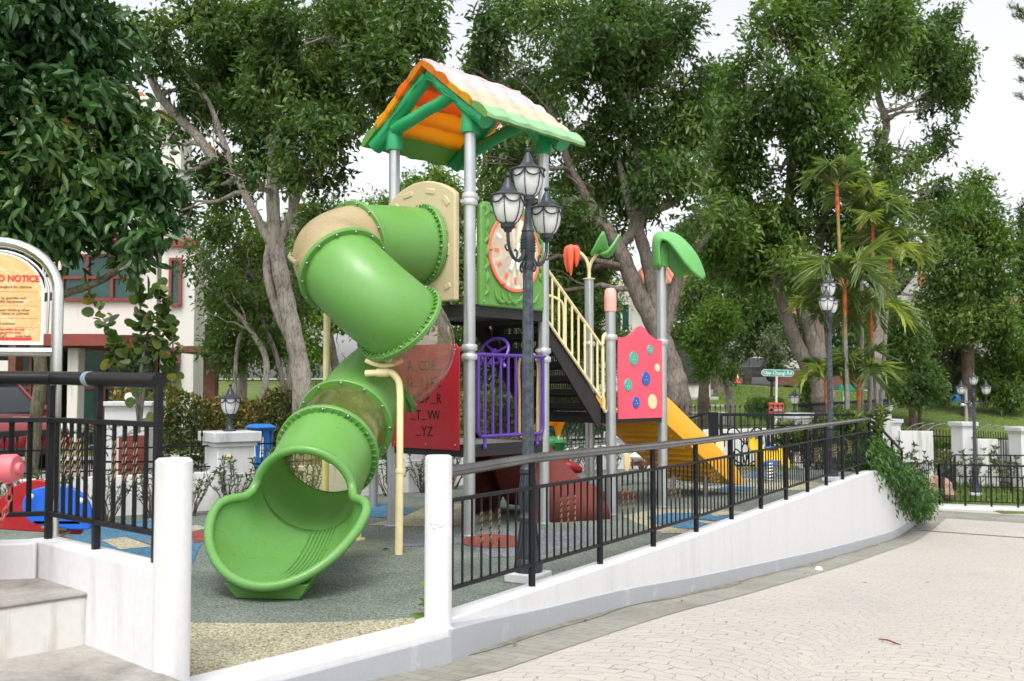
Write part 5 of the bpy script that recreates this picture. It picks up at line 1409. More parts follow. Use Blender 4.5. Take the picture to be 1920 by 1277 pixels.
# yellow spring rider
z4 = lambda L_: [(1280 + x / 5.05, 760 + y / 5.05) for x, y in L_]
DR = thing('spring_rider', 'yellow animal spring rider with green crest and blue seat behind the ramp railing', 'playground toy', (3.9, 14.95, 0))
pxpoly(z4([(640, 320), (660, 295), (700, 285), (735, 320), (765, 385), (785, 425), (900, 425), (922, 398), (955, 400), (985, 460), (1008, 510), (1026, 550), (1025, 590), (1000, 606), (955, 602), (935, 560), (920, 530), (785, 530), (760, 580), (735, 604), (705, 590), (700, 500), (690, 425), (645, 432), (632, 385)]), 14.92, -.10, 'toyyellow', 'body', DR, .012)
pxpoly(z4([(640, 300), (660, 275), (700, 268), (722, 285), (735, 275), (745, 300), (760, 300), (765, 330), (775, 350), (765, 375), (735, 320), (700, 285), (660, 297), (645, 320)]), 14.90, -.06, 'toygreen', 'crest', DR, .005)
pxpoly(z4([(925, 395), (960, 385), (972, 400), (985, 410), (985, 440), (998, 460), (1000, 490), (985, 460), (955, 400)]), 14.90, -.06, 'toygreen', 'tail_crest', DR, .005)
p = at(1446, 840, 14.97); mb = MB(); mb.box(p, (.19, .16, .035)); mb.build('seat', M['blue'], DR, bevel=.015)
p = at(1445, 869, 14.97); mb = MB(); mb.box(p, (.20, .15, .10)); mb.build('spring_mount', M['blue'], DR, bevel=.02)
p = at(1418, 820, 14.9); mb = MB(); mb.cyl(p + V((0, -.15, 0)), p + V((0, .15, 0)), .015, 8); mb.ball(p + V((0, -.06, 0)), .025, 8, 6); mb.build('handle_bar', M['blue'], DR)
spring(V((at(1444, 890, 14.95).x, 14.97, 0)), .02, .30, .075, DR, 6)
CRI = thing('spring_rider', 'cream and white spring rider half hidden behind the yellow slide', 'playground toy', (2.4, 14.7, 0))
z3 = lambda L_: [(1100 + x / 9.12, 760 + y / 9.12) for x, y in L_]
pxpoly(z3([(645, 830), (700, 815), (735, 850), (752, 920), (752, 1010), (730, 1110), (690, 1140), (650, 1110), (640, 1000)]), 14.5, -.08, 'cream', 'end_panel', CRI, .012)
pxpoly([(1338, 846), (1345, 828), (1352, 824), (1358, 830), (1357, 846), (1352, 872), (1340, 872)], 14.8, -.08, 'cream', 'end_panel', CRI, .012)
mb = MB(); mb.obox(at(1178, 874, 14.55), at(1350, 868, 14.75) - at(1178, 874, 14.55), V((0, .22, 0)), V((0, 0, .05))); mb.build('beam', M['brickbrown'], CRI, bevel=.01)
for u in (1195, 1330):
    mb = MB(); p = at(u, 856, 14.62); mb.ball(p, .12, 14, 8, (1, 1, .5)); mb.build('seat', M['signwhite'], CRI)
spring(V((2.35, 14.72, 0)), .02, .28, .09, CRI)
# ================================================================== BOUNDARY
def bpillar(p, w, z1, label, name='boundary_pillar', group=None, rz=R_(42), zb=-.3, tile=False):
    t = thing(name, label, 'pillar', p, group); z1 = z1 - p.z; zb = zb - p.z
    m_ = MB(); m_.box(p + V((0, 0, (zb + z1 - .12) / 2)), (w, w, z1 - .12 - zb), rz); m_.build('shaft', M['white'], t, bevel=.008)
    m_ = MB(); m_.box(p + V((0, 0, z1 - .145)), (w + .05, w + .05, .05), rz); m_.box(p + V((0, 0, .42)), (w + .012, w + .012, .012), rz); m_.build('moulding', M['white'], t, bevel=.01)
    m_ = MB(); m_.box(p + V((0, 0, z1 - .06)), (w + .13, w + .13, .12), rz); m_.build('cap', M['capstone'], t, bevel=.012)
    return t
F = [V((-5.75, 10.35, 0)), V((-3.32, 11.75, 0)), V((-1.42, 13.85, 0)), V((.45, 16.3, 0)), V((2.02, 18.3, 0)), V((5.75, 20.3, 0)), V((11.75, 31.0, 0))]
bpillar(F[0], .46, .96, 'grey-capped white pillar half out of the frame at the far left, behind the hydrant', group=None, rz=R_(28))
bp1 = bpillar(F[1], .44, .905, 'grey-capped white pillar with a small beige tile, carrying the single lantern', rz=R_(36))
mb = MB(); p = at(430, 859, 11.48); mb.box(p, (.065, .02, .075), R_(8)); mb.build('wall_tile', M['cream_paint'], bp1)
mb = MB()
bpillar(F[2], .44, .80, 'white pillar seen below the red alphabet panel', rz=R_(48))
bpillar(F[4], .40, .62, 'white pillar left of the yellow slide underside', rz=R_(48))
bpillar(F[5], .44, .92, 'white pillar behind the black gate railing, under the small lantern', rz=R_(30))
for i, (p, z1, lb) in enumerate(((V((11.72, 31.0, -1.35)), .47, 'far white lawn pillar carrying a lantern, right of the ramp corner'), (V((13.1, 29.0, -1.35)), .45, 'far white pillar on the lawn behind the farther lamp post'), (V((14.02, 27.5, -1.35)), .36, 'far white pillar cut by the right edge of the photo'))):
    bpillar(p, .46, z1, lb, rz=R_(18), zb=-1.6)
c = dup(PL, (F[5].x, F[5].y, .92), 0, 'tiny lantern on a pillar seen just above the black gate railing', .9)
c = dup(PL, (11.72, 31.0, .47), 0, 'tiny lantern on the far lawn pillar right of the ramp corner', 1.15)
for i, (a, b) in enumerate(zip(F[:-1], F[1:])):
    d = (b - a).normalized(); a_ = a + d * .2; b_ = b - d * .2; n = V((d.y, -d.x, 0))
    zt = (.44, .44, .42, .40, .62, .62)[i]; zlow = -.4 if i < 5 else -1.6
    m_ = MB(); m_.obox(a_ - n * .07 + V((0, 0, zlow)), b_ - a_, n * .14, V((0, 0, zt - zlow)))
    m_.build('boundary_wall', M['dirtywhite'], bevel=.008, label=('stained low white wall behind the shrubs at the left of the slide', 'stained low white wall behind the green slide exit', 'low white wall under the red alphabet panel', 'low white wall behind the brown rock climber', 'low white wall behind the yellow slide', 'low white wall running uphill behind the black gate railing')[i], cat='wall')
    ft_ = thing('iron_fence', ('black spiked iron fence with silver scrolls behind the short stair railing', 'black spiked iron fence between the lantern pillar and the slide', 'black spiked iron fence below the red alphabet panel', 'dark green scrolled iron fence seen under the stairs', 'dark green iron fence behind the yellow slide', 'dark iron fence on the uphill white wall')[i], 'fence', a_)
    mt = M['railblack'] if i in (0, 1, 2, 5) else M['greeniron']
    ln = (b_ - a_).length
    for zz in (zt + .06, zt + .30):
        m_ = MB(); m_.beam(a_ + V((0, 0, zz)), b_ + V((0, 0, zz)), .018, .018); m_.build('rail', mt, ft_)
    n_p = int(ln / .125); n_p = min(n_p, 95)
    m_ = MB(); m_.cyl((0, 0, zt), (0, 0, zt + .40), .007, 6); m_.lathe([(.007, 0), (.018, .03), (.004, .09)], (0, 0, zt + .40), 6)
    m_.v = [v + a_ + d * (ln / (n_p + 1)) for v in m_.v]
    p0 = m_.build('picket', mt, ft_)
    for k in range(1, n_p): clone(p0, ft_, d * (ln / (n_p + 1)) * k)
    if i in (0, 3):
        m_ = MB(); c0 = a_ + d * ln * (.62 if i == 0 else .55) + V((0, 0, zt + .1)); up = V((0, 0, 1))
        def sc(pts, r=.011): m_.tube(cr([c0 + d * x + up * z - n * .03 for x, z in pts], 6), r, 6)
        if i == 3:
            for s_ in (1, -1):
                sc([(0, .02), (s_ * .05, .22), (s_ * .02, .42), (s_ * .10, .58), (s_ * .14, .68), (s_ * .08, .70), (s_ * .06, .62)])
                sc([(0, .45), (s_ * .2, .42), (s_ * .38, .55), (s_ * .34, .68), (s_ * .26, .62)])
                sc([(0, .43), (s_ * .22, .35), (s_ * .45, .18), (s_ * .52, .02)])
                sc([(s_ * .12, -.02), (s_ * .28, .12), (s_ * .22, .26), (s_ * .12, .20), (s_ * .16, .12)])
                sc([(s_ * .55, .02), (s_ * .60, .30), (s_ * .75, .52), (s_ * .95, .66)])
            sc([(0, .0), (0, .42)], .016)
            m_.build('scroll_panel', mt, ft_)
HG = thing('driveway_gate', 'black swing gate with long silver scroll bars in front of the red car', 'gate', (-6.6, 14.6, 0))
def hg(u, v): return at(u, v, 14.6)
mb = MB()
for (a, b) in (((105, 838), (172, 794)), ((105, 862), (300, 800)), ((196, 806), (270, 800)), ((230, 822), (262, 806))):
    pa_, pb_ = hg(*a), hg(*b); mb.tube(cr([pa_, pa_.lerp(pb_, .5) + V((0, 0, .05)), pb_], 6), .013, 6)
mb.build('scroll_bar', M['alu'], HG)
mb = MB()
for u in (100, 118, 136, 154, 172, 190): mb.cyl(hg(u, 880), hg(u, 812), .012, 6)
for (cx_, cz_, r) in ((165, 815, .10), (200, 830, .12), (212, 800, .09), (188, 856, .11), (155, 850, .08)):
    c = hg(cx_, cz_); mb.tube([c + V((r * math.cos(a), 0, r * math.sin(a))) * (1 - .1 * a) for a in [i * .35 for i in range(16)]], .009, 6)
mb.beam(hg(98, 866), hg(300, 866), .03, .03); mb.beam(hg(98, 812), hg(196, 812), .02, .02)
mb.build('gate_leaf', M['railblack'], HG)
# house gate pillar with globe and letter plate
HPp = at(238, 880, 15.6); HPp = V((HPp.x, HPp.y, -.1))
HP = thing('gate_pillar', 'white house gate pillar with a round globe light and a red louvred hatch', 'pillar', HPp)
mb = MB(); mb.box(HPp + V((0, .2, .62)), (.70, .5, 1.24)); mb.build('shaft', M['white'], HP, bevel=.01)
mb = MB(); mb.box(HPp + V((0, .2, 1.27)), (.82, .62, .07)); mb.build('cap', M['white'], HP, bevel=.01)
mb = MB(); mb.ball(HPp + V((-.02, .1, 1.37)), .075, 16, 10); mb.build('globe_light', M['milkglass'], HP)
mb = MB(); mb.box(HPp + V((.10, -.06, .45)), (.42, .03, .66)); hb_ = mb.build('hatch', M['redframe'], HP, bevel=.006)
mb = MB()
for k in range(6): mb.box(HPp + V((.10, -.08, .25 + .05 * k)), (.34, .012, .02))
mb.build('louvre', M['redframe'], hb_)
lettering('2', HPp + V((-.16, -.055, .92)), (1, 0, 0), (0, 0, 1), .14, M['black'], HP)
# black playground gate and end railing
G0 = V((3.50, 17.35, 0)); G1 = V((4.35, 17.30, 0))
GT = thing('playground_gate', 'open black iron gate with scroll centre behind the yellow slide', 'gate', G0)
mb = MB(); mb.box(G0 + V((0, 0, .5)), (.15, .15, 1.0)); mb.build('gate_post', M['railblack'], GT, bevel=.004)
mb = MB(); p0, p1 = at(1352, 785, 17.3), at(1440, 783, 17.3)
za, zb_ = .95, .05; xa, xb = p0.x, p1.x
for z in (za, .62, .08): mb.beam((xa, 17.3, z), (xb, 17.3, z), .03, .035)
for x in (xa, xb): mb.beam((x, 17.3, za), (x, 17.3, zb_), .05, .05, up=(0, 1, 0))
mb.build('gate_frame', M['railblack'], GT)
for k in range(6):
    x = xa + (xb - xa) * (k + 1) / 7; mb = MB(); mb.cyl((x, 17.3, .08), (x, 17.3, za), .010, 6); mb.build('gate_bar', M['railblack'], GT)
mb = MB(); cx_ = (xa + xb) / 2
for s_ in (1, -1):
    for pts in ([(0, .1), (.06, .35), (.02, .52), (.16, .72), (.28, .70), (.30, .58), (.22, .54)], [(0, .45), (.15, .58), (.33, .62), (.36, .40)], [(.05, .1), (.2, .2), (.17, .36), (.08, .3)]):
        mb.tube(cr([V((cx_ + s_ * x, 17.27, z)) for x, z in pts], 6), .013, 6)
mb.build('scroll_centre', M['railblack'], GT)
ER = thing('end_railing', 'black iron railing closing the far end of the playground beside the gate', 'railing', (4.6, 17.4, 0))
e0, e1 = V((4.52, 17.35, 0)), V((6.05, 17.42, 0)); 
mb = MB()
for z, w in ((.95, .05), (.77, .03), (.12, .03)): mb = MB(); mb.beam(e0 + V((0, 0, z)), e1 + V((0, 0, z)), w, w * .8); mb.build('rail', M['railblack'], ER)
for t in (0, .5, 1):
    p = e0.lerp(e1, t); mb = MB(); mb.box(p + V((0, 0, .48)), (.05, .05, .96)); mb.build('post', M['railblack'], ER)
m_ = MB(); m_.cyl(e0 + V((.07, 0, .12)), e0 + V((.07, 0, .77)), .008, 6); b0_ = m_.build('baluster', M['railblack'], ER)
for k in range(1, 20): clone(b0_, ER, V((.073 * k, .0033 * k, 0)))
SR2 = thing('sloping_handrail', 'black handrail sloping down left from the playground gate', 'railing', (3.4, 17.5, 0))
mb = MB(); q0, q1 = V((3.38, 17.4, .97)), V((2.1, 18.0, .56)); mb.beam(q0, q1, .04, .04); mb.build('rail', M['railblack'], SR2)
for t in (.05, .5, .95):
    p = q0.lerp(q1, t); mb = MB(); mb.cyl((p.x, p.y, -.1), p, .015, 6); mb.build('post', M['railblack'], SR2)

# far low railing at the end of the plaza, with its kerb
FR = thing('far_railing', 'low black grid railing on a white kerb across the far end of the plaza', 'railing', (10.2, 24.0, -1.42))
za = -1.36; f0, f1 = at(1762, 946, 23.6), at(1960, 957, 22.9); f0.z = za; f1.z = za; f2_ = at(1792, 930, 26.6); f2_.z = -1.33
f3 = at(1960, 934, 26.3); f3.z = -1.33
for nm_, a, b, nb_ in (('front', f0, f1, 20), ('side', f0, f2_, 14), ('back', f2_, f3, 8)):
    for z, w in ((.98, .04), (.72, .026), (.14, .026)):
        m_ = MB(); m_.beam(a + V((0, 0, z)), b + V((0, 0, z)), w, w * .8); m_.build('rail', M['railblack'], FR)
    for k in range(nb_ + 1):
        p = a.lerp(b, k / nb_); big = k % 5 == 0; m_ = MB(); w = .034 if big else .018
        lo = 0 if big else .14; m_.box(p + V((0, 0, (lo + (.98 if big else .72)) / 2 + (0 if big else .0))), (w, w, (.98 if big else .72) - lo)); m_.build('post' if big else 'baluster', M['railblack'], FR)
FK = thing('plaza_kerb', 'white kerb along the far edge of the plaza under the low black railing', 'kerb', f0)
mb = MB(); d = (f1 - f0).normalized(); n = V((d.y, -d.x, 0)); mb.obox(f0 - d * .5 + n * .06 + V((0, 0, -.25)), d * 6, -n * .45, V((0, 0, .28))); mb.build('kerb_top', M['white'], FK, bevel=.01)
mb = MB(); mb.obox(f0 - d * .5 + n * .062 + V((0, 0, -.25)), d * 6, n * .012, V((0, 0, .20))); mb.build('kerb_face', M['greyskirt'], FK)
mb = MB(); mb.obox(f0 - d * .5 + V((0, 0, -.25)), V((-.9, -1.1, 0)), V((-.30, .26, 0)), V((0, 0, .27))); mb.build('kerb_return', M['white'], FK, bevel=.01)
SRL = thing('small_railing', 'short black railing behind the leafy cascade at the end of the ramp', 'railing', (9.6, 24.3, -1.4))
a, b = at(1722, 925, 23.6), at(1741, 912, 24.2); a.z = b.z = -1.33
for z in (.95, .72, .15): mb = MB(); mb.beam(a + V((0, 0, z)), b + V((0, 0, z + .05)), .035, .03); mb.build('rail', M['railblack'], SRL)
for k in range(6):
    p = a.lerp(b, k / 5); mb = MB(); mb.box(p + V((0, 0, .5)), (.02, .02, .98)); mb.build('baluster', M['railblack'], SRL)
mb = MB(); bl = at(1752, 915, 24.9)
rows = []
rg = random.Random(5)
mb.ball((bl.x, bl.y, -1.12), .5, 14, 9, (.85, .8, .72)); 
for i in range(len(mb.v)):
    v = mb.v[i]; mb.v[i] = v + (v - V((bl.x, bl.y, -1.12))) * (.16 * math.sin(v.x * 9 + v.z * 7) + .1 * math.sin(v.z * 17 + v.y * 5))
mb.build('boulder', M['pebble'], label='pale brown boulder between the leafy cascade and the far black railing', cat='rock', sharp=30)
# white panels and fence on the lawn
for (u0, u1, v0, Y, lb) in ((1688, 1746, 808, 30.0, 'streaked white wall panel on the lawn, nearer the ramp corner'), (1834, 1891, 823, 28.2, 'streaked white wall panel on the lawn, right of the farther lamp post')):
    a, b = at(u0, v0, Y), at(u1, v0, Y); mb = MB(); mb.obox((a.x, Y, -1.5), (b.x - a.x, -.2, 0), (0, .16, 0), (0, 0, a.z + 1.5)); mb.build('wall_panel', M['dirtywhite'], label=lb, cat='wall', bevel=.01)
for j, (a, b, lb) in enumerate(((V((11.95, 30.7, -1.35)), V((12.92, 29.3, -1.35)), 'black bar fence between the two farther lawn pillars'), (V((13.25, 28.8, -1.35)), V((13.9, 27.7, -1.35)), 'black bar fence between the lawn pillars at the right edge'))):
    t = thing('bar_fence', lb, 'fence', a); d = (b - a); n_ = 16
    for z in (.15, 1.35):
        m_ = MB(); m_.beam(a + V((0, 0, z)), b + V((0, 0, z)), .03, .03); m_.build('rail', M['railblack'], t)
    m_ = MB(); m_.cyl(a + d / 17 + V((0, 0, .05)), a + d / 17 + V((0, 0, 1.55)), .012, 6); p0 = m_.build('picket', M['railblack'], t)
    for k in range(1, n_): clone(p0, t, d / 17 * k)
    m_ = MB()
    for q in range(3): m_.tube(cr([a + d * (.10 + .2 * q) + V((0, -.05, 1.5)), a + d * (.25 + .2 * q) + V((0, -.05, 1.66)), a + d * (.45 + .2 * q) + V((0, -.05, 1.74))], 5), .011, 6)
    m_.build('scroll_work', M['alu'], t)
# camera box on a pole
p = V((14.34, 31.5, -.9)); t = thing('camera_pole', 'thin grey pole with two white cameras by the farther lamp post', 'pole', p)
mb = MB(); mb.cyl(p, (p.x, p.y, 1.42), .05, 10); mb.build('pole', M['steel'], t)
for bx_, bs_ in (((p.x + .16, p.y - .1, .92), (.20, .18, .17)), ((p.x - .12, p.y - .1, .90), (.2, .09, .09))): mb = MB(); mb.box(bx_, bs_); mb.build('camera_box', M['steel'], t, bevel=.02)
p = V((25.2, 46, .4)); t = thing('post', 'slim grey post at the right edge in front of the trees', 'pole', p)
mb = MB(); mb.cyl(p, (p.x, p.y, 4.1), .09, 10); mb.build('shaft', M['steel'], t); mb = MB(); mb.box((p.x + .2, p.y, 3.2), (.3, .06, .3)); mb.build('plate', M['signwhite'], t)

# ------------------------------------------------------------------ street signs
SGp = V((9.72, 36.8, .2)); SG = thing('street_sign', 'green Upp Changi Rd street name sign on a white pole', 'sign', SGp)
mb = MB(); mb.cyl((SGp.x, SGp.y, -.3), (SGp.x + .06, SGp.y, 1.96), .045, 12); mb.build('pole', M['signwhite'], SG)
cS = at(1457.5, 699.5, 36.8); hw, hh = .60, .125
def stad(w, h, n=8):
    return [(w - h + h * math.cos(a), h * math.sin(a)) for a in [-PI / 2 + PI * i / n for i in range(n + 1)]] + [(-w + h + h * math.cos(a), h * math.sin(a)) for a in [PI / 2 + PI * i / n for i in range(n + 1)]]
ti = R_(-1.5); ux = V((math.cos(ti), 0, math.sin(ti))); uy = V((-math.sin(ti), 0, math.cos(ti)))
mb = MB(); mb.prism(stad(hw, hh), cS + V((0, -.03, 0)), ux, uy, .02); pl_ = mb.build('name_plate', M['signwhite'], SG)
mb = MB(); mb.prism(stad(hw - .025, hh - .022), cS + V((0, -.052, 0)), ux, uy, .003); mb.build('green_field', M['signgreen'], pl_)
lettering('Upp Changi Rd', cS + V((0, -.057, 0)) - ux * .525 - uy * .058, ux, uy, .175, M['signwhite'], pl_, align='LEFT', bold=.004, sx=.97, ext=.003)
NO = thing('direction_notice', 'small orange notice with a black arrow reading your way, fixed to the street sign pole', 'sign', at(1455, 765, 36.6))
a = at(1440.5, 776, 36.7); w_, h_ = at(1469.5, 776, 36.7).x - a.x, at(1440, 754.5, 36.7).z - a.z
mb = MB(); mb.obox(a, ux * w_, uy * h_, V((0, .012, 0))); nb2 = mb.build('board', M['signorange'], NO)
lettering('OPEN HOUSE', a + ux * w_ * .07 + uy * h_ * .66 + V((0, -.004, 0)), ux, uy, .095, M['black'], nb2, bold=.002, sx=.83)
mb = MB(); ay = a + uy * h_ * .34 + V((0, -.003, 0))
mb.prism([(w_ * .06, 0), (w_ * .22, h_ * .22), (w_ * .22, h_ * .12), (w_ * .92, h_ * .12), (w_ * .92, -h_ * .12), (w_ * .22, -h_ * .12), (w_ * .22, -h_ * .22)], ay, ux, uy, .004); mb.build('arrow', M['black'], nb2)
lettering('YOUR WAY', ay + ux * w_ * .29 - uy * h_ * .065 + V((0, -.009, 0)), ux, uy, .085, M['signwhite'], nb2, bold=.003, sx=.8)
p = at(1592, 727, 40); t = thing('street_sign', 'second green street name sign mostly hidden behind the palms', 'sign', (p.x, 40, 0))
mb = MB(); mb.cyl((p.x - .2, 40, -.2), (p.x - .2, 40, p.z), .05, 10); mb.build('pole', M['signwhite'], t)
mb = MB(); mb.prism(stad(.42, .12), p + V((0, -.07, 0)), (1, 0, 0), (0, 0, 1), .03); mb.build('name_plate', M['signgreen'], t)

# ------------------------------------------------------------------ vehicles
def car(name, label, loc, rz, paint, roofm, suv=True):
    """length along local x, front at +x"""
    root = thing(name, label, 'car'); ORG[root.name] = V((0, 0, 0))
    Lh, Wh = 2.2, .90
    prof = [(-2.15, .38), (-2.2, .70), (-2.1, 1.02), (-1.95, 1.08), (1.0, 1.06), (1.55, .98), (2.05, .84), (2.2, .66), (2.2, .42), (2.0, .30), (-2.0, .30)]
    rows = []
    for fy, ins in ((-1, 0), (-.97, .05), (0, .06), (.97, .05), (1, 0)):
        pass
    m_ = MB(); secs = []
    for y, k in ((-Wh, .94), (-Wh * .93, 1.0), (0, 1.02), (Wh * .93, 1.0), (Wh, .94)):
        secs.append([V((x * k, y, z if z < .35 else (z if abs(y) < Wh else z - .02))) for x, z in prof])
    n_ = len(prof)
    m_.grid([s_ + [s_[0]] for s_ in secs]); m_.add(secs[0], [tuple(range(n_))]); m_.add(secs[-1], [tuple(reversed(range(n_)))])
    b = m_.build('body', paint, root, sub=0, bevel=.04, bseg=3, sharp=50)
    gh = [(-2.02, 1.06), (-1.75, 1.55), (-1.5, 1.66), (.1, 1.66), (.35, 1.60), (1.12, 1.05)]
    m_ = MB(); sec = []
    for y, k, dz in ((-.84, 0, 0), (.84, 0, 0)):
        sec.append([V((x, y * (1 if z < 1.2 else .84), z)) for x, z in gh])
    m_.grid(sec); m_.add(sec[0], [tuple(reversed(range(6)))]); m_.add(sec[1], [tuple(range(6))]); m_.build('window', M['carglass'], root, bevel=.02, sharp=30)
    m_ = MB(); m_.grid([[V((x, y, z + .012)) for x, z in ((-1.78, 1.52), (-1.5, 1.665), (.1, 1.67), (.40, 1.58))] for y in (-.72, -.4, 0, .4, .72)], flip=True); m_.build('roof', roofm, root, solid=.03)
    for y in (-1, 1):
        for (x0, z0_, x1, z1_) in ((-2.0, 1.07, -1.5, 1.62), (-.55, 1.07, -.50, 1.64), (.42, 1.07, .36, 1.60), (1.12, 1.07, .30, 1.62)):
            m_ = MB(); m_.beam((x0, y * .845, z0_), (x1, y * .72, z1_), .05, .05); m_.build('window_pillar', paint, root)
        m_ = MB(); m_.ball((.95, y * 1.0, 1.10), .10, 10, 6, (.7, 1, .75)); m_.build('mirror', paint, root)
        m_ = MB(); m_.ball((2.06, y * .66, .78), .16, 12, 6, (.8, 1.1, .55)); m_.build('headlight', M['milkglass'], root)
        m_ = MB(); m_.ball((-2.1, y * .72, .92), .14, 12, 6, (.5, .9, 1)); m_.build('tail_light', M['toyred'], root)
        for x in (-1.33, 1.36):
            m_ = MB(); m_.lathe([(.20, -.10), (.33, -.11), (.345, -.06), (.345, .06), (.33, .11), (.20, .10)], (x, y * .80, .345), 24, ax=(0, 1, 0)); w_ = m_.build('wheel', M['tyre'], root)
            m_ = MB(); m_.lathe([(0, .0), (.20, .02), (.215, .06)], (x, y * .83, .345), 16, ax=(0, y, 0)); m_.build('rim', M['alu'], w_)
    m_ = MB(); m_.box((2.2, 0, .70), (.06, 1.0, .14)); m_.build('grille', M['deck'], root, bevel=.02)
    m_ = MB(); m_.box((2.2, 0, .40), (.10, 1.5, .14)); m_.build('bumper', M['deck'], root, bevel=.03)
    root.location = loc; root.rotation_euler = (0, 0, rz); return root
car('parked_car', 'red car parked at the house behind the black swing gate', (-10.2, 18.7, -.08), R_(-38), M['carred'], M['carred'])
car('parked_car', 'dark grey car with pale roof parked on the upper road above the grass slope', (17.1, 70.5, 1.92), R_(174), M['cargrey'], M['cargrey2'])
p = at(1383, 714, 66); t = thing('traffic_cone', 'orange traffic cone beside the dark grey car', 'cone', (p.x, 66, 1.86)); zc = hter(p.x, 66) + .1
mb = MB(); mb.lathe([(.22, 0), (.22, .04), (.15, .05), (.04, .92), (0, .94)], (p.x, 66, zc), 14); cn = mb.build('cone', M['conered'], t)
mb = MB(); mb.lathe([(.115, .36), (.085, .58)], (p.x, 66, zc), 14); mb.build('white_band', M['signwhite'], cn)
for (u, v, Y, w, h, lb) in ((488, 838, 14.2, .30, .62, 'bright blue wheeled bin behind the lantern pillar'), (1784, 727, 52, 1.1, 1.2, 'blue bin at the top of the far grass slope')):
    p = at(u, v, Y); t = thing('wheeled_bin', lb, 'bin', (p.x, Y, p.z))
    mb = MB(); mb.lathe([(w * .5, -h * .6), (w * .66, h * .40), (w * .66, h * .42)], p, 4); o = mb.build('body', M['bin_blue'], t, bevel=.02, sharp=20)
    mb = MB(); mb.lathe([(w * .74, h * .42), (w * .74, h * .47), (w * .5, h * .52), (0, h * .53)], p, 4); mb.build('lid', M['bin_blue'], t, bevel=.01, sharp=20)
    mb = MB(); mb.box(p + V((0, -w * .44, 0)), (w * .5, .02, h * .45)); mb.build('label_sheet', M['signwhite'], t)
# small things on the plaza
p = gnd(1535, 1047, -.66); p = V((p.x, p.y, zpl((p - K0).dot(KD), (p - K0).dot(KN)) + .004))
mb = MB(); mb.lathe([(.045, 0), (.045, .008), (.034, .03), (.016, .04), (0, .042)], p, 20); mb.build('floor_stud', M['signwhite'], label='small white dome stud on the grey paving by the ramp wall', cat='floor light')
a, b = gnd(1648, 1223, -.40), gnd(1690, 1236, -.40)
def onpl(p, h): return V((p.x, p.y, zpl((p - K0).dot(KD), (p - K0).dot(KN)) + h))
mb = MB(); mb.tube([onpl(a, .012), onpl(a.lerp(b, .4), .02), onpl(a.lerp(b, .75), .012), onpl(b, .01)], [.004, .0055, .0055, .003], 6); mb.build('fallen_twig', M['brown'], label='thin reddish twig lying on the cream paving', cat='twig')
a = gnd(1622, 1096, -.72); mb = MB(); mb.add([onpl(a + V((-.035, 0, 0)), .010), onpl(a + V((0, -.012, 0)), .018), onpl(a + V((.035, .005, 0)), .010), onpl(a + V((0, .014, 0)), .014)], [(0, 1, 2), (0, 2, 3)]); mb.build('fallen_leaf', M['brickbrown'], label='dry brown leaf lying on the cream paving', cat='leaf')
a = gnd(724, 1033); mb = MB(); mb.add([a + V((-.04, 0, .012)), a + V((0, -.02, .03)), a + V((.04, .01, .012)), a + V((0, .025, .02))], [(0, 1, 2), (0, 2, 3)]); mb.build('fallen_leaf', M['brickbrown'], label='dry brown leaf on the rubber floor beside the cream support pole', cat='leaf')

# ================================================================== HOUSES
def wpx(u, v, Y): return at(u, v, Y)
class House:
    def __init__(s, name, label, loc): s.t = thing(name, label, 'house', loc)
    def slab(s, nm, u0, v0, u1, v1, Y, dep, mat, off=0.0, par=None, bevel=0):
        a, b = at(u0, v1, Y - off), at(u1, v0, Y - off); m_ = MB(); m_.obox((a.x, Y - off, a.z), (b.x - a.x, 0, 0), (0, dep, 0), (0, 0, b.z - a.z)); return m_.build(nm, M[mat], par or s.t, bevel=bevel)
    def window(s, u0, v0, u1, v1, Y, nx=2, nz=2, fr='redframe', fw=.075):
        w = s.slab('window', u0, v0, u1, v1, Y, .05, 'window', .055)
        a, b = at(u0, v1, Y), at(u1, v0, Y); m_ = MB()
        for k in range(nx + 1):
            x = a.x + (b.x - a.x) * k / nx; m_.obox((x - fw / 2, Y - .13, a.z), (fw, 0, 0), (0, .06, 0), (0, 0, b.z - a.z))
        for k in range(nz + 1):
            z = a.z + (b.z - a.z) * k / nz; m_.obox((a.x - fw / 2, Y - .115, z - fw / 2), (b.x - a.x + fw, 0, 0), (0, .05, 0), (0, 0, fw))
        m_.build('frame', M[fr], w)
YH = 26.0
H1 = House('house', 'cream two-storey house with red beams and green glass behind the left tree', (-11, YH, 0))
H1.slab('wall', -140, 180, 300, 628, YH, 1.2, 'housewhite')
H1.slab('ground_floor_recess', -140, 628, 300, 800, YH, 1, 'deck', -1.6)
H1.slab('wing_wall', 298, 455, 366, 800, YH, .9, 'housewhite', .5)
H1.slab('upper_wing', 280, 235, 340, 460, YH, .9, 'housewhite', .25)
H1.slab('red_band', 296, 446, 368, 462, YH, .3, 'redframe', .62)
H1.slab('red_canopy', 60, 626, 206, 648, YH, 2.4, 'redframe', 2.2)
H1.slab('red_canopy', 206, 636, 302, 652, YH, 1.2, 'redframe', 1.0)
H1.slab('parapet', 150, 425, 230, 450, YH, 1, 'redframe', .6)
for (u0, u1) in ((123, 147),): H1.slab('column', u0, 652, u1, 830, YH, .4, 'housewhite', 1.8, bevel=.02)
H1.slab('brick_pier', 12, 640, 30, 800, YH, .4, 'brickbrown', .6); H1.slab('door_frame', -10, 676, 15, 800, YH, .2, 'housewhite', .5)
H1.window(120, 480, 260, 562, YH, 3, 2); H1.window(321, 487, 341, 572, YH - .5, 1, 1); H1.window(318, 655, 337, 790, YH - .5, 1, 2)
H1.window(30, 655, 118, 800, YH - .3 + 1.5, 3, 2); H1.window(150, 655, 295, 800, YH + 1.2, 3, 2)
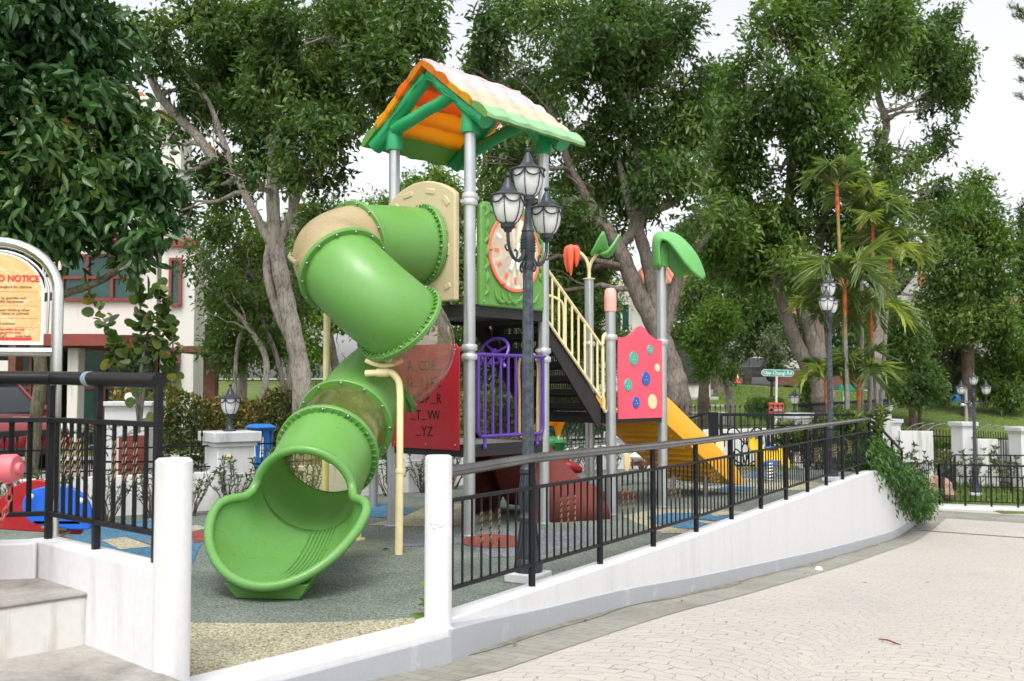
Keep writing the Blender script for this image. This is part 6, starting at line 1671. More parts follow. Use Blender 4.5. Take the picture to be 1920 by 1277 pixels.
mb = MB(); ra, rb = at(330, 232, YH - .3), at(262, 180, YH + 3)
mb.add([at(334, 228, YH - .5), at(-150, 228, YH - .5), at(-150, 60, YH + 7), at(262, 175, YH + 3.5)], [(0, 3, 2, 1)]); 
mb.add([at(334, 228, YH - .5), at(262, 175, YH + 3.5), V((at(334, 228, YH).x, YH + 7, at(334, 228, YH).z))], [(0, 2, 1)])
rf = mb.build('roof', M['tile'], H1.t, solid=.12)
H1.slab('eave', 280, 224, 336, 238, YH, .3, 'housewhite', .45)
YM = 47.0
H2 = House('house', 'white house with terracotta roof and balcony seen between trees behind the leaf canopy', (8, YM, 1))
H2.slab('wall', 1120, 530, 1330, 800, YM, 6, 'housewhite')
H2.slab('balcony_floor', 1225, 602, 1300, 614, YM, 2.0, 'housewhite', 2.0, bevel=.02)
H2.slab('undercroft', 1228, 616, 1320, 720, YM, .1, 'cargrey', .1)
H2.window(1205, 548, 1226, 596, YM, 2, 1, 'housewhite'); H2.window(1250, 555, 1296, 602, YM, 3, 1, 'housewhite'); H2.window(1150, 570, 1180, 620, YM, 2, 1, 'housewhite')
mb = MB()
for k in range(22):
    p = at(1228 + 3.2 * k, 602, YM - 1.95); mb.cyl(p, p + V((0, 0, .75)), .018, 5)
p, q = at(1228, 583, YM - 1.95), at(1298, 583, YM - 1.95); mb.beam(p, q, .04, .04); mb.build('balcony_rail', M['railblack'], H2.t)
mb = MB(); p = at(1254, 599, YM - 1.5); mb.lathe([(.15, -.05), (.22, .3), (.24, .32)], p, 12); mb.build('flower_pot', M['conered'], H2.t)
mb = MB(); mb.add([at(1180, 532, YM - 1), at(1345, 532, YM - 1), at(1320, 488, YM + 3), at(1215, 488, YM + 3)], [(0, 1, 2, 3)]); mb.build('roof', M['tile'], H2.t, solid=.15)
YF = 78.0
H3 = House('house', 'distant white house with grey roof and thin chimney left of the round tree', (31, YF, 2))
H3.slab('wall', 1680, 572, 1790, 680, YF, 6, 'housewhite'); H3.slab('dormer_wall', 1712, 548, 1745, 574, YF, 5, 'housewhite', 1.0)
H3.window(1706, 598, 1722, 628, YF, 2, 2, 'signwhite')
mb = MB(); mb.add([at(1690, 552, YF - 2), at(1765, 552, YF - 2), at(1745, 520, YF + 3), at(1715, 520, YF + 3)], [(0, 1, 2, 3)]); r3 = mb.build('roof', M['asphalt'], H3.t, solid=.2)
mb = MB(); p = at(1729, 534, YF); mb.box(p, (.5, .5, 2.6)); mb.build('chimney', M['tile'], r3)
H4 = House('house', 'distant house with a terracotta gable at the right edge behind the round tree', (39, 82, 2))
H4.slab('wall', 1850, 598, 1960, 680, 82, 6, 'housewhite')
mb = MB(); mb.add([at(1840, 600, 80), at(1960, 600, 80), at(1955, 555, 86), at(1890, 555, 86)], [(0, 1, 2, 3)]); mb.build('roof', M['tile'], H4.t, solid=.2)
H5 = House('house', 'distant terracotta roof peeping through the trees above the street sign', (20, 88, 2))
H5.slab('wall', 1435, 590, 1500, 690, 88, 6, 'housewhite')
mb = MB(); mb.add([at(1425, 592, 86), at(1515, 592, 86), at(1500, 565, 92), at(1440, 565, 92)], [(0, 1, 2, 3)]); mb.build('roof', M['tile'], H5.t, solid=.2)
mb = MB(); mb.obox(at(1460, 722, 63), V((5.6, .4, 0)), V((0, .3, 0)), V((0, 0, .9))); mb.build('garden_wall', M['brickbrown'], label='low brown-red wall along the upper road behind the street sign', cat='wall')

p = at(395, 745, 24); t = thing('walkway_shelter', 'brown post and flat roof of a covered walkway between the cream house and the trees', 'shelter', (p.x, 24, -.1))
mb = MB(); mb.box((p.x, 24, 1.15), (.30, .30, 2.5)); mb.build('post', M['brickbrown'], t, bevel=.02)
mb = MB(); a, b = at(352, 652, 24), at(470, 660, 24); mb.obox((a.x, 23.2, a.z - .15), (b.x - a.x, 0, 0), (0, 1.6, 0), (0, 0, .16)); mb.build('roof', M['brickbrown'], t, bevel=.02)

rg = random.Random(21); lf = None
for (s_, t_) in ((.6, .16), (1.7, .10), (3.3, .22), (5.2, .12), (6.9, .35), (8.1, .15), (10.4, .3), (13.0, .2), (2.4, .9), (7.3, 1.6)):
    p = sp(s_, t_, zpl(s_, t_) + .014)
    if lf is None:
        mb = MB(); mb.add([p + V((-.03, 0, 0)), p + V((0, -.011, .007)), p + V((.032, .004, 0)), p + V((0, .012, .004))], [(0, 1, 2), (0, 2, 3)])
        mb.v = [v - p for v in mb.v]; lf = mb.build('dry_leaf', M['brickbrown'], label='tiny dry leaf fragment lying on the paving close to the ramp wall', cat='leaf', group='dry leaf bits on the paving by the ramp wall'); o = lf
    else: o = lf.copy(); COL.objects.link(o)
    o.location = p; o.rotation_euler = (0, 0, rg.uniform(0, 6.28)); o.scale = (rg.uniform(.6, 1.2),) * 3
# ================================================================== VEGETATION
# near left tree with large glossy leaves
tL = [( -40, 60, 150, 130), (70, 60, 130, 110), (160, 75, 90, 90), (40, 190, 150, 110), (150, 220, 130, 100), (222, 235, 65, 85), (60, 330, 150, 110), (190, 340, 120, 100), (285, 355, 62, 75), (60, 425, 120, 70), (190, 415, 80, 55), (270, 400, 58, 55), (285, 455, 45, 42), (230, 478, 40, 28), (40, 480, 80, 45), (-60, 280, 150, 210), (20, -40, 160, 90)]
YL = 11.2
bl = [blob(u, v, a, b, YL, 1.0, dy=(i % 3 - 1) * .35) for i, (u, v, a, b) in enumerate(tL)]
tree('broadleaf_tree', 'dark glossy large-leaved tree filling the upper left corner beside the notice', V((-5.62, 11.6, -.1)),
     [([V((-5.62, 11.6, -.1)), at(66, 800, 11.55), at(76, 690, 11.5), at(60, 600, 11.4), at(70, 480, 11.3), at(40, 330, YL)], [.085, .075, .07, .065, .05, .03]),
      ([at(70, 560, 11.4), at(130, 548, 11.2), at(200, 520, 11.1), at(262, 470, 11.0), at(290, 430, 10.9)], [.05, .045, .038, .03, .015])],
     bl, 15500, 'big', .175, 5, bark='barkgreen', per=8, spread=.14, droop=.7, gap=.24, gfreq=2.6, shell=.35, limb_r=.035, twigs=4, outline=[(.18, .62), (.45, 1.0), (.75, .62)])
# tree behind the slide (grey trunk)
YA = 16.5
tA = [(285, 70, 70, 70), (370, 50, 95, 80), (470, 50, 100, 85), (580, 45, 110, 85), (690, 50, 100, 80), (780, 40, 65, 65), (330, 165, 80, 75), (430, 165, 85, 75), (530, 160, 90, 75), (630, 155, 90, 75), (720, 140, 75, 65), (315, 268, 45, 55), (338, 395, 30, 45), (400, 260, 75, 65), (500, 260, 75, 65), (590, 250, 75, 60), (672, 205, 55, 50), (400, 350, 70, 55), (590, 330, 60, 45), (350, 330, 45, 55), (460, 330, 60, 50), (660, 100, 100, 80), (450, 100, 100, 80), (560, 100, 100, 70), (800, 80, 35, 35), (560, 310, 40, 35)]
bl = [blob(u, v, a, b, YA, 1.1, dy=((i * 7) % 5 - 2) * .5) for i, (u, v, a, b) in enumerate(tA)]
def px(*l, Y=YA): return [at(u, v, Y) for u, v in l]
tree('broadleaf_tree', 'tall grey-barked tree with a forked trunk rising behind the green tube slide', V((at(572, 790, YA).x, YA, -.1)),
     [([V((at(572, 800, YA).x, YA, -.1))] + px((566, 720), (553, 640), (536, 560), (519, 470), (512, 390), (512, 300), (520, 200), (535, 100)), [.185, .165, .15, .142, .13, .115, .095, .07, .04]),
      (px((514, 470), (488, 420), (458, 360), (420, 270), (390, 190), (340, 130)), [.075, .072, .066, .056, .04, .025]),
      (px((524, 450), (545, 400), (575, 330), (610, 270), (660, 200)), [.075, .07, .06, .045, .025]),
      (px((545, 640), (522, 590), (506, 540), (500, 500), (504, 460)), [.075, .075, .07, .068, .06]),
      (px((212, 10), (240, 60), (275, 125), (300, 180), (340, 225), (372, 258), (400, 300)), [.05, .06, .07, .075, .075, .08, .085])],
     bl, 40000, 'dark', .14, 12, bark='barkpale', per=9, spread=.13, gap=.57, gfreq=2.6, limb_r=.05)
# centre right tree
YB = 22.5
tB = [(905, 60, 50, 60), (960, 60, 80, 75), (1050, 50, 95, 80), (1150, 45, 100, 85), (1250, 60, 80, 90), (1295, 70, 45, 70), (930, 150, 60, 70), (1000, 150, 80, 70), (1100, 150, 95, 80), (1210, 150, 90, 80), (1285, 150, 50, 70), (1140, 250, 90, 70), (1230, 250, 85, 70), (1290, 240, 45, 60), (1000, 260, 60, 60), (950, 300, 70, 60), (1060, 330, 75, 60), (1150, 340, 80, 60), (1250, 340, 80, 60), (920, 390, 60, 60), (1000, 400, 70, 60), (1080, 420, 70, 55), (1210, 420, 60, 50), (1290, 400, 55, 60), (1060, 500, 60, 55), (940, 480, 70, 60), (1000, 540, 60, 60), (1110, 500, 40, 50), (890, 130, 40, 50), (1180, 80, 100, 80), (1080, 90, 100, 80)]
bl = [blob(u, v, a, b, YB, 1.1, dy=((i * 7) % 5 - 2) * .6) for i, (u, v, a, b) in enumerate(tB)]
def pb(*l): return px(*l, Y=YB)
tree('broadleaf_tree', 'big dark tree with a leaning forked trunk behind the clock panel and the lamp globes', V((at(1276, 800, YB).x, YB, -.1)),
     [([V((at(1280, 800, YB).x, YB, -.1))] + pb((1272, 745), (1256, 680), (1228, 610), (1192, 540), (1160, 465), (1132, 420), (1100, 370), (1068, 310), (1050, 240)), [.31, .28, .25, .22, .20, .18, .14, .12, .09, .05]),
      (pb((1230, 620), (1226, 560), (1214, 490), (1196, 430), (1180, 380), (1160, 300)), [.17, .16, .15, .14, .11, .06]),
      (pb((1158, 462), (1182, 440), (1200, 405), (1250, 385), (1300, 350), (1335, 310)), [.12, .12, .11, .10, .08, .04]),
      (pb((1196, 430), (1205, 400), (1200, 320), (1180, 200), (1185, 100)), [.09, .085, .08, .07, .03]),
      (pb((1240, 640), (1262, 560), (1280, 500), (1330, 440)), [.16, .14, .11, .05])],
     bl, 41000, 'dark', .18, 23, bark='bark', per=9, spread=.17, gap=.56, gfreq=1.9, limb_r=.07)
# right tall tree with brighter clumps
YC = 27.5
tC = [(1430, 50, 55, 70), (1490, 40, 80, 80), (1580, 45, 85, 80), (1660, 40, 60, 75), (1400, 150, 55, 65), (1470, 140, 80, 75), (1560, 140, 85, 75), (1640, 130, 55, 70), (1390, 230, 60, 60), (1460, 230, 75, 65), (1550, 240, 80, 70), (1380, 320, 60, 60), (1460, 320, 75, 60), (1550, 330, 80, 65), (1630, 320, 60, 60), (1380, 410, 60, 55), (1450, 420, 75, 60), (1540, 430, 80, 65), (1620, 430, 70, 60), (1420, 500, 60, 50), (1490, 510, 70, 55), (1350, 470, 40, 50), (1590, 520, 60, 50)]
bl = [blob(u, v, a, b, YC, 1.1, dy=((i * 7) % 5 - 2) * .7) for i, (u, v, a, b) in enumerate(tC)]
def pc_(*l): return px(*l, Y=YC)
tree('broadleaf_tree', 'tall mid-green tree with several pale leaning stems behind the palms', V((at(1545, 805, YC).x, YC, -.1)),
     [([V((at(1552, 812, YC).x, YC, -.1))] + pc_((1545, 760), (1538, 700), (1520, 630), (1500, 560), (1488, 480), (1480, 380), (1490, 260), (1500, 130)), [.38, .34, .29, .21, .18, .16, .14, .12, .06]),
      (pc_((1520, 700), (1492, 640), (1470, 580), (1450, 500), (1430, 400)), [.22, .19, .17, .14, .07]),
      (pc_((1540, 700), (1530, 600), (1520, 540), (1540, 440), (1560, 320)), [.2, .18, .17, .13, .07]),
      (pc_((1380, 350), (1330, 420), (1300, 470)), [.05, .08, .1])],
     bl, 36000, 'mid', .21, 31, bark='bark', per=9, spread=.2, gap=.53, gfreq=1.5, limb_r=.08)
YD = 34.0
tD = [(1700, 40, 60, 70), (1750, 30, 45, 60), (1690, 120, 60, 65), (1755, 110, 45, 60), (1795, 120, 28, 45), (1700, 200, 60, 60), (1760, 200, 40, 60), (1790, 175, 25, 35), (1690, 290, 60, 60), (1745, 290, 45, 60), (1690, 380, 60, 55), (1740, 360, 40, 50), (1660, 460, 50, 50), (1710, 460, 40, 50), (1720, 70, 60, 60), (1650, 90, 50, 60), (1650, 220, 50, 70), (1645, 350, 50, 60)]
bl = [blob(u, v, a, b, YD, 1.1, dy=((i * 7) % 5 - 2) * .8) for i, (u, v, a, b) in enumerate(tD)]
tree('broadleaf_tree', 'tall fine-leaved tree against the white sky right of the palms', V((at(1640, 770, YD).x, YD, .1)),
     [([V((at(1640, 790, YD).x, YD, -.2))] + px((1645, 700), (1648, 600), (1650, 480), (1652, 380), (1655, 280), (1662, 230), (1645, 170), (1650, 90), Y=YD), [.28, .26, .24, .22, .19, .15, .13, .1, .05])],
     bl, 20000, 'dark', .22, 37, bark='barkpale', per=9, spread=.2, gap=.55, gfreq=1.3, limb_r=.07)
# round pale-speckled tree and its neighbours on the right
tE = [(1800, 380, 40, 40), (1770, 430, 45, 50), (1840, 400, 50, 50), (1860, 460, 45, 55), (1790, 490, 60, 60), (1850, 540, 55, 60), (1770, 560, 50, 55), (1820, 600, 70, 45), (1880, 600, 30, 45), (1830, 345, 28, 25), (1810, 440, 60, 60), (1760, 610, 35, 40)]
bl = [blob(u, v, a, b, 42, 1.0, dy=((i * 3) % 4 - 1.5) * .5) for i, (u, v, a, b) in enumerate(tE)]
tree('broadleaf_tree', 'dense egg-shaped tree with yellow-speckled leaves standing against the sky at the right', V((at(1815, 740, 42).x, 42, .2)), [([V((at(1815, 750, 42).x, 42, .1))] + px((1815, 660), (1812, 560), (1815, 450), (1822, 380), Y=42), [.28, .25, .2, .14, .06])],
     bl, 22000, 'mid', .24, 41, bark='barkdark', per=8, spread=.24, gap=.26, gfreq=1.2, limb_r=.08)
def simple_tree(name, label, Y, tl, n, leaf, ls, seed, foot, gap=.2, bark='barkdark', r=.14, per=8, group=None, droop=.35, top=None, twigs=4):
    bl = [blob(u, v, a, b, Y, 1.0, dy=((i * 3) % 4 - 1.5) * .4) for i, (u, v, a, b) in enumerate(tl)]
    f = at(foot[0], foot[1], Y); zf = hter(f.x, Y) - .05
    tp = top or (sum(q[0] for q in tl) / len(tl), sum(q[1] for q in tl) / len(tl))
    path = [V((f.x, Y, zf)), at(foot[0] + (tp[0] - foot[0]) * .2, min(foot[1] - 12, foot[1] + (tp[1] - foot[1]) * .35), Y), at(foot[0] + (tp[0] - foot[0]) * .7, foot[1] + (tp[1] - foot[1]) * .7, Y), at(tp[0], tp[1], Y)]
    return tree(name, label, V((f.x, Y, zf)), [(path, [r * 1.25, r, r * .8, r * .4])], bl, n, leaf, ls, seed, bark=bark, gap=gap, per=per, spread=ls * 1.1, limb_r=r * .45, droop=droop, group=group, gfreq=42 / Y, twigs=twigs)
simple_tree('small_tree', 'small bright green tree on the slope right of the leaf canopy post', 33, [(1345, 600, 36, 40), (1320, 640, 30, 40), (1370, 640, 30, 45), (1345, 680, 40, 40), (1375, 690, 22, 25), (1325, 690, 22, 25)], 9000, 'fresh', .16, 51, (1373, 786), .1, 'barkpale', .13)
simple_tree('small_tree', 'dark stemmed tree standing on the slope beside the path steps', 38, [(1310, 560, 45, 50), (1290, 620, 40, 40), (1330, 520, 40, 40), (1395, 560, 35, 55)], 7000, 'dark', .19, 52, (1318, 790), .2, 'barkdark', .20)
simple_tree('small_tree', 'slender sapling in front of the dark grey car', 44, [(1448, 655, 20, 30), (1442, 690, 14, 16), (1452, 630, 18, 24), (1460, 680, 14, 18)], 2600, 'olive', .17, 53, (1446, 760), .2, 'barkdark', .06)
simple_tree('small_tree', 'dense dark tree behind the car, under the tall mid-green tree', 76, [(1400, 560, 55, 60), (1380, 640, 50, 50), (1440, 610, 40, 55), (1400, 490, 50, 50), (1490, 630, 45, 50)], 12000, 'dark', .36, 54, (1400, 715), .15, 'barkdark', .3)
simple_tree('small_tree', 'thick dark green tree right of the leaning palm stem', 40, [(1690, 640, 45, 50), (1660, 690, 40, 40), (1710, 700, 40, 45), (1740, 720, 30, 35), (1670, 620, 35, 40)], 12000, 'mid', .19, 55, (1712, 790), .08, 'barkdark', .12)
simple_tree('small_tree', 'grey-green layered tree with drooping boughs under the egg-shaped tree', 45, [(1775, 640, 40, 28), (1740, 660, 30, 25), (1800, 670, 38, 25), (1770, 700, 42, 25), (1815, 700, 30, 25), (1760, 735, 30, 18)], 9000, 'olive', .19, 56, (1778, 775), .2, 'barkpale', .09, droop=.9)
simple_tree('small_tree', 'bushy dark tree at the right edge above the far lawn', 43, [(1890, 640, 45, 40), (1870, 690, 40, 40), (1910, 700, 45, 45), (1850, 720, 30, 30), (1890, 740, 45, 25), (1930, 660, 40, 50)], 13000, 'mid', .19, 57, (1895, 790), .08, 'barkdark', .14)
simple_tree('small_tree', 'thin-stemmed small tree with a wide dark crown on the far lawn slope', 36, [(1720, 730, 45, 25), (1690, 725, 30, 22), (1750, 735, 25, 20)], 5000, 'dark', .17, 58, (1725, 800), .15, 'barkdark', .06)
simple_tree('broadleaf_tree', 'dark tree cut by the right edge of the photo beside the egg-shaped tree', 44, [(1925, 450, 32, 50), (1930, 520, 35, 50), (1930, 590, 40, 40), (1940, 400, 25, 40)], 8000, 'dark', .2, 59, (1935, 740), .15, 'barkdark', .18)
# conifer sprays at the top right edge
cf = thing('conifer_tree', 'conifer just outside the frame with three dark sprays reaching in at the top right', 'tree', V((at(1990, 700, 30).x, 30, 0)))
mb = MB(); xr = at(1990, 0, 30).x; mb.tube([V((xr, 30, -.2)), at(1990, 400, 30), at(1990, -80, 30)], [.2, .15, .08], 8)
rg = random.Random(77); tips = []
for (u0, v0, u1, v1) in ((1990, 60, 1892, 12), (1990, 50, 1900, 30), (1990, 150, 1904, 108), (1990, 160, 1910, 150), (1990, 215, 1903, 178), (1990, 160, 1912, 122)):
    p = branch_path(at(u0, v0, 30), at(u1, v1, 30), rg.randint(0, 999), .06, 7); mb.tube(p, [.035 - .003 * i for i in range(8)], 6); tips += [(p[k].lerp(p[k + 1], q / 5), (p[-1] - p[0]).normalized()) for k in range(2, 7) for q in range(5)]
mb.build('trunk', M['barkdark'], cf)
P, D = [], []
for p, d in tips:
    for q in range(9): P.append(tuple(p + V((rg.gauss(0, .04), rg.gauss(0, .04), rg.gauss(0, .05))))); D.append(tuple(d * .8 + V((rg.gauss(0, .5), rg.gauss(0, .5), rg.uniform(.0, 1.1)))))
leafcloud('crown', P, D, .16, .022, LEAF['dark'], cf, 78)
# background trees filling the gaps
simple_tree('broadleaf_tree', 'bushy tree with thin crooked pale branches left of the slide, behind the hedge', 20, [(425, 470, 50, 55), (480, 480, 55, 60), (430, 560, 50, 60), (480, 570, 55, 60), (435, 650, 50, 50), (500, 640, 50, 50), (540, 560, 40, 60), (600, 420, 50, 60), (425, 420, 50, 40)], 12000, 'mid', .14, 61, (450, 800), .42, 'barkpale', .09, twigs=9)
for i, (pts, r) in enumerate(((((455, 800), (500, 700), (470, 620), (420, 560), (380, 500)), .07), (((530, 830), (530, 720), (500, 620), (460, 540)), .07), (((440, 720), (445, 650), (480, 600), (490, 560)), .05), (((530, 715), (545, 650), (540, 590), (560, 520)), .05))):
    w = [at(u, v, 18.6 + .2 * i) for u, v in pts]; w[0].z = min(w[0].z, -.05)
    mb = MB(); mb.tube(cr(w, 6), [r * (1 - .6 * k / (6 * (len(w) - 1))) for k in range(6 * (len(w) - 1) + 1)], 8)
    for q in range(5):
        b = w[2 + q % 2]; e = b + V((random.uniform(-.9, .9), random.uniform(-.4, .4), random.uniform(.3, 1.0))); mb.tube(branch_path(b, e, q + i * 9, .15, 5), [r * .35 * (1 - .8 * k / 5) for k in range(6)], 5)
    t = thing('bare_sapling', ('leaning pale sapling with a kinked stem left of the grey trunk', 'upright dark sapling stem just left of the grey trunk', 'thin crooked sapling above the hedge', 'thin sapling touching the grey trunk')[i], 'tree', w[0])
    mb.build('trunk', M['barkpale' if i != 1 else 'bark'], t)
    P, D, tint, _ = crown_points([(w[-1], (.7, .6, .6)), (w[-2], (.5, .5, .4))], 900, 600 + i, 7, .1, .3, .3, 1.5, .4); leafcloud('crown', P, D, .11, .045, LEAF['mid'], t, 640 + i, tint=tint)
simple_tree('broadleaf_tree', 'bright green low tree showing above the tube slide under the roof', 30, [(640, 400, 45, 40), (720, 400, 50, 40), (785, 352, 40, 28), (830, 340, 40, 35), (760, 420, 50, 40), (850, 400, 40, 45), (600, 480, 60, 60), (690, 480, 60, 60)], 15000, 'fresh', .17, 63, (690, 760), .22, 'barkdark', .16)
simple_tree('broadleaf_tree', 'pale loose tree far behind the slide left of the red panel', 40, [(640, 620, 60, 50), (590, 560, 60, 60), (680, 690, 60, 50), (560, 660, 50, 60), (620, 520, 60, 50)], 9000, 'fresh', .24, 64, (640, 790), .3, 'barkpale', .2)
simple_tree('broadleaf_tree', 'dark tree seen through the tower under the upper deck', 34, [(880, 620, 60, 55), (940, 620, 60, 55), (1000, 620, 60, 60), (900, 700, 60, 50), (980, 690, 60, 50), (1060, 620, 50, 60)], 15000, 'mid', .18, 65, (940, 800), .15, 'barkdark', .18)
simple_tree('broadleaf_tree', 'leafy tree behind the cream stair railing', 32, [(1080, 540, 50, 50), (1130, 560, 40, 45), (1090, 620, 50, 50), (1150, 650, 40, 40), (1100, 690, 45, 40), (1180, 690, 30, 30)], 11000, 'mid', .16, 66, (1110, 790), .18, 'barkdark', .13)
for i, (u, v, ru, rv, Y, lf, lb) in enumerate(((250, 520, 130, 90, 60, 'dark', 'far dark tree behind the cream house'), (560, 480, 90, 80, 58, 'mid', 'far tree filling the gap left of the tube slide'), (830, 520, 90, 90, 62, 'dark', 'far dark tree behind the beige panel'), (1000, 480, 90, 90, 64, 'dark', 'far dark tree right of the clock panel'), (1480, 560, 80, 80, 92, 'mid', 'far tree behind the leaning pale stems'), (1600, 600, 90, 80, 70, 'dark', 'far dark tree behind the palm stems'), (1680, 560, 50, 60, 84, 'olive', 'far grey-green tree left of the distant chimney house'), (1300, 470, 70, 60, 66, 'dark', 'far dark tree above the balcony house'), (1090, 470, 80, 70, 70, 'dark', 'far dark tree behind the orange flower'))):
    simple_tree('broadleaf_tree', lb, Y, [(u - ru * .4, v + rv * .2, ru * .6, rv * .6), (u + ru * .4, v, ru * .6, rv * .7), (u, v - rv * .4, ru * .6, rv * .6), (u, v + rv * .6, ru * .8, rv * .5)], 6500, lf, .42, 700 + i, (u, 745), .12, 'barkdark', .35, twigs=2)
tw = simple_tree('broadleaf_tree', 'long row of trees on the horizon behind the house at the far left', 75, [(60, 640, 200, 90), (420, 600, 140, 110), (300, 640, 140, 90)], 8000, 'dark', .5, 720, (300, 740), .1, 'barkdark', .4, twigs=2)

simple_tree('broadleaf_tree', 'tall tree farther back in the gap between the two big crowns right of the roof', 52, [(1330, 230, 45, 60), (1345, 330, 50, 60), (1320, 420, 55, 55), (1370, 420, 45, 55), (1350, 500, 60, 50), (1340, 150, 30, 40)], 13000, 'mid', .30, 741, (1345, 745), .22, 'bark', .28)
simple_tree('broadleaf_tree', 'tall tree farther back, showing between the grey forked trunk and the roof', 40, [(640, 60, 80, 60), (740, 90, 60, 60), (560, 180, 70, 70), (480, 240, 70, 70), (400, 180, 70, 80), (600, 130, 70, 60), (520, 330, 60, 60), (420, 330, 60, 70)], 14000, 'dark', .24, 742, (560, 760), .46, 'bark', .26)
simple_tree('broadleaf_tree', 'tall tree farther back, showing above the roof ridge and the lamp globes', 46, [(930, 120, 60, 70), (1010, 190, 60, 60), (1080, 250, 60, 60), (960, 330, 60, 60), (1060, 380, 60, 60), (1200, 330, 60, 60), (1180, 180, 60, 60)], 13000, 'dark', .27, 743, (1090, 750), .40, 'bark', .28)
# hedge with bronze tips
def hedge(name, label, a, b, h, w, n, leaf, ls, seed, z0=0, cat='hedge'):
    rng = np.random.default_rng(seed); a, b = V(a), V(b); d = b - a; sd = V((-d.y, d.x, 0)).normalized()
    t = thing(name, label, cat, a)
    u = rng.uniform(0, 1, n); s = rng.normal(0, .38, n).clip(-1, 1); k = rng.uniform(0, 1, n) ** .7
    top = h * (1 + .08 * np.sin(u * d.length * 2.3) + .05 * np.sin(u * d.length * 7.1))
    edge = np.where(rng.uniform(0, 1, n) < .5, 1, -1) * rng.uniform(.6, 1.05, n); s = np.where(k < .85, edge, s)
    P = np.array(a)[None] + u[:, None] * np.array(d)[None] + (s * w / 2)[:, None] * np.array(sd)[None]; P[:, 2] = z0 + k * top + rng.normal(0, .03, n)
    D = rng.normal(size=(n, 3)); D[:, 2] += .6; D += s[:, None] * np.array(sd)[None] * .8
    tint = np.clip(rng.beta(2, 3, n) * .75 + .55 * (k - .35) * rng.uniform(0, 1, n) + .12 * np.sin(u * 23) + .06, 0, 1)
    leafcloud('leaves', P, D, ls, ls * .5, LEAF[leaf], t, seed, tint=tint)
    m_ = MB(); rg = random.Random(seed)
    for q in range(int(d.length / .35)):
        p = a + d * rg.random(); p.z = z0 - .1; m_.tube(branch_path(p, p + V((rg.uniform(-.2, .2), rg.uniform(-.2, .2), h * .9)), q, .1, 4), [.018, .015, .012, .009, .005], 5)
    m_.build('stems', M['barkdark'], t); return t
hedge('hedge', 'clipped hedge with bronze and yellow tips behind the boundary fence', (-6.9, 17.2, 0), (-1.5, 20.3, 0), 1.28, .9, 15000, 'hedge', .10, 81)
hedge('hedge', 'low hedge behind the purple guard, across the road', (-1.2, 27.8, 0), (3.5, 31.5, 0), 1.2, 1.0, 9000, 'mid', .14, 82)
hedge('shrub', 'small clipped round bush on the slope below the dark grey car', (9.0, 38.0, .25), (10.3, 38.0, .25), .75, .9, 3000, 'mid', .10, 83, .25, 'bush')
hedge('shrub', 'narrow upright bush at the foot of the tall mid-green tree', (11.2, 38.5, .2), (11.6, 38.5, .2), 1.7, .6, 2000, 'mid', .12, 84, .25, 'bush')
hedge('hedge', 'low dark planting on the far slope behind the lawn pillars', (15.0, 36.5, -.8), (24, 35, -.8), .5, 1.4, 7000, 'mid', .14, 85, -.9)
hedge('hedge', 'yellow-green planting strip beyond the far lawn fence', (12.5, 33.5, -1.2), (19, 31.5, -1.2), .55, 1.2, 7000, 'hedge', .10, 86, -1.2)
# leafy cascade at the ramp's end
pts_ = [(sp(13.3, -.35, .30), (.55, .6, .42)), (sp(14.0, -.25, .10), (.6, .6, .45)), (sp(14.8, -.15, -.15), (.65, .6, .48)), (sp(15.6, -.1, -.45), (.7, .6, .45)), (sp(16.4, -.05, -.70), (.7, .55, .42)), (sp(17.1, -.05, -.92), (.55, .42, .30)), (sp(17.7, -.05, -1.12), (.32, .32, .18)), (sp(14.6, -.7, .05), (.6, .5, .5)), (sp(16, -.7, -.35), (.6, .5, .5)), (sp(17.3, -.5, -.75), (.55, .5, .4))]
P, D, tint, C = crown_points(pts_, 15000, 91, 10, .09, .5, .06, 1.6, .8)
ct = thing('cascading_shrub', 'lush green shrub cascading down the sloping end of the white ramp wall', 'shrub', sp(15, -.5, -.6))
leafcloud('leaves', P, D, .115, .034, LEAF['fern'], ct, 92, tint=tint * .85)
mb = MB(); rg = random.Random(8)
for c, r in pts_: mb.tube(branch_path(V((c.x - .2, c.y + .2, c.z - .4)), c, rg.randint(0, 99), .2, 5), [.02, .016, .013, .01, .008, .005], 5)
mb.build('stems', M['barkdark'], ct)
# shrubs along the boundary wall: two kinds, copied
def shrub(name, label, loc, h, w, n, leaf, ls, seed, group):
    t = thing(name, label, 'shrub', loc, group); rg = random.Random(seed); m_ = MB(); P = []; D = []
    for q in range(n):
        a = rg.uniform(0, 6.28); r = w * rg.random() ** .6; e = V(loc) + V((r * math.cos(a), r * math.sin(a), h * rg.uniform(.55, 1.0)))
        b = V(loc) + V((r * .15 * math.cos(a), r * .15 * math.sin(a), -.02)); pth = branch_path(b, e, rg.randint(0, 9999), .10, 5)
        m_.tube(pth, [.008, .007, .006, .005, .004, .003], 5)
        for k in range(15):
            t_ = rg.uniform(.45, 1.02); i = min(4, int(t_ * 5)); p = pth[i].lerp(pth[i + 1], min(1, t_ * 5 - i)); P.append(tuple(p)); D.append((rg.gauss(0, .7), rg.gauss(0, .7), rg.uniform(.1, 1.2)))
        for k in range(8): P.append(tuple(e)); D.append((rg.gauss(0, .7), rg.gauss(0, .7), rg.uniform(-.1, .9)))
    m_.build('stems', M['barkdark'], t); leafcloud('leaves', P, D, ls, ls * .38, LEAF[leaf], t, seed); return t
gs = 'thin shrubs planted along the boundary wall'
def lab(i): return 'thin leggy shrub with small olive leaves planted along the low white boundary wall'
S0 = shrub('wall_shrub', lab(0), V((-3.15, 11.25, 0)), .62, .30, 17, 'olive', .055, 101, gs); S1 = shrub('wall_shrub', lab(1), V((-3.9, 10.9, 0)), .55, .30, 15, 'olive', .055, 102, gs)
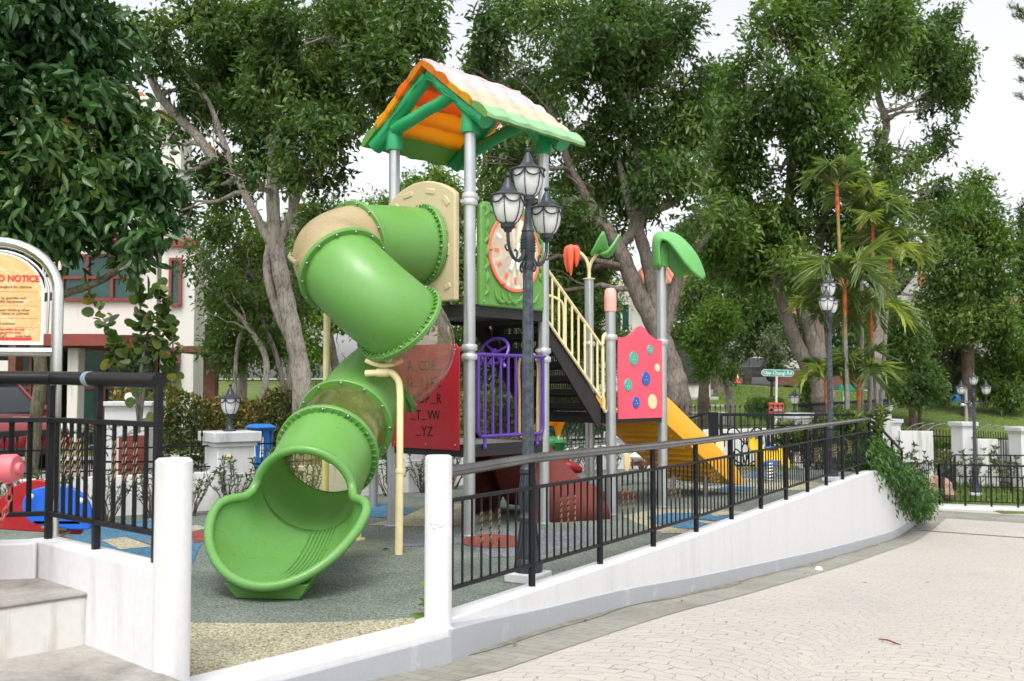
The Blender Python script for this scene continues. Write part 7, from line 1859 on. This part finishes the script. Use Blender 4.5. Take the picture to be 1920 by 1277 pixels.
spots = [(-4.3, 10.65), (-4.75, 10.45), (-5.15, 10.25), (-5.5, 10.0), (-2.75, 11.75), (-1.6, 13.1), (-1.2, 13.55), (-.85, 14.05), (-.2, 14.9), (.1, 15.35), (.55, 15.85), (.95, 16.3), (1.3, 16.75), (1.75, 17.2), (2.25, 17.35), (-3.55, 11.05), (-2.45, 12.1)]
for i, (x, y) in enumerate(spots): dup((S0, S1)[i % 2], (x, y, 0), i * 1.7, lab(i + 2), .85 + .3 * ((i * 37) % 10) / 10)
S2 = shrub('lawn_shrub', 'sparse pale flowering shrub growing in front of the streaked lawn wall panels', V((11.6, 28.6, -1.33)), .95, .6, 14, 'olive', .11, 111, 'sparse shrubs by the lawn panels')
for i, (x, y) in enumerate(((12.2, 28.2), (12.7, 27.6), (13.3, 26.9), (10.9, 28.8))): dup(S2, (x, y, -1.33), i * 2.1, None, 1 + .1 * i)
S3 = shrub('end_shrub', 'leafy green shrub behind the end of the ramp railing', V((4.9, 17.9, 0)), .8, .45, 24, 'mid', .12, 121, 'leafy shrubs behind the ramp railing end')
for i, (x, y) in enumerate(((5.3, 18.0), (5.7, 17.9), (6.0, 18.2), (6.2, 17.6))): dup(S3, (x, y, 0), i * 1.3, None, .95 + .12 * i)
# three big leaves beside the near pillar
t = thing('young_weed', 'few large green leaves peeping out behind the round pillar at the ramp', 'plant', K0 + V((-.02, .22, 0)))
P = [tuple(K0 + V((-.03, .16, z))) for z in (.05, .12, .20, .10, .16)]; D = [(-.9, .1, .2), (-.9, -.1, .35), (-.75, .15, .7), (-.6, .6, .5), (-.3, .4, .8)]
leafcloud('leaves', P, D, .13, .06, LEAF['fresh'], t, 5, outline=[(.2, .7), (.45, 1), (.75, .6)], tint=np.array([.5, .6, .8, .5, .6]))
mb = MB(); mb.tube(branch_path(K0 + V((-.01, .2, 0)), K0 + V((-.05, .16, .24)), 3, .1, 4), .004, 5); mb.build('stem', M['barkgreen'], t)
# sea-grape shrub by the house gate
sgb = V((at(262, 760, 14.0).x, 14.0, -.1)); t = thing('seagrape_shrub', 'tall sparse shrub with round pale leaves and one red leaf behind the stair railing', 'shrub', sgb); mb = MB(); P = []; D = []; rg = random.Random(44)
for pts in (((262, 740), (264, 640), (262, 560), (258, 500)), ((262, 745), (235, 670), (205, 620), (165, 540)), ((264, 700), (300, 640), (315, 590), (300, 540)), ((262, 700), (285, 600), (320, 620), (325, 700)), ((260, 720), (220, 690), (215, 650)), ((264, 730), (300, 720), (320, 680))):
    w = cr([at(u, v, 14.0 + rg.uniform(-.2, .2)) for u, v in pts], 6); w[0].z = max(-.1, w[0].z - .5); mb.tube(w, [.022 * (1 - .7 * i / (len(w) - 1)) for i in range(len(w))], 6)
    for k in range(4, len(w)):
        for q in range(4): P.append(tuple(w[k] + V((rg.gauss(0, .03), rg.gauss(0, .05), rg.gauss(0, .03))))); D.append((rg.gauss(0, .8), rg.gauss(-.5, .6), rg.gauss(.1, .6)))
for q in range(70): P.append(tuple(at(rg.gauss(270, 30), rg.gauss(690, 35), 14 + rg.gauss(0, .3)))); D.append((rg.gauss(0, .8), rg.gauss(-.4, .6), rg.gauss(.1, .6)))
mb.build('stems', M['barkpale'], t); leafcloud('leaves', P, D, .15, .14, LEAF['sea'], t, 45, outline=[(.12, .7), (.4, 1.0), (.72, .85), (.93, .45)], curl=.08, fold=.1)

# ------------------------------------------------------------------ red-stemmed palms
M['palmred'] = simple('palm_crownshaft', (.38, .035, .014), .5, 0, .3, 12, .05, col2=(.55, .15, .025))
M['palmyellow'] = simple('palm_upper_stem', (.30, .20, .06), .55, 0, .4, 6, .1)
M['palmgrey'] = _bark('palm_ringed_stem', (.13, .12, .10), (.30, .285, .26), (.46, .44, .41), 2.0, .4)
def palm(label, crown, foot, Y, sl, fl, nf, seed, zfoot=-.1, rise=.9, tl=(.2, .9), fan=1.0):
    rg = random.Random(seed); c = at(crown[0], crown[1], Y); f = at(foot[0], foot[1], Y); f.z = min(f.z, zfoot)
    t = thing('sealing_wax_palm', label, 'palm', f, 'red-stemmed palms in one clump')
    s_ = Y / FPX; dn = (f - c).normalized(); b = c + dn * sl * s_
    k1 = b.lerp(f, .16)
    m_ = MB(); m_.tube(cr([f, f.lerp(k1, .5) + V((.02, 0, 0)), k1], 6), [.050 - .001 * i for i in range(13)], 10); m_.build('stem', M['palmgrey'], t)
    m_ = MB(); m_.tube([k1, k1.lerp(b, .5), b], [.037, .034, .034], 10); m_.build('upper_stem', M['palmyellow'], t)
    m_ = MB(); m_.tube([b, b.lerp(c, .3), b.lerp(c, .7), c + V((0, 0, .06))], [.034, .046, .042, .028], 10); m_.build('crownshaft', M['palmred'], t)
    P = []; D = []; TT_ = []
    ML = []
    for q in range(nf):
        a = 2 * PI * q / nf * fan + rg.uniform(-.3, .3) + seed; L_ = fl * s_ * rg.uniform(.85, 1.15); el = rg.uniform(*tl); u = V((math.cos(a), math.sin(a) * .9, 0))
        rb = []
        for i in range(15):
            x = i / 14; rb.append(c + u * L_ * (x * math.cos(el) + .12 * x * x) + V((0, 0, L_ * (math.sin(el) * x * rise * 1.5 - (.22 * x * x + .42 * x ** 4) * (1.35 - el * .5)))))
        m_ = MB(); m_.tube(rb, [.018 - .001 * i for i in range(15)], 5)
        fr_ = m_.build('frond', M['palmyellow'], t)
        tb = rg.uniform(.15, .85); p_, d_, t_ = [], [], []
        for i in range(36):
            x = .16 + .84 * i / 35; j = min(13, int(x * 14)); p = rb[j].lerp(rb[j + 1], min(1, x * 14 - j)); tg = (rb[j + 1] - rb[j]).normalized(); sd = tg.cross(V((0, 0, 1))).normalized()
            for s2 in (1, -1):
                p_.append(tuple(p)); d_.append(tuple(tg * (.62 + .75 * x) + sd * s2 * 1.05 + V((0, 0, .12 - .25 * x + .25 * rg.random())))); t_.append(tb + rg.uniform(-.15, .15))
        ll = L_ * .56
        leafcloud('leaflets', p_, d_, ll, .044, LEAF['palm'], fr_, seed * 7 + q, fold=.12, curl=.22, tint=np.array(t_), upbias=2.0)
    return t
YP = 20.5
for i, (cw_, ft_, Y, sl, fl, nf, tl, lb) in enumerate((
    ((1569, 350), (1590, 800), YP, 55, 58, 8, (.6, 1.35), 'tallest palm of the clump, with yellow-green upright fronds'),
    ((1617, 395), (1612, 800), YP + .8, 45, 66, 8, (.5, 1.25), 'palm with a short red shaft just right of the tallest palm'),
    ((1637, 425), (1625, 800), YP + .3, 42, 64, 8, (.5, 1.3), 'palm with a bright yellow spear frond between the two tall palms'),
    ((1671, 478), (1640, 800), YP + .5, 48, 70, 8, (.4, 1.2), 'rightmost leaning palm with an orange shaft'),
    ((1584, 540), (1588, 800), YP - .9, 50, 96, 10, (.35, 1.2), 'palm with the largest blue-green fronds above the slim lamp post'),
    ((1632, 585), (1648, 800), YP - .4, 48, 70, 8, (.3, 1.1), 'palm with an orange-red shaft and wide drooping fronds right of the slim lamp post'),
    ((1551, 600), (1560, 800), YP - .2, 55, 64, 8, (.4, 1.2), 'lower palm whose red shaft stands left of the slim lamp post'),
    ((1610, 720), (1612, 812), YP - .6, 35, 72, 9, (.6, 1.35), 'low young palm with fronds rising from near the ground'),
    ((1548, 715), (1560, 812), YP - .5, 50, 56, 7, (.5, 1.2), 'short palm with a red shaft beside the thick grey trunk'))):
    palm(lb, cw_, ft_, Y, sl, fl, nf, 200 + i, tl=tl)

# fallen leaves and grass verge: plain ground cover
rng = np.random.default_rng(9); n = 26000
X = rng.uniform(8.8, 24, n); Yg = rng.uniform(24.2, 34, n); Z = np.array([hter(x, y) for x, y in zip(X, Yg)])
D = rng.normal(0, .35, (n, 3)); D[:, 2] = 1
leafcloud('lawn_grass', np.stack([X, Yg, Z], 1), D, .10, .02, LEAF['fresh'], None, 10, kind='stuff', label='short green grass of the far lawn', category='grass')
n = 42000
X = rng.uniform(3, 26, n); Yg = rng.uniform(33, 60, n); Z = np.array([hter(x, y) for x, y in zip(X, Yg)]); D = rng.normal(0, .4, (n, 3)); D[:, 2] = 1
leafcloud('slope_grass', np.stack([X, Yg, Z], 1), D, .085, .02, LEAF['fresh'], None, 11, kind='stuff', label='mown grass of the far slope', category='grass')

# ================================================================== LIGHT
w = bpy.data.worlds.new("World"); scene.world = w; w.use_nodes = True
nt = w.node_tree; bg = nt.nodes['Background']
sky = nt.nodes.new('ShaderNodeTexSky'); sky.sky_type = 'NISHITA'; sky.sun_disc = False
ELEV, ROT = R_(60), R_(184)
sky.sun_elevation = ELEV; sky.sun_rotation = ROT; sky.air_density = 1.0; sky.dust_density = 4.0; sky.ozone_density = 1.0
hs = nt.nodes.new('ShaderNodeHueSaturation'); hs.inputs['Saturation'].default_value = .16
nt.links.new(sky.outputs[0], hs.inputs['Color']); nt.links.new(hs.outputs[0], bg.inputs[0])
bg.inputs[1].default_value = .15
sd_ = bpy.data.lights.new('sun', 'SUN'); sd_.energy = .5; sd_.angle = R_(20); sd_.color = (1, .96, .91)
so = bpy.data.objects.new('sun', sd_); COL.objects.link(so)
dirv = V((math.sin(ROT) * math.cos(ELEV), math.cos(ROT) * math.cos(ELEV), math.sin(ELEV)))
so.rotation_euler = dirv.to_track_quat('Z', 'Y').to_euler()
scene.view_settings.view_transform = 'Standard'; scene.view_settings.look = 'None'; scene.view_settings.gamma = 1
scene.view_settings.exposure = 1.02
scene.render.engine = 'CYCLES'
scene.cycles.use_denoising = True
scene.cycles.max_bounces = 8; scene.cycles.transparent_max_bounces = 16
